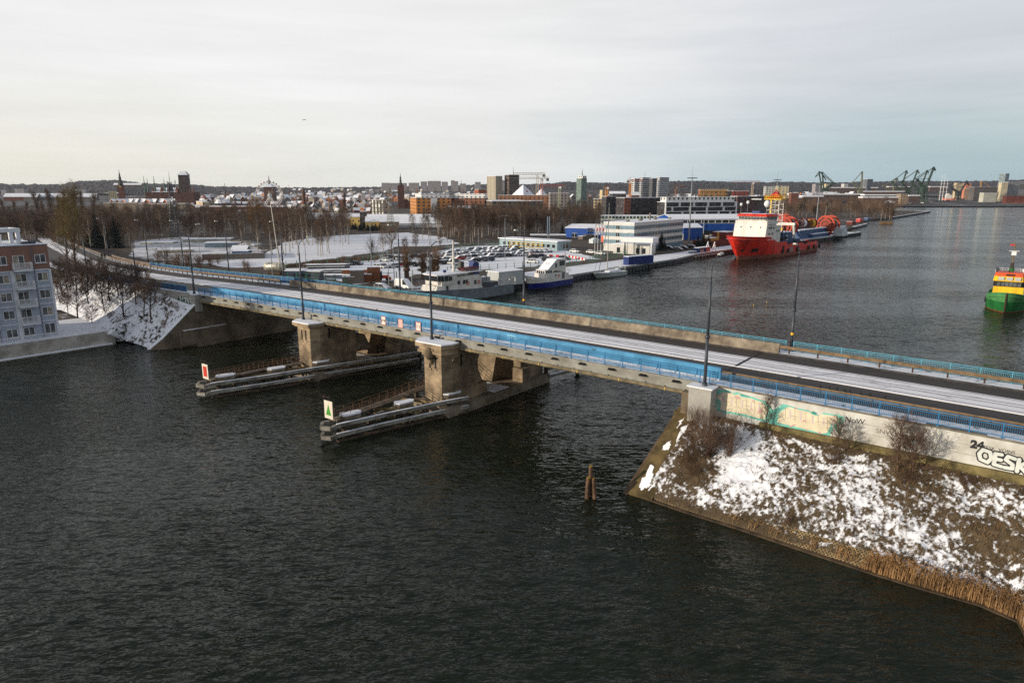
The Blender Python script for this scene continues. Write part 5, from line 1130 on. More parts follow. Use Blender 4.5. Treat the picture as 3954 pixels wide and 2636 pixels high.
# ---- cars
CARC={'white':S(214,214,212),'silver':S(160,164,168),'grey':S(92,96,100),'black':(.012,.012,.014),'dark blue':S(28,38,62),'red':S(150,30,30),'dark green':S(46,62,54),'brown':S(92,70,56)}
CARM={k:mat('car_paint_'+k.replace(' ','_'),v,.3,0,1,spec=.5) for k,v in CARC.items()}
TYRE=mat('tyre',(.014,.014,.014),.85,0)
LAMPM=mat('headlamp_glass',S(210,215,220),.15,0)
def car_protos():
    out={}
    for nm,L,h,hood,ws,rr,rb in (('hatchback',4.0,1.48,1.05,.7,-1.55,-1.95),('saloon',4.6,1.45,1.15,.65,-1.05,-1.6),('estate',4.6,1.5,1.15,.65,-1.8,-2.2),('off-roader',4.55,1.7,1.2,.75,-1.75,-2.15),('van',5.6,2.4,1.9,1.3,-2.65,-2.78)):
        x1=L/2; bl=.95 if nm!='van' else 1.15; W=.88 if nm!='van' else 1.0
        b=MB(); prof=[(-x1,.35),(x1-.05,.28),(x1,.5),(x1-.1,.72),(hood,bl-.03),(hood-.1,bl),(-x1+.08,bl),(-x1,.75)]
        b.xz(prof,-W,W); 
        body=b
        g=MB(); z0,z1=bl,h-.06; w0,w1=W-.04,W-.2 if nm!='van' else W-.1
        g.hexa([(rb,-w0,z0),(hood+.05,-w0,z0),(hood+.05,w0,z0),(rb,w0,z0),(rr,-w1,z1),(hood-ws,-w1,z1),(hood-ws,w1,z1),(rr,w1,z1)])
        body.hexa([(rr-.02,-w1-.02,z1),(hood-ws+.05,-w1-.02,z1),(hood-ws+.05,w1+.02,z1),(rr-.02,w1+.02,z1),(rr+.05,-w1+.04,h),(hood-ws-.05,-w1+.04,h),(hood-ws-.05,w1-.04,h),(rr+.05,w1-.04,h)])
        if nm=='van':
            body.hexa([(rb-.02,-w0-.03,z0),(hood-1.55,-w0-.03,z0),(hood-1.55,w0+.03,z0),(rb-.02,w0+.03,z0),(rr-.03,-w1-.03,z1),(hood-1.6,-w1-.03,z1),(hood-1.6,w1+.03,z1),(rr-.03,w1+.03,z1)])
        else:
            for sg in (-1,1):
                for xa,xb in ((hood-ws-.95,hood-ws-.95),): body.beam((xa,sg*(w0-.0),z0),(xb,sg*(w1+.01),z1),.1,.05)
                body.beam((rb+.02,sg*w0,z0),(rr,sg*w1,z1),.16,.06); body.beam((hood+.04,sg*w0,z0),(hood-ws,sg*w1,z1),.08,.06)
            for sg in (-1,1): body.box(hood-.35,hood-.15,sg*(W+.09)-.09,sg*(W+.09)+.09,bl,bl+.16)
        bme=body.mesh('body'); bme.materials.append(CARM['white'])
        gme=g.mesh('glass'); gme.materials.append(GLASS)
        s=MB(); s.hexa([(rr,-w1+.06,h),(hood-ws,-w1+.06,h),(hood-ws,w1-.06,h),(rr,w1-.06,h),(rr+.1,-w1+.14,h+.1),(hood-ws-.12,-w1+.14,h+.1),(hood-ws-.12,w1-.14,h+.1),(rr+.1,w1-.14,h+.1)])
        s.hexa([(hood,-W+.1,bl-.02),(x1-.2,-W+.1,.74),(x1-.2,W-.1,.74),(hood,W-.1,bl-.02),(hood+.02,-W+.16,bl+.05),(x1-.3,-W+.16,.82),(x1-.3,W-.16,.82),(hood+.02,W-.16,bl+.05)])
        if nm=='saloon': s.box(-x1+.12,rb-.02,-W+.12,W-.12,bl,bl+.07)
        s.hexa([(hood-ws-.1,-w1+.05,z1),(hood+.06,-w0+.12,z0+.02),(hood+.06,w0-.12,z0+.02),(hood-ws-.1,w1-.05,z1),(hood-ws-.05,-w1+.05,z1+.1),(hood+.12,-w0+.14,z0+.1),(hood+.12,w0-.14,z0+.1),(hood-ws-.05,w1-.05,z1+.1)])
        s.hexa([(rb-.05,-w0+.12,z0+.1),(rr,-w1+.05,z1),(rr,w1-.05,z1),(rb-.05,w0-.12,z0+.1),(rb-.1,-w0+.14,z0+.16),(rr-.05,-w1+.05,z1+.09),(rr-.05,w1-.05,z1+.09),(rb-.1,w0-.14,z0+.16)])
        sme=s.mesh('snow_cover'); sme.materials.append(SNOW)
        wh=MB(); wh.lathe((0,-.1,0),[(.2,-.02),(.32,0),(.32,.2),(.2,.22)],12,'y'); wme=wh.mesh('wheel'); wme.materials.append(TYRE)
        hl=MB().box(-.04,.06,-.2,.2,-.08,.08); hme=hl.mesh('headlight'); hme.materials.append(LAMPM)
        out[nm]=(bme,gme,sme,wme,hme,L,W,x1)
    return out
CP=car_protos()
def car(px,py,kind,col,label,ang,snow=True,group='cars in the snowy car park',z=Z0):
    bme,gme,sme,wme,hme,L,W,x1=CP[kind]; c=P(px,py,z); t=thing('van' if kind=='van' else 'parked_car',label,'van' if kind=='van' else 'car',c,R(ang),group)
    place('body',bme,CARM[col],t); place('glass',gme,None,t)
    if snow: place('snow_cover',sme,None,t)
    for sx_ in (-L*.31,L*.32):
        for sy in (-W+.08,W-.08): place('wheel',wme,None,t,(sx_,sy,.32))
    for sy in (-W+.25,W-.25): place('headlight',hme,None,t,(x1-.04,sy,.64))
    return t
rc=random.Random(11); ORD=['first','second','third','fourth','fifth','sixth','seventh','eighth','ninth','tenth','eleventh','twelfth','thirteenth','fourteenth']
COLS=['white','silver','grey','black','white','white','silver','dark blue','silver','grey']
def row(desc,pts,ang,kinds=('hatchback','saloon','estate','off-roader'),fixed=None,snow=True):
    for i,(a,b_) in enumerate(pts):
        kd=rc.choice(kinds); cl=(fixed or {}).get(i) or rc.choice(COLS)
        car(*C3(a,b_),kd,cl,f"{'snowy ' if snow else ''}{cl} {kd}, {ORD[i]} from left in {desc}",ang+rc.uniform(-3,3),snow)
row('the back row of the car park',[(1210,1148),(1297,1150),(1370,1140),(1450,1140),(1530,1128),(1590,1122),(1650,1118),(1730,1128)],-150)
row('the row before the low grey blue building',[(1880,1160),(1935,1160),(1990,1160),(2045,1158),(2100,1155)],-55)
row('the second row of the car park',[(975,1185),(1065,1170),(1130,1170),(1290,1165),(1370,1168),(1440,1172),(1500,1150),(1560,1150),(1640,1148),(1700,1158)],-150)
row('the third row of the car park',[(930,1205),(1000,1215),(1075,1210),(1140,1200),(1185,1193),(1250,1195),(1310,1192),(1385,1188),(1440,1180),(1510,1178),(1580,1175),(1640,1172),(1800,1172)],30,fixed={4:'red'})
row('the fourth row of the car park',[(1100,1242),(1165,1238),(1240,1222),(1310,1215),(1385,1210),(1455,1218),(1520,1216),(1585,1210),(1635,1208),(1695,1200),(1760,1200),(1825,1198)],-150,fixed={0:'red',1:'white'})
row('the front row of the car park',[(1275,1265),(1355,1260),(1425,1256)],-155,fixed={0:'black',1:'grey',2:'dark blue'})
row('the cluster behind the pollarded willows',[(885,1295),(950,1292),(1055,1285),(970,1255),(860,1262)],20,fixed={0:'black',1:'black',2:'grey',3:'silver',4:'grey'})
row('the row beside the snow field fence',[(285,1258),(330,1238),(405,1240),(450,1245),(600,1222),(685,1212),(730,1205)],25,fixed={0:'white',2:'brown',4:'black',5:'black'},snow=False)
row('the row left of the pollarded willows',[(195,1335),(345,1332),(430,1320),(540,1315),(650,1315)],-155,fixed={0:'white',1:'silver',2:'red',3:'black',4:'black'},snow=False)
for a,b_,kd,cl,lab,an in ((1925,1222,'estate','black','black estate car parked alone in front of the red and white barriers',-165),(2015,1215,'saloon','dark blue','dark saloon just right of the black estate by the barriers',-165),(1925,1280,'saloon','white','white saloon behind the green post fence near the blue boat',-20),(2105,1258,'off-roader','black','black car driving right of the white saloon behind the fence',-20),(2290,1242,'estate','black','black estate close to the row of barriers at the right end of the yard',-20),(1070,1335,'saloon','silver','silver saloon behind the fence left of the grey ship mast',-170),(700,1368,'estate','dark green','dark green estate behind the second pollarded willow',-160)):
    car(*C3(a,b_),kd,cl,lab,an,False,'single cars about the port yard')
for a,b_,kd,cl,lab in ((1885,1305,'estate','black','black estate car left of the tall slender lamp'),(1985,1300,'saloon','black','low black saloon just right of the black estate, beside the yard'),(2310,1262,'hatchback','white','white hatchback under the bare tree at the snow field fence'),(2250,1338,'hatchback','white','white hatchback in front of the red tractor')):
    car(*C2(a,b_),kd,cl,lab,-20,False,'single cars about the port yard')
car(*C3(475,1568),'van','white','white panel van on the quay behind the bridge railing',-40,True,'vehicles on the quay behind the bridge')
car(*C3(225,1580),'estate','grey','grey estate with a snowy roof box left of the white van',-35,True,'vehicles on the quay behind the bridge')
for k,(a,b_,cl) in enumerate(((540,1170,'white'),(650,1185,'white'),(350,1160,'white'),(1420,1125,'black'),(1520,1135,'grey'),(1580,1120,'black'),(1680,1110,'black'))):
    car(*C4(a,b_),'hatchback',cl,('white hatchback behind the fence near the three flags','white hatchback just left of the gate house','white hatchback beside the low grey blue building end','snowy dark car under the dark conifer','snowy grey car in front of the office right end','second snowy dark car in front of the office right end','snowy dark car beside the round dark trees')[k],-35,k>2,'cars near the office')
# ---- yard left of the car park
c=P(*C2(1065,1400)); t=thing('wrapped_yacht','yacht wrapped in silver foil with a tall pale bare mast, on land behind the bridge','yacht',c,R(-20))
b=MB(); st=[]
for i in range(9):
    s=i/8; r=1.9*math.sin(math.pi*min(.97,.12+s*.8))**.6; st.append([(-3.2+6.4*s,r*math.cos(a),2.1+(1.7 if math.sin(a)>0 else 1.5)*math.sin(a)*(.8+.3*math.sin(s*9+a*3)*.2)) for a in [k*2*math.pi/12 for k in range(13)]])
b.sheet(st); b.build('foil_cover',mat('silver_foil',S(190,186,172),.35,.35,1.5,.8,metal=.3,dirt=S(110,108,100)),t)
b=MB(); b.tube((1.8,0,3.2),(-.4,.4,24),.17,.10,8); b.build('mast',mat('pale_spar',S(200,196,180),.4,.1,.5),t); b=MB(); b.tube((2.2,.2,3.),(.4,.4,14),.06,n=5); b.tube((-.4,.4,24),(2.8,0,3),.02,n=4); b.build('boom',RUST,t); b=MB(); b.box(-2.4,2.4,-.9,.9,0,.5); b.build('cradle',RUST,t)
DPIPE=mat('snowy_dark_pipe',S(58,58,62),.6,.2,1,snow=.5); 
def stack(name,label,px,py,ang,fn,cat,group=None): t=thing(name,label,cat,P(px,py),R(ang),group); fn(t); return t
def pipes(n,L,r,rows=2):
    def f(t):
        for j in range(rows):
            for i in range(n-j): b=MB(); b.tube((-L/2+(i%2)*.6,(i+j*.5)*r*2.1,r+j*r*1.8),(L/2+(i%3)*.7,(i+j*.5)*r*2.1,r+j*r*1.8),r,n=10); b.build('steel_pipe',DPIPE,t)
    return f
stack('pipe_stack','stack of long snow-topped steel pipes at the back of the yard',*C2(1620,1340),8,pipes(5,13,.35),'pipe stack')
stack('pipe_stack','low stack of dark snowy pipes right of the silver wrapped yacht',*C2(1600,1395),6,pipes(5,14,.3),'pipe stack')
stack('pipe_stack','short pale pipes lying just right of the silver wrapped yacht',*C2(1240,1375),10,pipes(3,7,.4,1),'pipe stack')
stack('pipe_stack','loose snowy beams lying in front of the brick stacks',*C2(1720,1445),-12,pipes(6,10,.22,2),'pipe stack')
stack('pipe_stack','thin dark rails lying along the yard fence',*C2(1480,1440),-14,pipes(5,8,.2,1),'pipe stack')
def crate(L,W,h,m):
    def f(t): b=MB(); b.box(-L/2,L/2,0,W,0,h); b.build('stacked_blocks',m,t); b=MB(); b.box(-L/2-.05,L/2+.05,-.05,W+.05,h,h+.16); b.build('stack_snow',SNOW,t)
    return f
BRK=mat('brick_red',S(122,78,54),.9,.25,2); GRB=mat('grey_blocks',S(112,104,96),.9,.25,2)
stack('container','dark blue store container behind the bridge railing',*C2(1270,1472),-8,crate(5,2.4,2.5,mat('dark_container',S(34,44,66),.5,.15,1)),'container')
stack('container','dark grey container right of the dark blue store container',*C2(1470,1470),-8,crate(5.6,2.4,2.3,mat('grey_container',S(66,72,80),.5,.15,1)),'container')
stack('block_stack','low stack of grey blocks by the fence',*C2(1895,1510),8,crate(3.2,2,1.7,GRB),'stack of blocks'); stack('block_stack','tall grey block stack behind the green fence posts',*C2(1995,1508),8,crate(3.5,2,3.4,GRB),'stack of blocks'); stack('block_stack','wide stack of red brown bricks',*C2(2095,1498),8,crate(3,2,2.1,BRK),'stack of blocks'); stack('block_stack','tall red brown brick stack next to the tractor',*C2(2185,1490),8,crate(3.4,2,3.9,BRK),'stack of blocks'); stack('block_stack','long low brown stack at the back of the yard',*C2(1980,1405),8,crate(8,2.4,1.3,BRK),'stack of blocks')
t=thing('tractor','small red tractor with black cab beside the brick stacks','tractor',P(*C3(232,1480)),R(15)); b=MB(); b.box(-.2,1.7,-.45,.45,.7,1.5); b.box(1.6,2.2,-.8,.8,.3,1.0); b.build('bonnet',mat('tractor_red',S(190,60,40),.5,.1,1),t); b=MB(); b.hexa([(-1.5,-.75,1.2),(-.1,-.75,1.2),(-.1,.75,1.2),(-1.5,.75,1.2),(-1.3,-.65,2.6),(-.3,-.65,2.6),(-.3,.65,2.6),(-1.3,.65,2.6)]); b.build('cab',GLASS,t); b=MB(); b.box(-1.5,-.1,-.8,.8,2.6,2.72); b.build('cab_roof',SNOW,t)
for x,r in ((-1,.8),(1.2,.5)):
    for y in (-.9,.7): b=MB(); b.lathe((x,y,r),[(r*.6,0),(r,.04),(r,.26),(r*.6,.3)],14,'y'); b.build('wheel',TYRE,t)
# sheds left
SHG=mat('shed_grey',S(150,150,140),.8,.15,.5); SHB=mat('shed_blue_grey',S(112,128,140),.8,.12,.5)
corner('shed','low cream hall with big flat snowy roof and rounded grey front','shed',514,606,743,580+1140*.3406,272,mat('shed_cream',S(170,164,140),.8,.12,.5),22,Z0,group='low sheds behind the road',minl=8)
corner('shed','long low shed with wide snow-covered roof at the edge of the wood','shed',690,790,930,580+1055*.3406,300,SHB,14,Z0,group='low sheds behind the road',minl=8)
corner('shed','second long snowy shed roof behind the small blue shed','shed',700,705,890,580+1012*.3406,330,SHG,10,Z0,group='low sheds behind the road',minl=8)
corner('shed','small grey and blue shed with pale sheet roof','shed',885,893,950,580+1090*.3406,258,mat('shed_dark',S(90,104,112),.8,.1,.5),5,Z0,'gable',1.2,group='low sheds behind the road',minl=5)
corner('shed','tiny blue fronted hut in front of the grey shed','shed',893,896,958,580+1145*.3406,250,mat('hut_blue',S(48,84,122),.7,.1,.5),3,Z0,group='low sheds behind the road',minl=4)
corner('shed','white caravan-like hut beside the white lorry','shed',815,818,875,580+1165*.3406,248,WHITE,3,Z0,group='low sheds behind the road',minl=3)
corner('shed','dark low roofs with snow near the spruces','shed',535,540,665,580+1050*.3406,320,SHG,6,Z0,group='low sheds behind the road',minl=7)
t=thing('concrete_fence','grey patterned concrete fence in front of the low sheds','fence',P(*C2(240,1245)),0); a=P(*C2(240,1245));e=P(*C2(940,1225)); f=P(*C2(940,1170)); b=MB(); d=e-a; b.beam(V3(0,0,1),d+V3(0,0,1),.15,2.0); b.beam(d+V3(0,0,1.1),(f-a)+V3(0,0,1.1),.3,2.3); b.build('fence_panel',GRB,t); b=MB(); b.beam(V3(0,0,2.05),d+V3(0,0,2.05),.2,.1); b.build('fence_snow',SNOW,t)
c=P(*C2(1080,1090)); 
t=thing('earth_heap','large snow-streaked heap of earth beside the sheds','heap',P(*C2(680,1090))); b=MB(); b.sheet([[(-11+22*i/16,-4+10*j/8,2.8*math.sin(math.pi*i/16)**.8*math.sin(math.pi*j/8)**.7*(1+.25*noise.noise(V3(i*.6,j*.6,0)))) for j in range(9)] for i in range(17)]); b.build('heap',ground_mat('heap_snow',.35,(.16,.145,.12),.2,1.5),t,True)
# ---- quay gear by the red ship
ORG=mat('reel_orange',S(170,58,36),.6,.15,1); ORGD=mat('reel_dark_red',S(104,40,32),.7,.2,1)
def reel(label,px,py,Y,r,w_,ang,m=ORG,fill=None):
    c=PD(px,py,Y); t=thing('cable_reel',label,'cable reel',(c.x,c.y,Z0),R(ang),'big cable reels on the quay'); zc=max(c.z-Z0,r+.3)
    for y in (-w_/2,w_/2):
        b=MB(); n=28
        b.lathe((0,y-.25,zc),[(r*.82,0),(r,0),(r,.5),(r*.82,.5)],n,'y',True); b.lathe((0,y-.15,zc),[(r*.5,0),(r*.62,0),(r*.62,.3),(r*.5,.3)],n,'y',True); b.lathe((0,y-.3,zc),[(.01,0),(r*.16,0),(r*.16,.6),(.01,.6)],12,'y')
        for k in range(14): a=k*math.pi/7; b.beam((r*.1*math.cos(a),y,zc+r*.1*math.sin(a)),(r*.95*math.cos(a),y,zc+r*.95*math.sin(a)),.26,.2,(0,1,0))
        b.build('reel_flange',m,t)
    b=MB(); b.lathe((0,-w_/2,zc),[(r*(.66 if not fill else .8),0),(r*(.66 if not fill else .8),w_)],20,'y'); b.build('reel_drum',fill or RUST,t)
    b=MB(); b.xz([(-r*.7,0),(r*.7,0),(.5,zc+.3),(-.5,zc+.3)],-w_/2-.9,-w_/2-.5); b.build('cradle',ORGD if m is ORG else STEELD,t)
reel('huge orange spoked cable reel with yellow hub behind the red ship deck',3037,873,345,4.8,5.5,-52)
reel('orange spoked reel partly hidden behind the yellow and white tower',3022,858,365,4.4,4,-52)
reel('huge orange spoked cable reel at the end of the snowy quay',3197,873,385,5.4,5.5,-52)
reel('smaller white drum reel between the orange reels',3096,862,370,2.7,4,-52,ORGD,WHITE); reel('small reel with yellow cable between the orange reels',3130,862,375,2.7,4,-52,ORGD,YEL)
BLC=mat('cabin_blue',S(34,66,106),.5,.12,1)
for lab,xl,xc,xr,yt,Y in (('blue site cabin with snowy roof right of the white portal frame',3080,3090,3195,891,352),('blue site cabin on the quay edge left of the plastic wrapped cargo',3130,3140,3200,905,362)):
    corner('site_cabin',lab,'cabin',xl,xc,xr,yt,Y,BLC,48,Z0,minl=3)
t=thing('wrapped_cargo','large machine wrapped in translucent grey plastic on the snowy quay','cargo',P(3250,912),R(48)); b=MB(); b.hexa([(0,0,0),(11,0,0),(11,5,0),(0,5,0),(1,.5,4.2),(9.5,1,5.6),(9.5,4,5.4),(1,4.5,4.0)]); b.build('plastic_wrap',mat('grey_plastic',S(150,156,160),.35,.25,.6,.8),t)
t=thing('site_crane','old grey derrick mast leaning slightly by the cable reels','crane',P(3179,886),0); b=MB(); b.tube((0,0,0),(.8,0,15),.5,.3,8); b.tube((.6,0,10),(2.4,0,17),.15,n=6); b.build('mast',mat('grey_wood',S(110,108,96),.8,.2,1),t)
PONT=mat('pontoon_steel',S(120,112,100),.8,.3,1,.2,dirt=S(70,62,52))
c=P(2676,1003,0); t=thing('work_pontoon','flat work pontoon with snow moored ahead of the red ship','pontoon',c,R(46)); b=MB(); b.box(0,24,.5,8,-.5,1.0); b.build('pontoon_deck',PONT,t); b=MB(); b.box(.3,23.7,.8,7.7,1.0,1.1); b.build('deck_snow',QM,t); b=MB()
for k in range(9): b.lathe((1.5+k*2.6,.4,.5),[(.1,-.2),(.45,-.2),(.45,.2),(.1,.2)],10,'y',True)
b.build('tyre_fender',BLACK,t)
def onp(name,label,cat,x,y,fn): t=thing(name,label,cat,c+V3(math.cos(R(46))*x-math.sin(R(46))*y,math.sin(R(46))*x+math.cos(R(46))*y,1.1),R(46)); fn(t)
onp('site_cabin','blue cabin with two pale doors on the work pontoon','cabin',9,2.5,lambda t:(MB().box(0,5.5,0,2.5,0,2.7).build('cabin_walls',BLC,t),MB().box(-.1,5.6,-.1,2.6,2.7,2.85).build('cabin_roof',SNOW,t),MB().box(1,1.8,-.03,0,.3,2.2).build('door',mat('pale_door',S(190,170,150),.6,0),t),MB().box(2.6,3.4,-.03,0,.3,2.2).build('door',MATS['pale_door'],t)))
onp('site_cabin','pinkish red container next to the blue pontoon cabin','container',15,2.5,lambda t:(MB().box(0,3,0,2.5,0,2.7).build('cabin_walls',mat('faded_red',S(186,110,100),.6,.1,1),t),MB().box(-.1,3.1,-.1,2.6,2.7,2.85).build('cabin_roof',SNOW,t)))
onp('generator','grey generator set on the work pontoon','generator',4,2.5,lambda t:(MB().box(0,3,0,2,0,1.7).build('housing',SHB,t),MB().tube((.5,.5,1.7),(.5,.5,2.8),.12).build('exhaust',BLACK,t),MB().box(-.05,3.05,-.05,2.05,1.7,1.85).build('housing_snow',SNOW,t)))
onp('a_frame','white double A-frame on the pontoon by the red bow','A-frame',19,2.5,lambda t:MB().tube((0,0,0),(2.5,0,4.5),.25).tube((0,3,0),(2.5,3,4.5),.25).tube((3.5,0,0),(2.5,0,4.5),.2).tube((3.5,3,0),(2.5,3,4.5),.2).build('frame',WHITE,t))
t=thing('deck_barge','red-brown barge loaded with gear between the trees and the red bow','barge',P(2745,952),R(46)); b=MB(); b.box(0,30,0,9,-.5,2.2); b.box(16,26,1,8,2.2,5.5); b.build('barge_hull',ORGD,t); b=MB(); b.box(1,9,1,5,2.2,3.6); b.tube((10,2,2.2),(10,2,6),.5); b.build('deck_gear',mat('ochre_gear',S(176,130,50),.7,.2,1,snow=.4),t); b=MB(); b.box(16,26,1,8,5.5,5.65); b.build('barge_snow',SNOW,t)
for k,(px,py,L,W,h,m,lab) in enumerate(((2700,945,9,3,2.6,SHB,'grey cargo box near the round dark trees'),(2735,930,8,3,3,GRB,'stack of grey crates beside the red barge'),(2780,925,7,3,2.6,YEL,'yellow machine on the yard beside the red barge'),(3290,868,9,4,3,ORGD,'dark red container stack on the far quay'),(3320,858,8,3,3,mat('bright_red',S(190,50,44),.5,.1,1),'bright red container on the far quay'),(3350,852,8,3,2.6,BLC,'small blue box on the far quay'),(3215,868,8,5,4.5,YEL,'yellow frame machine behind the far orange reel'),(2450,965,10,4,3.0,YEL,'yellow steel frames in the yard beside the blue hall'),(2250,925,14,3,2.2,GRB,'snowy row of pipe spools in front of the blue hall'),(2290,940,5,2.4,2.4,mat('pale_hull',S(190,200,206),.5,.1,1),'small white boat on the yard behind the flags'),(2340,935,4,3,3.6,mat('orange_gear',S(214,96,44),.6,.1,1),'orange machine beside the office end wall'))):
    t=thing('yard_cargo',lab,'cargo',P(px,py),R(48 if k>2 else 20)); MB().box(0,L,0,W,0,h*.75).hexa([(L*.2,W*.1,h*.75),(L*.8,W*.1,h*.75),(L*.8,W*.9,h*.75),(L*.2,W*.9,h*.75),(L*.3,W*.2,h),(L*.7,W*.2,h),(L*.7,W*.8,h),(L*.3,W*.8,h)]).build('cargo_body',m,t); MB().box(0,L*.2,0,W,h*.75,h*.8).box(L*.8,L,0,W,h*.75,h*.8).build('cargo_snow',SNOW,t)
# ================= ships and boats (x from stem to stern, y to the land side, z up from the water)
def hull(t,L,B,sheer,mats,rake=4,entry=.35,boot=1.0,bul=.9,stern=.75,ns=26,name='hull',deckm=None,keel=-1.2,stripe=None):
    b=MB(); lv=[keel,0,boot]+([stripe] if stripe else [])
    def sh(s):
        for (a,za),(c,zc) in zip(sheer,sheer[1:]):
            if a<=s<=c: return za+(zc-za)*(s-a)/(c-a+1e-9)
        return sheer[-1][1]
    ss=sorted(set([0,.004,.012,.025,.045,.07]+[i/ns for i in range(1,ns+1)]+[q for q,_ in sheer]))
    rows=[]
    for s in ss:
        top=sh(s); zs=[z for z in lv]+[boot+(top-boot)*k/4 for k in ((1,2,3,4) if not stripe else ())]
        if stripe: zs=lv+[stripe+(top-stripe)*k/2 for k in (1,2)]
        half=[]
        for z in zs:
            q=max(0,z)/max(h for _,h in sheer); e=entry*(1-.3*q); g=min(1,s/e); g=(1-(1-g)**1.9)**(.95-.35*q); g*=1-(1-stern)*max(0,(s-.86)/.14)**2; g*=(.88 if z<0 else 1)
            x=s*(L+rake*q)-rake*q+(0 if z>=0 else .6*(1-s)); half.append((x,B/2*g,z))
        rows.append(half)
    n=len(rows[0]); vs=[];
    for r in rows: vs+=[(x,-y,z) for x,y,z in r]+[(x,y,z) for x,y,z in r]
    fs=[];ms=[]
    for i in range(len(rows)-1):
        for j in range(n-1):
            a=i*2*n+j; m=1 if j<2 else (2 if stripe and j>=3 else 0)
            fs.append((a,a+2*n,a+2*n+1,a+1)); a+=n; fs.append((a,a+1,a+2*n+1,a+2*n)); ms+=[m,m]
    k=(len(rows)-1)*2*n
    for j in range(n-1): fs.append((k+j,k+n+j,k+n+j+1,k+j+1)); ms.append(1 if j<2 else (2 if stripe and j>=3 else 0))
    b.v=vs;b.f=fs;b.m=ms; h=b.build(name,mats,t,True)
    d=MB()
    for i in range(len(rows)-1):
        (x0,y0,z0),(x1,y1,z1)=rows[i][-1],rows[i+1][-1]; d.add([(x0,-y0*.97,z0-bul),(x1,-y1*.97,z1-bul),(x1,y1*.97,z1-bul),(x0,y0*.97,z0-bul)],[(0,1,2,3)])
    d.build('deck',deckm or mat('ship_deck',S(110,112,112),.8,.2,1,snow=.25),t)
    return h,sh
REDH=mat('ship_red',S(206,44,26),.5,.16,.5,.05,dirt=S(150,34,24),streak=True); REDB=mat('ship_boot_red',S(136,74,58),.7,.25,.6,dirt=S(96,58,48))
SHW=mat('ship_white',S(212,208,200),.5,.1,.5,dirt=S(192,188,182),streak=True); 
def railrow(b,pts,h=1.05,st=1.6,r=.03):
    for z in (h*.5,h): b.path([(p[0],p[1],p[2]+z) for p in pts],r,4)
    for a,c in zip(pts,pts[1:]):
        a=Vector(a);c=Vector(c); k=max(1,round((c-a).length/st))
        for i in range(k+1): p=a+(c-a)*(i/k); b.tube(p,p+V3(0,0,h),r,n=4)
def winrow(b,a,c,z0,z1,n,gap=.22,o=(0,0)):
    a=Vector((*a,0));c=Vector((*c,0))
    for i in range(n):
        p=a+(c-a)*((i+gap/2)/n); q=a+(c-a)*((i+1-gap/2)/n); d=(q-p).normalized(); nn=V3(d.y,-d.x,0)
        vs=[]
        for s in (.05,-.05): vs+=[tuple(p+nn*s+V3(0,0,z0)),tuple(q+nn*s+V3(0,0,z0)),tuple(q+nn*s+V3(0,0,z1)),tuple(p+nn*s+V3(0,0,z1))]
        b.add(vs,[(0,1,2,3),(7,6,5,4),(0,4,5,1),(1,5,6,2),(2,6,7,3),(3,7,4,0)])
# ---- offshore supply ship
SO=P(2850,1002,0); t=thing('offshore_ship','big red and white offshore ship with wheelhouse near the bow, at the quay','ship',SO,R(47.2))
hl,sh=hull(t,67,15.5,[(0,9.3),(.09,9.0),(.24,8.5),(.31,6.2),(.445,6.0),(.452,4.6),(.475,4.6),(.482,5.0),(.70,4.6),(.72,3.7),(.745,3.7),(.765,4.5),(1,4.3)],[REDH,REDB],rake=6.5,entry=.33,boot=1.55,bul=1.2,stern=.86,ns=40)
b=MB(); b.hexa([(8.2,-6.6,8.4),(17,-7.3,7),(17,7.3,7),(8.2,6.6,8.4),(9.2,-6.6,13.4),(17,-7.0,13.4),(17,7.0,13.4),(9.2,6.6,13.4)]); b.box(17,22,-7,7,5,12.6); sp_=b.build('deckhouse',SHW,t)
b=MB()
for y in (-4.2,-.2,3.8): b.box(8.9,9.2,y-.25,y+.25,11.6,12.4)
for x,z in ((11,12),(13,12),(15,11.8),(11,9.7),(14,9.7),(18,10.6),(20,10.6)): b.box(x-.22,x+.22,-7.25,-6.9,z-.35,z+.35)
b.build('porthole',GLASS,sp_)
b=MB(); b.prism([(9.6,-6.4),(11.5,-7.4),(17.5,-7.4),(17.5,7.4),(11.5,7.4),(9.6,6.4)],13.4,14.6); b.build('bridge_deck',SHW,t)
wh=[(10.6,-5.4),(13,-6.9),(17.2,-6.9),(17.2,6.9),(13,6.9),(10.6,5.4)]; wt=[(p[0]*1.0-(.5 if p[0]<13 else .2 if p[0]<14 else -.2),p[1]*1.05) for p in wh]
b=MB(); b.prism(wh,14.6,16.3,wt); b.build('wheelhouse',SHW,t)
b=MB()
for a,c,n in ((wt[5],wt[0],9),(wt[0],wt[1],4),(wt[1],wt[2],4)): winrow(b,a,c,15.15,16.15,n,.2)
b.build('wheelhouse_windows',GLASS,t)
b=MB(); r1=[(p[0]-.3,p[1]*1.05) for p in wt]; b.prism(r1,16.3,16.5,r1); b.prism(r1,16.5,17.3,[(p[0]+.7,p[1]*.9) for p in r1]); b.build('bridge_roof',REDH,t)
b=MB(); b.prism([(p[0]+.8,p[1]*.87) for p in r1],17.3,17.36); b.build('roof_snow',SNOW,t)
b=MB(); railrow(b,[(9.7,6.3,14.6),(9.7,-6.3,14.6),(11.5,-7.3,14.6),(22,-7.3,12.7)],1.1); b.build('bridge_railing',WHITE,t)
for x,y,z,r in ((11.5,5.5,20.4,.55),(12,3,21.2,.6),(14,-4,20.2,1.2)): 
    b=MB(); b.tube((x,y,17.3),(x,y,z),.15,n=6); b.build('dome_post',STEELD,t); b=MB(); b.ball((x,y,z+r*.8),r,12,8,1.15); b.build('radar_dome',WHITE,t,True)
b=MB(); b.tube((15,.5,17.3),(15,.5,27),.3,.12,8); b.beam((14,-2.2,22.6),(14,2.8,22.6),.15,.25)
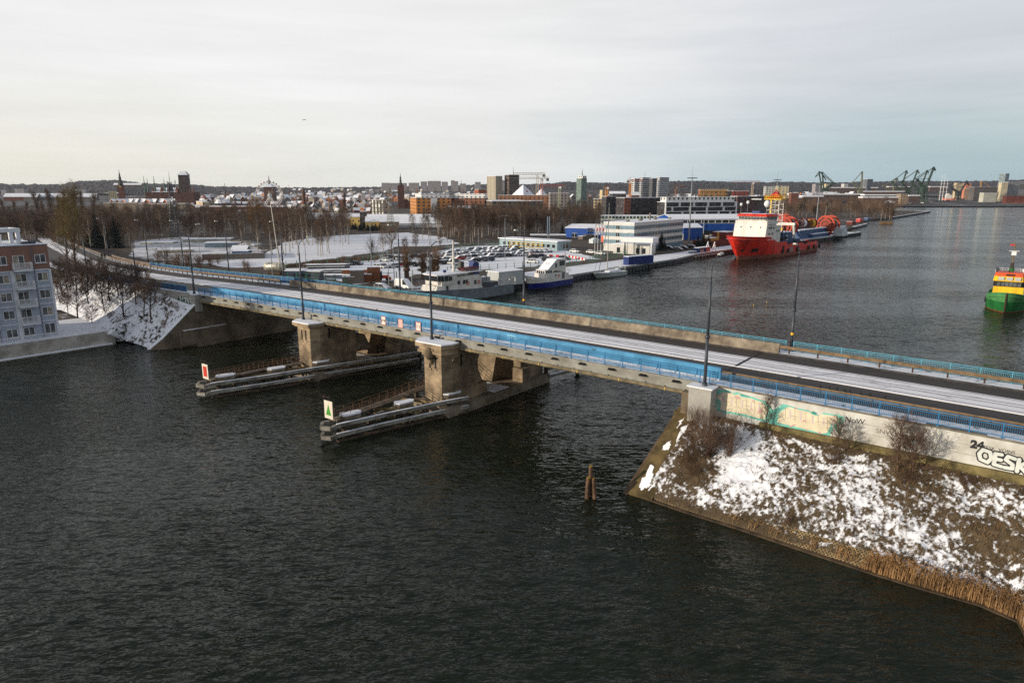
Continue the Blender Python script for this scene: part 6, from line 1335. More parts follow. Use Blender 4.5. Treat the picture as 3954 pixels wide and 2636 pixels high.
for z in (19,21,23.5,25): b.beam((15,-1.4,z),(15,2.2,z),.12,.12); b.tube((15,-1.2,z),(15,-1.2,z+1.6),.06); b.tube((15,2,z),(15,2,z+1.3),.06)
for y in (-1.5,2.5): b.tube((16.5,y,17.3),(15,.5,23),.1,n=5)
b.tube((11.8,5.2,17.3),(11.8,5.2,27.5),.04,n=4); b.tube((16,-5,17.3),(16,-5,23.5),.04,n=4); b.build('mast',BLACK,t)
b=MB(); b.beam((13.8,-1.6,22.9),(13.8,2.4,22.9),.2,.3); b.build('radar_scanner',WHITE,t)
b=MB(); b.box(13,16,-1.5,1.5,17.36,18.3); b.build('mast_base',CONT,t)
b=MB(); b.hexa([(3.3,-7.4,3.2),(7.6,-7.4,3.2),(7.6,-5,3.2),(3.3,-5,3.2),(3.0,-7.4,4.6),(8.0,-7.4,4.6),(8,-5,4.6),(3,-5,4.6)])
def sidepatch(x0,x1,z0,z1,m,nm,o=.06):
    "a panel lying on the near hull side"
    b=MB(); g=[]
    for x,z in ((x0,z0),(x1,z0),(x1,z1),(x0,z1)):
        s=max(0.,(x+6.5*z/9.3)/(67+6.5*z/9.3)); q=z/9.3; e=.33*(1-.3*q); k=min(1,s/e); k=(1-(1-k)**1.9)**(.95-.35*q); g.append((x,-15.5/2*k-o,z))
    b.add(g,[(0,1,2,3)]); return b.build(nm,m,hl)
DK=mat('hull_opening',(.02,.012,.012),.8,0)
for x0,x1,z0,z1 in ((2.6,5.6,2.9,4.3),(-1.3,-.4,3.2,4.2),(23.3,25.2,2.2,4.3)): sidepatch(x0,x1,z0,z1,DK,'hull_recess',.12)
sidepatch(31.5,35,1.5,3.4,mat('faded_patch',S(150,120,112),.7,.1,1),'hull_plate'); 
b=MB()
for x in (7.5,11.5,15): pass
for x,z in ((23.5,2.3),(29,2.1),(39,2.2),(52,2.1),(58.5,2.1),(65,2.0)):
    b=MB(); b.lathe((x,-8.0,z),[(.2,-.35),(.85,-.3),(.85,.3),(.2,.35)],12,'y',True); b.build('tyre_fender',BLACK,t)

b=MB()
for k,(x,w_) in enumerate(((6.2,2.4),(9.2,.5),(9.9,1.3),(11.4,.5),(12.1,1.3))): pass
for x0,x1,z0,z1 in ((8.6,10.9,7.3,7.6),(11.5,13.0,7.3,7.65),(13.4,14.6,7.4,7.7),(11.5,12.2,7.85,8.3),(12.4,13.4,7.9,8.3)): sidepatch(x0,x1,z0,z1,WHITE,'name_lettering')
b=MB(); 
for x in (2,5.5,7.2): pass
b=MB(); b.tube((22.5,-5.6,6.2),(28.5,-6.3,12.),.35,.2,8); b.tube((28.5,-6.3,12),(31,-6,7),.12,n=5); b.box(22,23.5,-6.6,-4.6,5,6.8); b.build('deck_crane',BLACK,t)
b=MB(); b.hexa([(23.3,-7.0,6.7),(28.5,-7.2,6.7),(28.5,-5.2,6.7),(23.3,-5.2,6.7),(22.6,-7.3,7.7),(29.3,-7.5,7.7),(29.3,-5,7.7),(22.6,-5,7.7)]); b.build('rescue_boat',BLACK,t)
b=MB(); b.box(28.5,38.5,-5.6,5.6,3.9,9.3); dh=b.build('blue_module',BLC,t); b=MB(); b.box(28.4,38.6,-5.7,5.7,9.3,9.5); b.build('module_snow',SNOW,dh); b=MB(); b.box(31.6,33.3,-5.72,-5.6,6.2,8.2); w_=b.build('module_window',WHITE,dh); b=MB(); b.box(31.85,33.05,-5.76,-5.7,6.5,7.9); b.build('pane',GLASS,w_)
b=MB()
for y in (-3.8,4.): b.tube((46.5,y,3.6),(45.2,y*.85,12.2),.55,.5,8)
b.beam((45.2,-3.9,12.2),(45.2,4.1,12.2),1.1,1.1); b.build('portal_frame',SHW,t)
b=MB(); b.box(39.5,44,-4.5,3,3.6,6.6); b.box(44.5,49.5,-5,4.5,3.5,6.0); b.build('deck_containers',BLC,t)
b=MB(); b.box(40,62,-6.3,6.3,3.5,3.75); b.box(50,61,-3,4,3.7,4.9); b.build('deck_snow',SNOW,t)
b=MB(); b.box(50.5,56,1,5,4.9,6.4); b.build('deck_gear',mat('deck_yellow',S(190,150,50),.6,.2,1,snow=.3),t)
b=MB(); railrow(b,[(34,-7.4,4.9),(45,-7.5,4.6),(55,-7.3,4.4),(65,-6.8,4.2)],1.2,1.5,.06)
for k in range(22): x=34+k*1.45; b.box(x-.3,x+.3,-7.3,-6.5,3.8,5.0)
b.build('stern_railing',BLACK,t)
# ---- yellow and white drilling tower with red top on the quay behind the ship
Yt=318; bt=PD(2985,900,Yt); ztop=PD(2990,733,Yt).z; zp=PD(2990,769,Yt).z
t=thing('derrick_tower','white lattice tower with yellow platform and red pointed top behind the ship wheelhouse','tower',(bt.x,bt.y,Z0),R(48)); hP=zp-Z0; hT=ztop-Z0
b=MB(); w_=2.7
cs=[(-w_,-w_),(w_,-w_),(w_,w_),(-w_,w_)]
for x,y in cs: b.tube((x,y,6),(x,y,hP),.2,n=6); b.tube((x*1.7,y*1.7,0),(x,y,8),.24,n=6)
k=int((hP-6)/2.4)
for i in range(k):
    z=6+i*2.4
    for (x0,y0),(x1,y1) in zip(cs,cs[1:]+cs[:1]): b.tube((x0,y0,z),(x1,y1,z+2.4),.09,n=4); b.tube((x0,y0,z),(x1,y1,z),.09,n=4)
b.build('lattice',SHW,t)
b=MB(); b.box(-3.8,3.8,-3.8,3.8,hP-.2,hP+.2); railrow(b,[(-3.8,-3.8,hP+.2),(3.8,-3.8,hP+.2),(3.8,3.8,hP+.2),(-3.8,3.8,hP+.2),(-3.8,-3.8,hP+.2)],1.5,1.0,.08); b.box(3.0,3.7,2.5,3.6,1,hP); b.box(-2.7,-2.2,-5,-4.5,0,8); b.build('platform',YEL,t)
b=MB()
for x,y in cs: b.tube((x,y,hP),(0,0,hT),.22,.12,6)
for q in (.2,.45,.7):
    for (x0,y0),(x1,y1) in zip(cs,cs[1:]+cs[:1]): b.tube((x0*(1-q),y0*(1-q),hP+(hT-hP)*q),(x1*(1-q),y1*(1-q),hP+(hT-hP)*q),.2,n=4); b.tube((x0*(1.2-q),y0*(1.2-q),hP+(hT-hP)*max(0,q-.2)),(x1*(1-q),y1*(1-q),hP+(hT-hP)*q),.16,n=4)
b.box(-1.5,1.5,-1.5,1.5,hP+.3,hP+2.3); b.build('tower_top',REDH,t)
# ---- grey patrol ship
GH=mat('navy_grey',S(108,116,122),.5,.12,.5,dirt=S(86,92,98))
so=Vector((-1.6,178.4,0)); ax=R(47.5); t=thing('patrol_ship','grey hulled ship with white superstructure moored behind the bridge','ship',so-V3(math.cos(ax),math.sin(ax),0)*34.5,ax)
h2,_=hull(t,34.5,7.2,[(0,4.6),(.25,3.7),(.6,2.9),(.75,2.8),(1,2.7)],[GH,mat('navy_boot',S(60,58,60),.6,.2,1)],rake=3.2,entry=.4,boot=.35,bul=.5,stern=.8)
b=MB(); b.box(9.5,22.6,-2.9,2.9,2.6,5.6); b.hexa([(7.6,-2.8,3.0),(9.5,-2.9,3.0),(9.5,2.9,3.0),(7.6,2.8,3.0),(8.4,-2.6,4.4),(9.5,-2.7,4.4),(9.5,2.7,4.4),(8.4,2.6,4.4)]); b.box(12.5,22,-2.7,2.7,5.6,6.1); b.build('superstructure',SHW,t)
b=MB(); b.prism([(9.0,-2.2),(10.2,-3.1),(14,-3.1),(14,3.1),(10.2,3.1),(9.0,2.2)],4.6,6.9,[(8.6,-2.4),(9.9,-3.3),(14,-3.3),(14,3.3),(9.9,3.3),(8.6,2.4)]); b.build('wheelhouse',SHW,t)
b=MB()
for a,c,n in (((8.62,2.35),(8.62,-2.35),4),((8.7,-2.45),(9.95,-3.25),2),((10,-3.27),(12.6,-3.2),2)): winrow(b,a,c,5.5,6.7,n,.12)
winrow(b,(14.4,-2.95),(15.4,-2.95),4.3,5.2,1); winrow(b,(16.2,-2.95),(18,-2.95),4.3,5.2,2); winrow(b,(20,-2.95),(20.8,-2.95),3.8,4.9,1); winrow(b,(10.8,-2.95),(11.6,-2.95),3.4,4.3,1)
b.build('windows',GLASS,t)
b=MB(); b.prism([(8.3,-2.6),(9.7,-3.5),(22.8,-3.2),(22.8,3.2),(9.7,3.5),(8.3,2.6)],6.9,7.05); b.build('roof_snow',SNOW,t)
b=MB(); b.tube((16,0,7),(16,0,14.5),.4,.16,8); b.beam((16,-1.5,10.5),(16,1.5,10.5),.12,.12); b.tube((16,-1.2,10.5),(16,-1.2,12),.05); b.beam((15,-1,9.2),(15,1,9.2),.2,.3); b.tube((9.2,1.6,7),(9.2,1.6,12.5),.04,n=4); b.tube((3,0,4),(3,0,9.5),.06,n=4); b.build('mast',SHW,t)
b=MB(); b.lathe((11.6,-1.5,7.6),[(.2,-.3),(.35,0),(.35,.4),(.2,.45)],10,'x'); b.build('searchlight',CONT,t)
b=MB(); b.hexa([(17.5,-2.2,7.2),(22,-2.2,7.2),(22,-.4,7.2),(17.5,-.4,7.2),(16.8,-2.5,7.9),(22.4,-2.5,7.9),(22.4,-.1,7.9),(16.8,-.1,7.9)]); b.build('rib_boat',mat('dark_red_boat',S(96,34,34),.6,.2,1),t)
b=MB(); b.box(18.4,19.6,.1,1.1,7.2,9.2); b.build('deck_box',mat('grey_box',S(84,84,80),.7,.2,1),t); b=MB(); b.hexa([(22,-1,5.5),(23.6,-1,5.5),(23.6,1.2,5.5),(22,1.2,5.5),(22.2,-.8,9.3),(23.9,-.8,8.6),(23.9,1,8.6),(22.2,1,9.3)]); b.build('funnel',CONT,t)
b=MB(); b.tube((23.2,-2.2,3),(25.2,-2.4,6.6),.09,n=5); b.tube((24.6,-2.2,3),(25.2,-2.4,6.6),.09,n=5); b.box(25.5,30,-1.8,1.8,2.6,3.6); b.build('stern_gear',STEELD,t)
b=MB(); b.box(25.3,27.6,-1,1.1,3.6,4.9); b.build('crate',mat('pale_crate',S(150,156,156),.7,.15,1,snow=.4),t)
for k in range(3): 
    b=MB(); x=28.2+k*2.2; 
    for q in ((x,x+.22,2.7,4.4),(x+1.85,x+2.05,2.7,4.4)): b.box(q[0],q[1],-3.35,-3.15,q[2],q[3])
    b.box(x,x+2.05,-3.35,-3.15,4.2,4.45); b.box(x,x+2.05,-3.35,-3.15,2.6,2.85); b.build('stern_frame',SHW,t)
for x in (14,17.5,19.5,27): b=MB(); b.ball((x,-3.35-(.2 if x>12 else 0),2.0),.16,8,6); b.build('porthole',BLACK,t)
for x in (17.9,21.6): 
    b=MB(); b.lathe((x,-2.98,4.3),[(.32,-.06),(.46,-.06),(.46,.06),(.32,.06)],14,'y',True); b.build('lifebuoy',mat('buoy_orange',S(196,96,70),.6,.1,1),t)
b=MB(); railrow(b,[(1,-1.2,4.3),(5,-2.6,3.8),(9,-3.3,3.4)],.9,1.1,.03); railrow(b,[(10,-3.5,7),(22,-3.2,7)],.7,1.4,.025); b.build('railing',SHW,t)
# grey tent shed on the quay behind
t=thing('quay_shed','pale grey box shed with snowy roof on the quay behind the grey ship','shed',P(*C3(1545,1545)),R(42)); flat(t,9,5,3.6,mat('shed_sheet',S(168,172,172),.6,.08,.6,streak=True),th=.15)
# ---- blue and white boat
NAVY=mat('navy_blue_hull',S(24,34,104),.4,.12,.6)
so=P(2038,1121,0); ax=R(47); t=thing('motor_yacht','converted white motor vessel with dark blue hull and lettered bow beside the lamp post','boat',so+V3(.2,1.4,0),ax)
h3,_=hull(t,17.2,5.2,[(0,3.9),(.2,3.1),(.5,2.3),(.75,2.2),(1,2.3)],[NAVY,mat('dark_boot',S(40,32,40),.6,.1,1),SHW],rake=1.3,entry=.42,boot=.2,bul=.7,stern=.7,stripe=1.75)
b=MB(); b.box(4.6,13.8,-1.9,1.9,1.7,4.0); b.box(5,8.2,-1.6,1.6,3.4,4.9); b.xz([(6.2,4.9),(13.9,3.9),(13.9,7.5),(9.8,7.5)],-1.7,1.7); b.box(13.8,15.6,-1.5,1.5,1.6,3.4); b.build('superstructure',SHW,t)
b=MB(); b.xz([(6.0,5.0),(9.8,7.62),(14,7.62),(14,7.52),(9.9,7.5),(6.2,4.9)],-1.75,1.75); b.box(4.8,6.2,-1.65,1.65,4.9,5.0); b.build('roof_snow',SNOW,t)
b=MB(); winrow(b,(4.98,1.5),(4.98,-1.5),4.0,4.7,4,.3); winrow(b,(5.2,-1.63),(8,-1.63),4.0,4.7,3,.4); winrow(b,(9.2,-1.73),(10,-1.73),5.4,6.5,1); winrow(b,(11.0,-1.73),(13.4,-1.73),5.7,7.1,2,.15); winrow(b,(12,-1.93),(13.2,-1.93),2.0,3.9,2,.4); winrow(b,(9,-1.93),(9.5,-1.93),3,3.5,1); b.build('windows',GLASS,t)
b=MB(); b.lathe((10.5,-1.96,3.0),[(.28,-.05),(.42,-.05),(.42,.05),(.28,.05)],14,'y',True); b.build('lifebuoy',MATS['buoy_orange'],t)
b=MB(); railrow(b,[(3.2,-2.2,2.4),(6,-2.55,2.2),(10,-2.6,2.1)],.8,1.2,.025); railrow(b,[(13.9,-1.7,4.0),(16.6,-1.6,3.4),(16.6,1.6,3.4)],1.,1.,.03); b.tube((7.5,0,5),(7.5,0,6.6),.05); b.ball((7.5,0,6.6),.2,8,6); b.tube((15.5,0,3.4),(15.5,0,8.2),.05); b.build('railing',SHW,t)
tm=text_mesh('KWAZAR',.62,ext=.004); tm.materials.append(mat('name_dark_red',S(110,40,34),.6,0)); o=place('lettering',tm,None,t,(1.55,-1.74,2.72),rot=(R(80),0,R(-27)))
# ---- sailing yacht
so=P(2303,1076,0); ax=R(45); t=thing('sailing_yacht','grey sailing yacht with a very tall bare mast and snow on deck at the pier','sailing boat',so+V3(0,1.2,0),ax)
hull(t,14.3,4.0,[(0,1.75),(.5,1.35),(1,1.3)],[mat('yacht_grey',S(150,158,154),.4,.1,.6),mat('yacht_boot',S(70,66,62),.6,.1,1)],rake=1.1,entry=.5,boot=.12,bul=.12,stern=.7,deckm=SNOW)
b=MB(); b.hexa([(5,-1,1.4),(11,-1.2,1.3),(11,1.2,1.3),(5,1,1.4),(5.8,-.8,1.9),(10.6,-1,1.95),(10.6,1,1.95),(5.8,.8,1.9)]); b.build('cabin',SNOW,t); b=MB(); b.ball((11,0,1.5),1.1,10,6,.8,True); b.build('spray_hood',mat('pale_canvas',S(186,192,196),.8,.08,1),t,True)
b=MB(); b.tube((5.6,0,1.4),(5.6,0,22.5),.13,.08,8)
for z in (8,13,18): b.beam((5.6,-.9,z),(5.6,.9,z),.06,.06)
b.build('mast',mat('spar_grey',S(150,148,140),.4,.1,1),t)
b=MB(); b.tube((-.9,0,1.7),(5.6,0,22),.05,n=4); b.tube((1.2,0,1.6),(5.6,0,17.5),.09,n=5); b.tube((14,0,1.4),(5.6,0,22.4),.02,n=4)
for y in (-1,1): b.path([(5.6,y*1.7,1.4),(5.6,y*.9,8),(5.6,y*.9,13),(5.6,y*.8,18),(5.6,0,22)],.015,3)
b.build('rigging',STEELD,t)
b=MB(); b.tube((5.7,0,2.6),(11.4,0,2.7),.09,n=6); b.build('boom',BLACK,t); b=MB(); railrow(b,[(-.8,0,1.7),(3,-1.7,1.5),(8,-1.95,1.35),(13,-1.6,1.3)],.65,1.5,.018); railrow(b,[(13.2,-1.5,1.3),(14,0,1.3),(13.2,1.5,1.3)],1.6,1.,.03); b.build('railing',SHW,t)
# ---- tug
GRN=mat('tug_green',S(34,108,52),.55,.2,.5,dirt=S(22,76,38),streak=True); GRNL=mat('tug_green_bulwark',S(76,138,84),.6,.15,.6); YLW=mat('tug_yellow',S(226,182,24),.5,.12,.8,dirt=S(190,150,30),streak=True); ORR=mat('tug_orange',S(206,84,46),.5,.08,.8)
so=P(3877,1207,0); ax=R(53); t=thing('tugboat','green tugboat with yellow wheelhouse and orange roof, partly cut off','tugboat',so,ax)
hull(t,23,7.8,[(0,4.6),(.12,4.0),(.3,3.0),(.6,2.4),(1,2.6)],[GRN,mat('tug_boot',S(120,60,36),.7,.2,1),GRNL],rake=1.6,entry=.36,boot=.14,bul=.9,stern=.7,stripe=2.35,keel=-1.5)
b=MB(); b.hexa([(4.2,-2.9,2.2),(11,-2.9,2.2),(11,2.9,2.2),(4.2,2.9,2.2),(4.3,-2.75,5.2),(11,-2.75,5.2),(11,2.75,5.2),(4.3,2.75,5.2)]); b.build('deckhouse',YLW,t)
wp=[(4.4,-2.3),(5.0,-2.85),(8.8,-2.85),(8.8,2.85),(5.0,2.85),(4.4,2.3)]
b=MB(); b.prism(wp,5.2,6.4,[(p[0]-.1,p[1]) for p in wp]); b.build('window_band',BLACK,t); b=MB(); winrow(b,(4.32,2.25),(4.32,-2.25),5.35,6.25,6,.14); winrow(b,(4.95,-2.9),(8.6,-2.9),5.35,6.25,3,.16); b.build('wheelhouse_windows',mat('grey_glass',S(92,96,96),.2,.3,1),t)
b=MB(); b.prism([(p[0]-.25,p[1]*1.05) for p in wp],6.4,7.5,[(p[0]-.05,p[1]*1.0) for p in wp]); b.build('upper_wheelhouse',YLW,t)
b=MB()
for y in (-1.5,0,1.5): b.box(3.98,4.2,y-.55,y+.55,6.65,7.35)
b.build('front_panel',mat('panel_grey',S(176,180,178),.5,.1,1),t)
b=MB(); b.prism([(p[0]-.15,p[1]*1.02) for p in wp],7.5,8.25,[(p[0]+.2,p[1]*.95) for p in wp]); b.build('roof',ORR,t)
b=MB(); b.box(4.05,4.2,-.75,.75,7.72,8.02); b.build('name_board',BLACK,t)
b=MB(); b.tube((8.4,0,8),(8.7,0,10.2),.5,.3,10); b.build('funnel_mast',mat('tug_funnel',S(58,50,44),.6,.3,2),t); b=MB(); b.tube((8.38,0,8.1),(8.5,0,9.0),.53,.46,10); b.build('green_band',GRN,t); b=MB(); b.tube((8.7,0,10.2),(8.9,0,15.0),.14,.07,6); b.beam((8.7,-.8,11.6),(8.7,.6,11.6),.08,.08); b.beam((8.9,-1.6,14.0),(8.9,.5,14.0),.06,.06); b.tube((8.9,-1.5,14),(8.9,-1.5,15),.03); b.tube((8.9,.5,14),(8.9,.5,15.3),.03); b.build('mast',mat('mast_ochre',S(120,100,60),.6,.2,2),t); b=MB(); b.box(8.5,9.1,-.45,.45,11.9,12.7); b.beam((8.6,-.95,12.85),(8.6,.95,12.85),.15,.12); b.build('radar',WHITE,t); b=MB(); b.box(8.9,8.95,.1,.9,14.0,14.35); b.build('flag_cloth',MATS['flag_red'],t)
for y in (-2.4,2.5): 
    b=MB(); b.lathe((5.2,y,8.9),[(.3,-.25),(.42,0),(.42,.3),(.3,.35)],12,'x'); b.tube((5.3,y,8.2),(5.3,y,8.6),.08); b.build('searchlight',WHITE if y<0 else STEELD,t)
b=MB(); railrow(b,[(4.8,-2.8,8.25),(8.6,-2.8,8.25),(8.6,2.8,8.25),(4.8,2.8,8.25)],.7,1.2,.03); b.tube((6,-2.7,8.2),(6,-2.7,10),.04); b.build('roof_railing',WHITE,t)
b=MB(); b.tube((-.55,0,1.0),(.05,0,0),.16,n=6); b.tube((-1.5,0,4.4),(-.5,0,1.0),.2,.16,6); b.build('stem_bar',RUST,t)
for x,y,z in ((7,-3.75,2.0),(8.6,-3.95,1.7),(10.2,-4.0,1.6),(12,-4,1.3),(5.6,-3.6,2.2),(6.5,3.7,1.9),(8.5,3.95,1.6)):
    b=MB(); b.lathe((x,y,z),[(.2,-.25),(.62,-.2),(.62,.2),(.2,.25)],12,'y',True); b.build('tyre_fender',BLACK,t)
tm=text_mesh('ARES',.75,ext=.004); tm.materials.append(mat('name_pale',S(210,214,190),.6,0)); place('lettering',tm,None,t,(1.75,-2.42,3.35),rot=(R(96),0,R(-41)))
# ---- two small yellow buoys
for px,py,lab in ((2200+1668*.4254,1000+418*.4254,'small yellow buoy with thin top mark on the open water'),(2200+1787*.4254,1000+392*.4254,'slightly farther yellow buoy with thin top mark on the open water')):
    t=thing('marker_buoy',lab,'buoy',P(px,py,0),0,'yellow buoys in the river'); t.scale=(.4,.4,.6); b=MB(); b.lathe((0,0,0),[(.15,-.3),(.26,0),(.22,.2),(.06,.35)],8); b.build('float',YLW,t); b=MB(); b.tube((0,0,.3),(0,0,1.2),.035); b.build('top_mark',BLACK,t)
# ---- far ships
t=thing('tall_ship','far off tall ship with three pale bare masts','sailing ship',P(3612,780,0),R(10)); hull(t,38,8,[(0,4),(.5,3),(1,4)],[BLACK,BLACK],rake=3,entry=.4,boot=.5)
for x,h in ((10,66),(18,68),(27,58)): b=MB(); b.tube((x,0,3),(x,0,h),.7,.3,6); [b.beam((x,-5,z),(x,5,z),.3,.3) for z in (14,24,34,44)]; b.build('mast',WHITE,t)
t=thing('far_ship','far off white and orange ship at the shipyard quay','ship',P(3640,776,0),R(-8)); hull(t,34,10,[(0,9),(.3,6),(1,6)],[mat('far_orange',S(206,120,96),.6,.1,1),REDB],rake=4,boot=1.5); b=MB(); b.box(6,20,-4,4,6,16); b.box(8,14,-3,3,16,20); b.build('superstructure',SHW,t)
t=thing('far_barge','rust red floating dock wall at the right edge of the far shore','barge',P(3884,789,0),R(-9)); b=MB(); b.box(0,190,0,16,2,17); b.build('dock_wall',mat('rust_red',S(96,48,40),.8,.25,.1),t); b=MB(); b.box(0,190,-1,0,0,2.2); b.build('pontoon_side',mat('tan_side',S(170,150,120),.8,.15,.1),t)
for k,(px,py,L) in enumerate(((3590,783,14),(3548,788,12),(3575,786,10),(3500,790,12),(3660,780,16),(3755,777,15))):
    t=thing('small_boat',('small boat at the crane legs','small boat moored left of the big crane','small dark boat right of the big crane','small snowy boat below the dome','dark workboat left of the white orange ship','dark boat on the far water')[k],'boat',P(px,py,0),R(-15)); hull(t,L,4,[(0,2),(1,1.5)],[BLACK if k>1 else SHW,BLACK],rake=1,boot=.2); b=MB(); b.box(L*.3,L*.7,-1.4,1.4,1,3.6); b.build('cabin',SHW if k%2 else STEELD,t)
# ================= the town and the far shore
rn=random.Random(21)
BRICK=mat('town_brick',S(118,76,62),.9,.2,.3); BRICKD=mat('dark_brick',S(92,62,52),.9,.25,.2); COPPER=mat('green_copper',S(78,110,92),.7,.2,.4); DSPIRE=mat('dark_spire',S(66,66,64),.7,.2,.4)
F=facade
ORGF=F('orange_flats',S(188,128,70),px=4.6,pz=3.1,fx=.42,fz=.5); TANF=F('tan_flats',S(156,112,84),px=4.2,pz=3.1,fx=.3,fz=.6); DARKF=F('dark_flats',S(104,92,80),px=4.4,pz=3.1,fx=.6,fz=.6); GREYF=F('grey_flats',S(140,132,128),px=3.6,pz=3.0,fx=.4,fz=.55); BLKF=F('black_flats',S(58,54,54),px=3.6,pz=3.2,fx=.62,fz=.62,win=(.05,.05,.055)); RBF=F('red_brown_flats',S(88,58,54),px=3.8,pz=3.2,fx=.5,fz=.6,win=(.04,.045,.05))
BEI=F('beige_tower',S(178,168,150),px=2.6,pz=60,fx=.4,fz=.9,win=(.12,.11,.1)); BRT=F('brown_tower',S(82,64,54),px=60,pz=3.4,fx=.98,fz=.45,win=(.09,.085,.08)); GRT=F('green_tower',S(118,136,126),px=3.0,pz=3.2,fx=.75,fz=.5,win=(.06,.085,.085)); STR=F('striped_tower',S(206,206,206),px=30,pz=3.0,fx=.9,fz=.55,win=(.035,.04,.045)); STRD=F('dark_tower',S(92,94,98),px=4,pz=3.0,fx=.5,fz=.5,win=(.04,.045,.05))
WHF=F('white_top_flats',S(206,204,200),px=4.2,pz=4,fx=.4,fz=.6); CRF=F('cream_flats',S(206,188,150),px=3.2,pz=3.,fx=.45,fz=.5); WHB=F('white_town',S(196,194,190),px=4.4,pz=6.5,fx=.45,fz=.55); PALEF=F('pale_slab',S(150,144,146),px=3.,pz=2.9,fx=.5,fz=.45,win=(.1,.1,.11)); YBF=F('yellow_flats',S(228,196,120),px=3.6,pz=3.2,fx=.28,fz=.35)
G1='town buildings'
c3=lambda a: 1400+a*.3406
def y_(b): return 580+b*.3406
B_=lambda n,l,c,xl,xc,xr,yt,Y,m,ang=52.5,**k: corner(n,l,c,xl,xc,xr,yt,Y,m,ang,**k)
# landmarks
B_('tower_block','tall beige office tower with vertical ribs','tower block',1880,1914,1936,680,1000,BEI,38,minl=12)
B_('tower_block','tall dark brown office tower with pale floor bands and an antenna','tower block',1948,1966,2005,675,1000,BRT,30,minl=12)
p=PD(1982,675,1005); t=thing('antenna','thin antenna mast on top of the dark brown tower','antenna',(p.x,p.y,p.z),0); h=PD(1982,643,1005).z-p.z; b=MB(); b.tube((0,0,0),(0,0,h*.6),.45,.3,6); b.tube((0,0,h*.6),(0,0,h),.2,.08,5); b.build('mast',STEELD,t)
B_('tower_block','green glass tower with a square top and spire, standing alone below the hill','tower block',2231,2245,2263,689,1150,GRT,36,minl=12)
p=PD(2248,689,1158); t=thing('roof_tower','pale box with spire on top of the green glass tower','spire',(p.x,p.y,p.z),R(36)); k=1158*1.02/FP; b=MB(); b.box(-9*k,9*k,-6,6,0,9*k); b.build('base',WHF,t); b=MB(); b.tube((0,0,9*k),(0,0,24*k),2*k,1*k,8); b.tube((0,0,24*k),(0,0,36*k),.8*k,.1,6); b.build('spire',COPPER,t)
for xl,xc,xr,yt,m,l in ((2441,2450,2470,690,STR,'leftmost of the four striped residential towers, beside the orange crane'),(2470,2480,2515,686,STR,'tallest white and grey striped residential tower, second from the orange crane'),(2516,2520,2536,689,STRD,'narrow dark residential tower between the two wide striped ones'),(2536,2546,2584,685,STR,'rightmost white and grey striped residential tower')):
    B_('tower_block',l,'tower block',xl,xc,xr,yt,1050+(xc%7)*6,m,25,minl=8)
p=PD(2490,686,1060); t=thing('antenna','red and white antenna on the tallest striped tower','antenna',(p.x,p.y,p.z),0); b=MB(); b.tube((0,0,0),(0,0,9.5),.3,.1,5); b.build('mast',ORGD,t)
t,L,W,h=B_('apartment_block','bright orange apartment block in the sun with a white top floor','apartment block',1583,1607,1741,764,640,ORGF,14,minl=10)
b=MB(); b.box(5,L-1,3,W-1,h+.3,h+3.6); b.build('top_floor',WHF,t); b=MB(); b.box(4.8,L-.8,2.8,W-.8,h+3.6,h+3.9); b.build('roof_snow',SNOW,t); b=MB(); b.box(L*.42,L*.6,-.4,0,2,h-.5); b.build('white_bays',WHITE,t)
t,L,W,h=B_('apartment_block','orange wing with its shade put into the brown wall colour, adjoining the bright orange apartment block','apartment block',1741,1742,1873,764,655,F('shaded_orange_flats',S(128,84,62),px=4.4,pz=3.1,fx=.45,fz=.55),-14,minl=10)  # same orange flats out of the sun: the shade is painted in as brown
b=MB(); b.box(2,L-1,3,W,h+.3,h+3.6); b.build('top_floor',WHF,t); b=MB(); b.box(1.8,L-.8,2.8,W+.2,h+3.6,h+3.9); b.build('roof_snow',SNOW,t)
B_('apartment_block','long tan apartment block with snowy roof in front of the white pyramid','apartment block',1880,1925,2119,754,690,TANF,2,minl=10)
B_('apartment_block','dark olive apartment block with black right end below the tan block','apartment block',1868,1900,2044,777,600,DARKF,8,minl=10); B_('apartment_block','black end block with few windows beside the dark olive apartments','apartment block',2044,2048,2095,776,598,BLKF,4,minl=8)
B_('apartment_block','grey concrete apartment block by the white lattice crane','apartment block',2119,2124,2197,745,720,GREYF,4,minl=8)
B_('apartment_block','small orange brick block with flat roof left of the beige tower','building',1832,1848,1877,732,900,F('brick_office',S(158,84,52),px=3,pz=3,fx=.5,fz=.45),20)
B_('warehouse','converted grey warehouse with tall white window bays','building',1427,1432,1484,772,690,F('bay_house',S(88,86,86),px=3.4,pz=4,fx=.4,fz=.85,win=(.5,.48,.42)),-12,minl=8)
B_('warehouse','dark brick warehouse below the orange apartment block','warehouse',1717,1735,1877,805,545,F('dark_brick_hall',S(84,54,44),px=5,pz=7,fx=.3,fz=.5),6,minl=10)
B_('long_hall','very long low hall with snow-covered roof, farthest of the pair','hall',1405,1408,1725,829,545,mat('hall_cream',S(190,182,170),.8,.1,.1),2,kind='gable',rise=3.6,minl=14); B_('long_hall','long white hall with blue eaves and snowy roof in front of the farthest hall','hall',1512,1516,1735,844,470,mat('hall_white',S(186,190,196),.8,.1,.1),3,kind='gable',rise=3.2,minl=14)
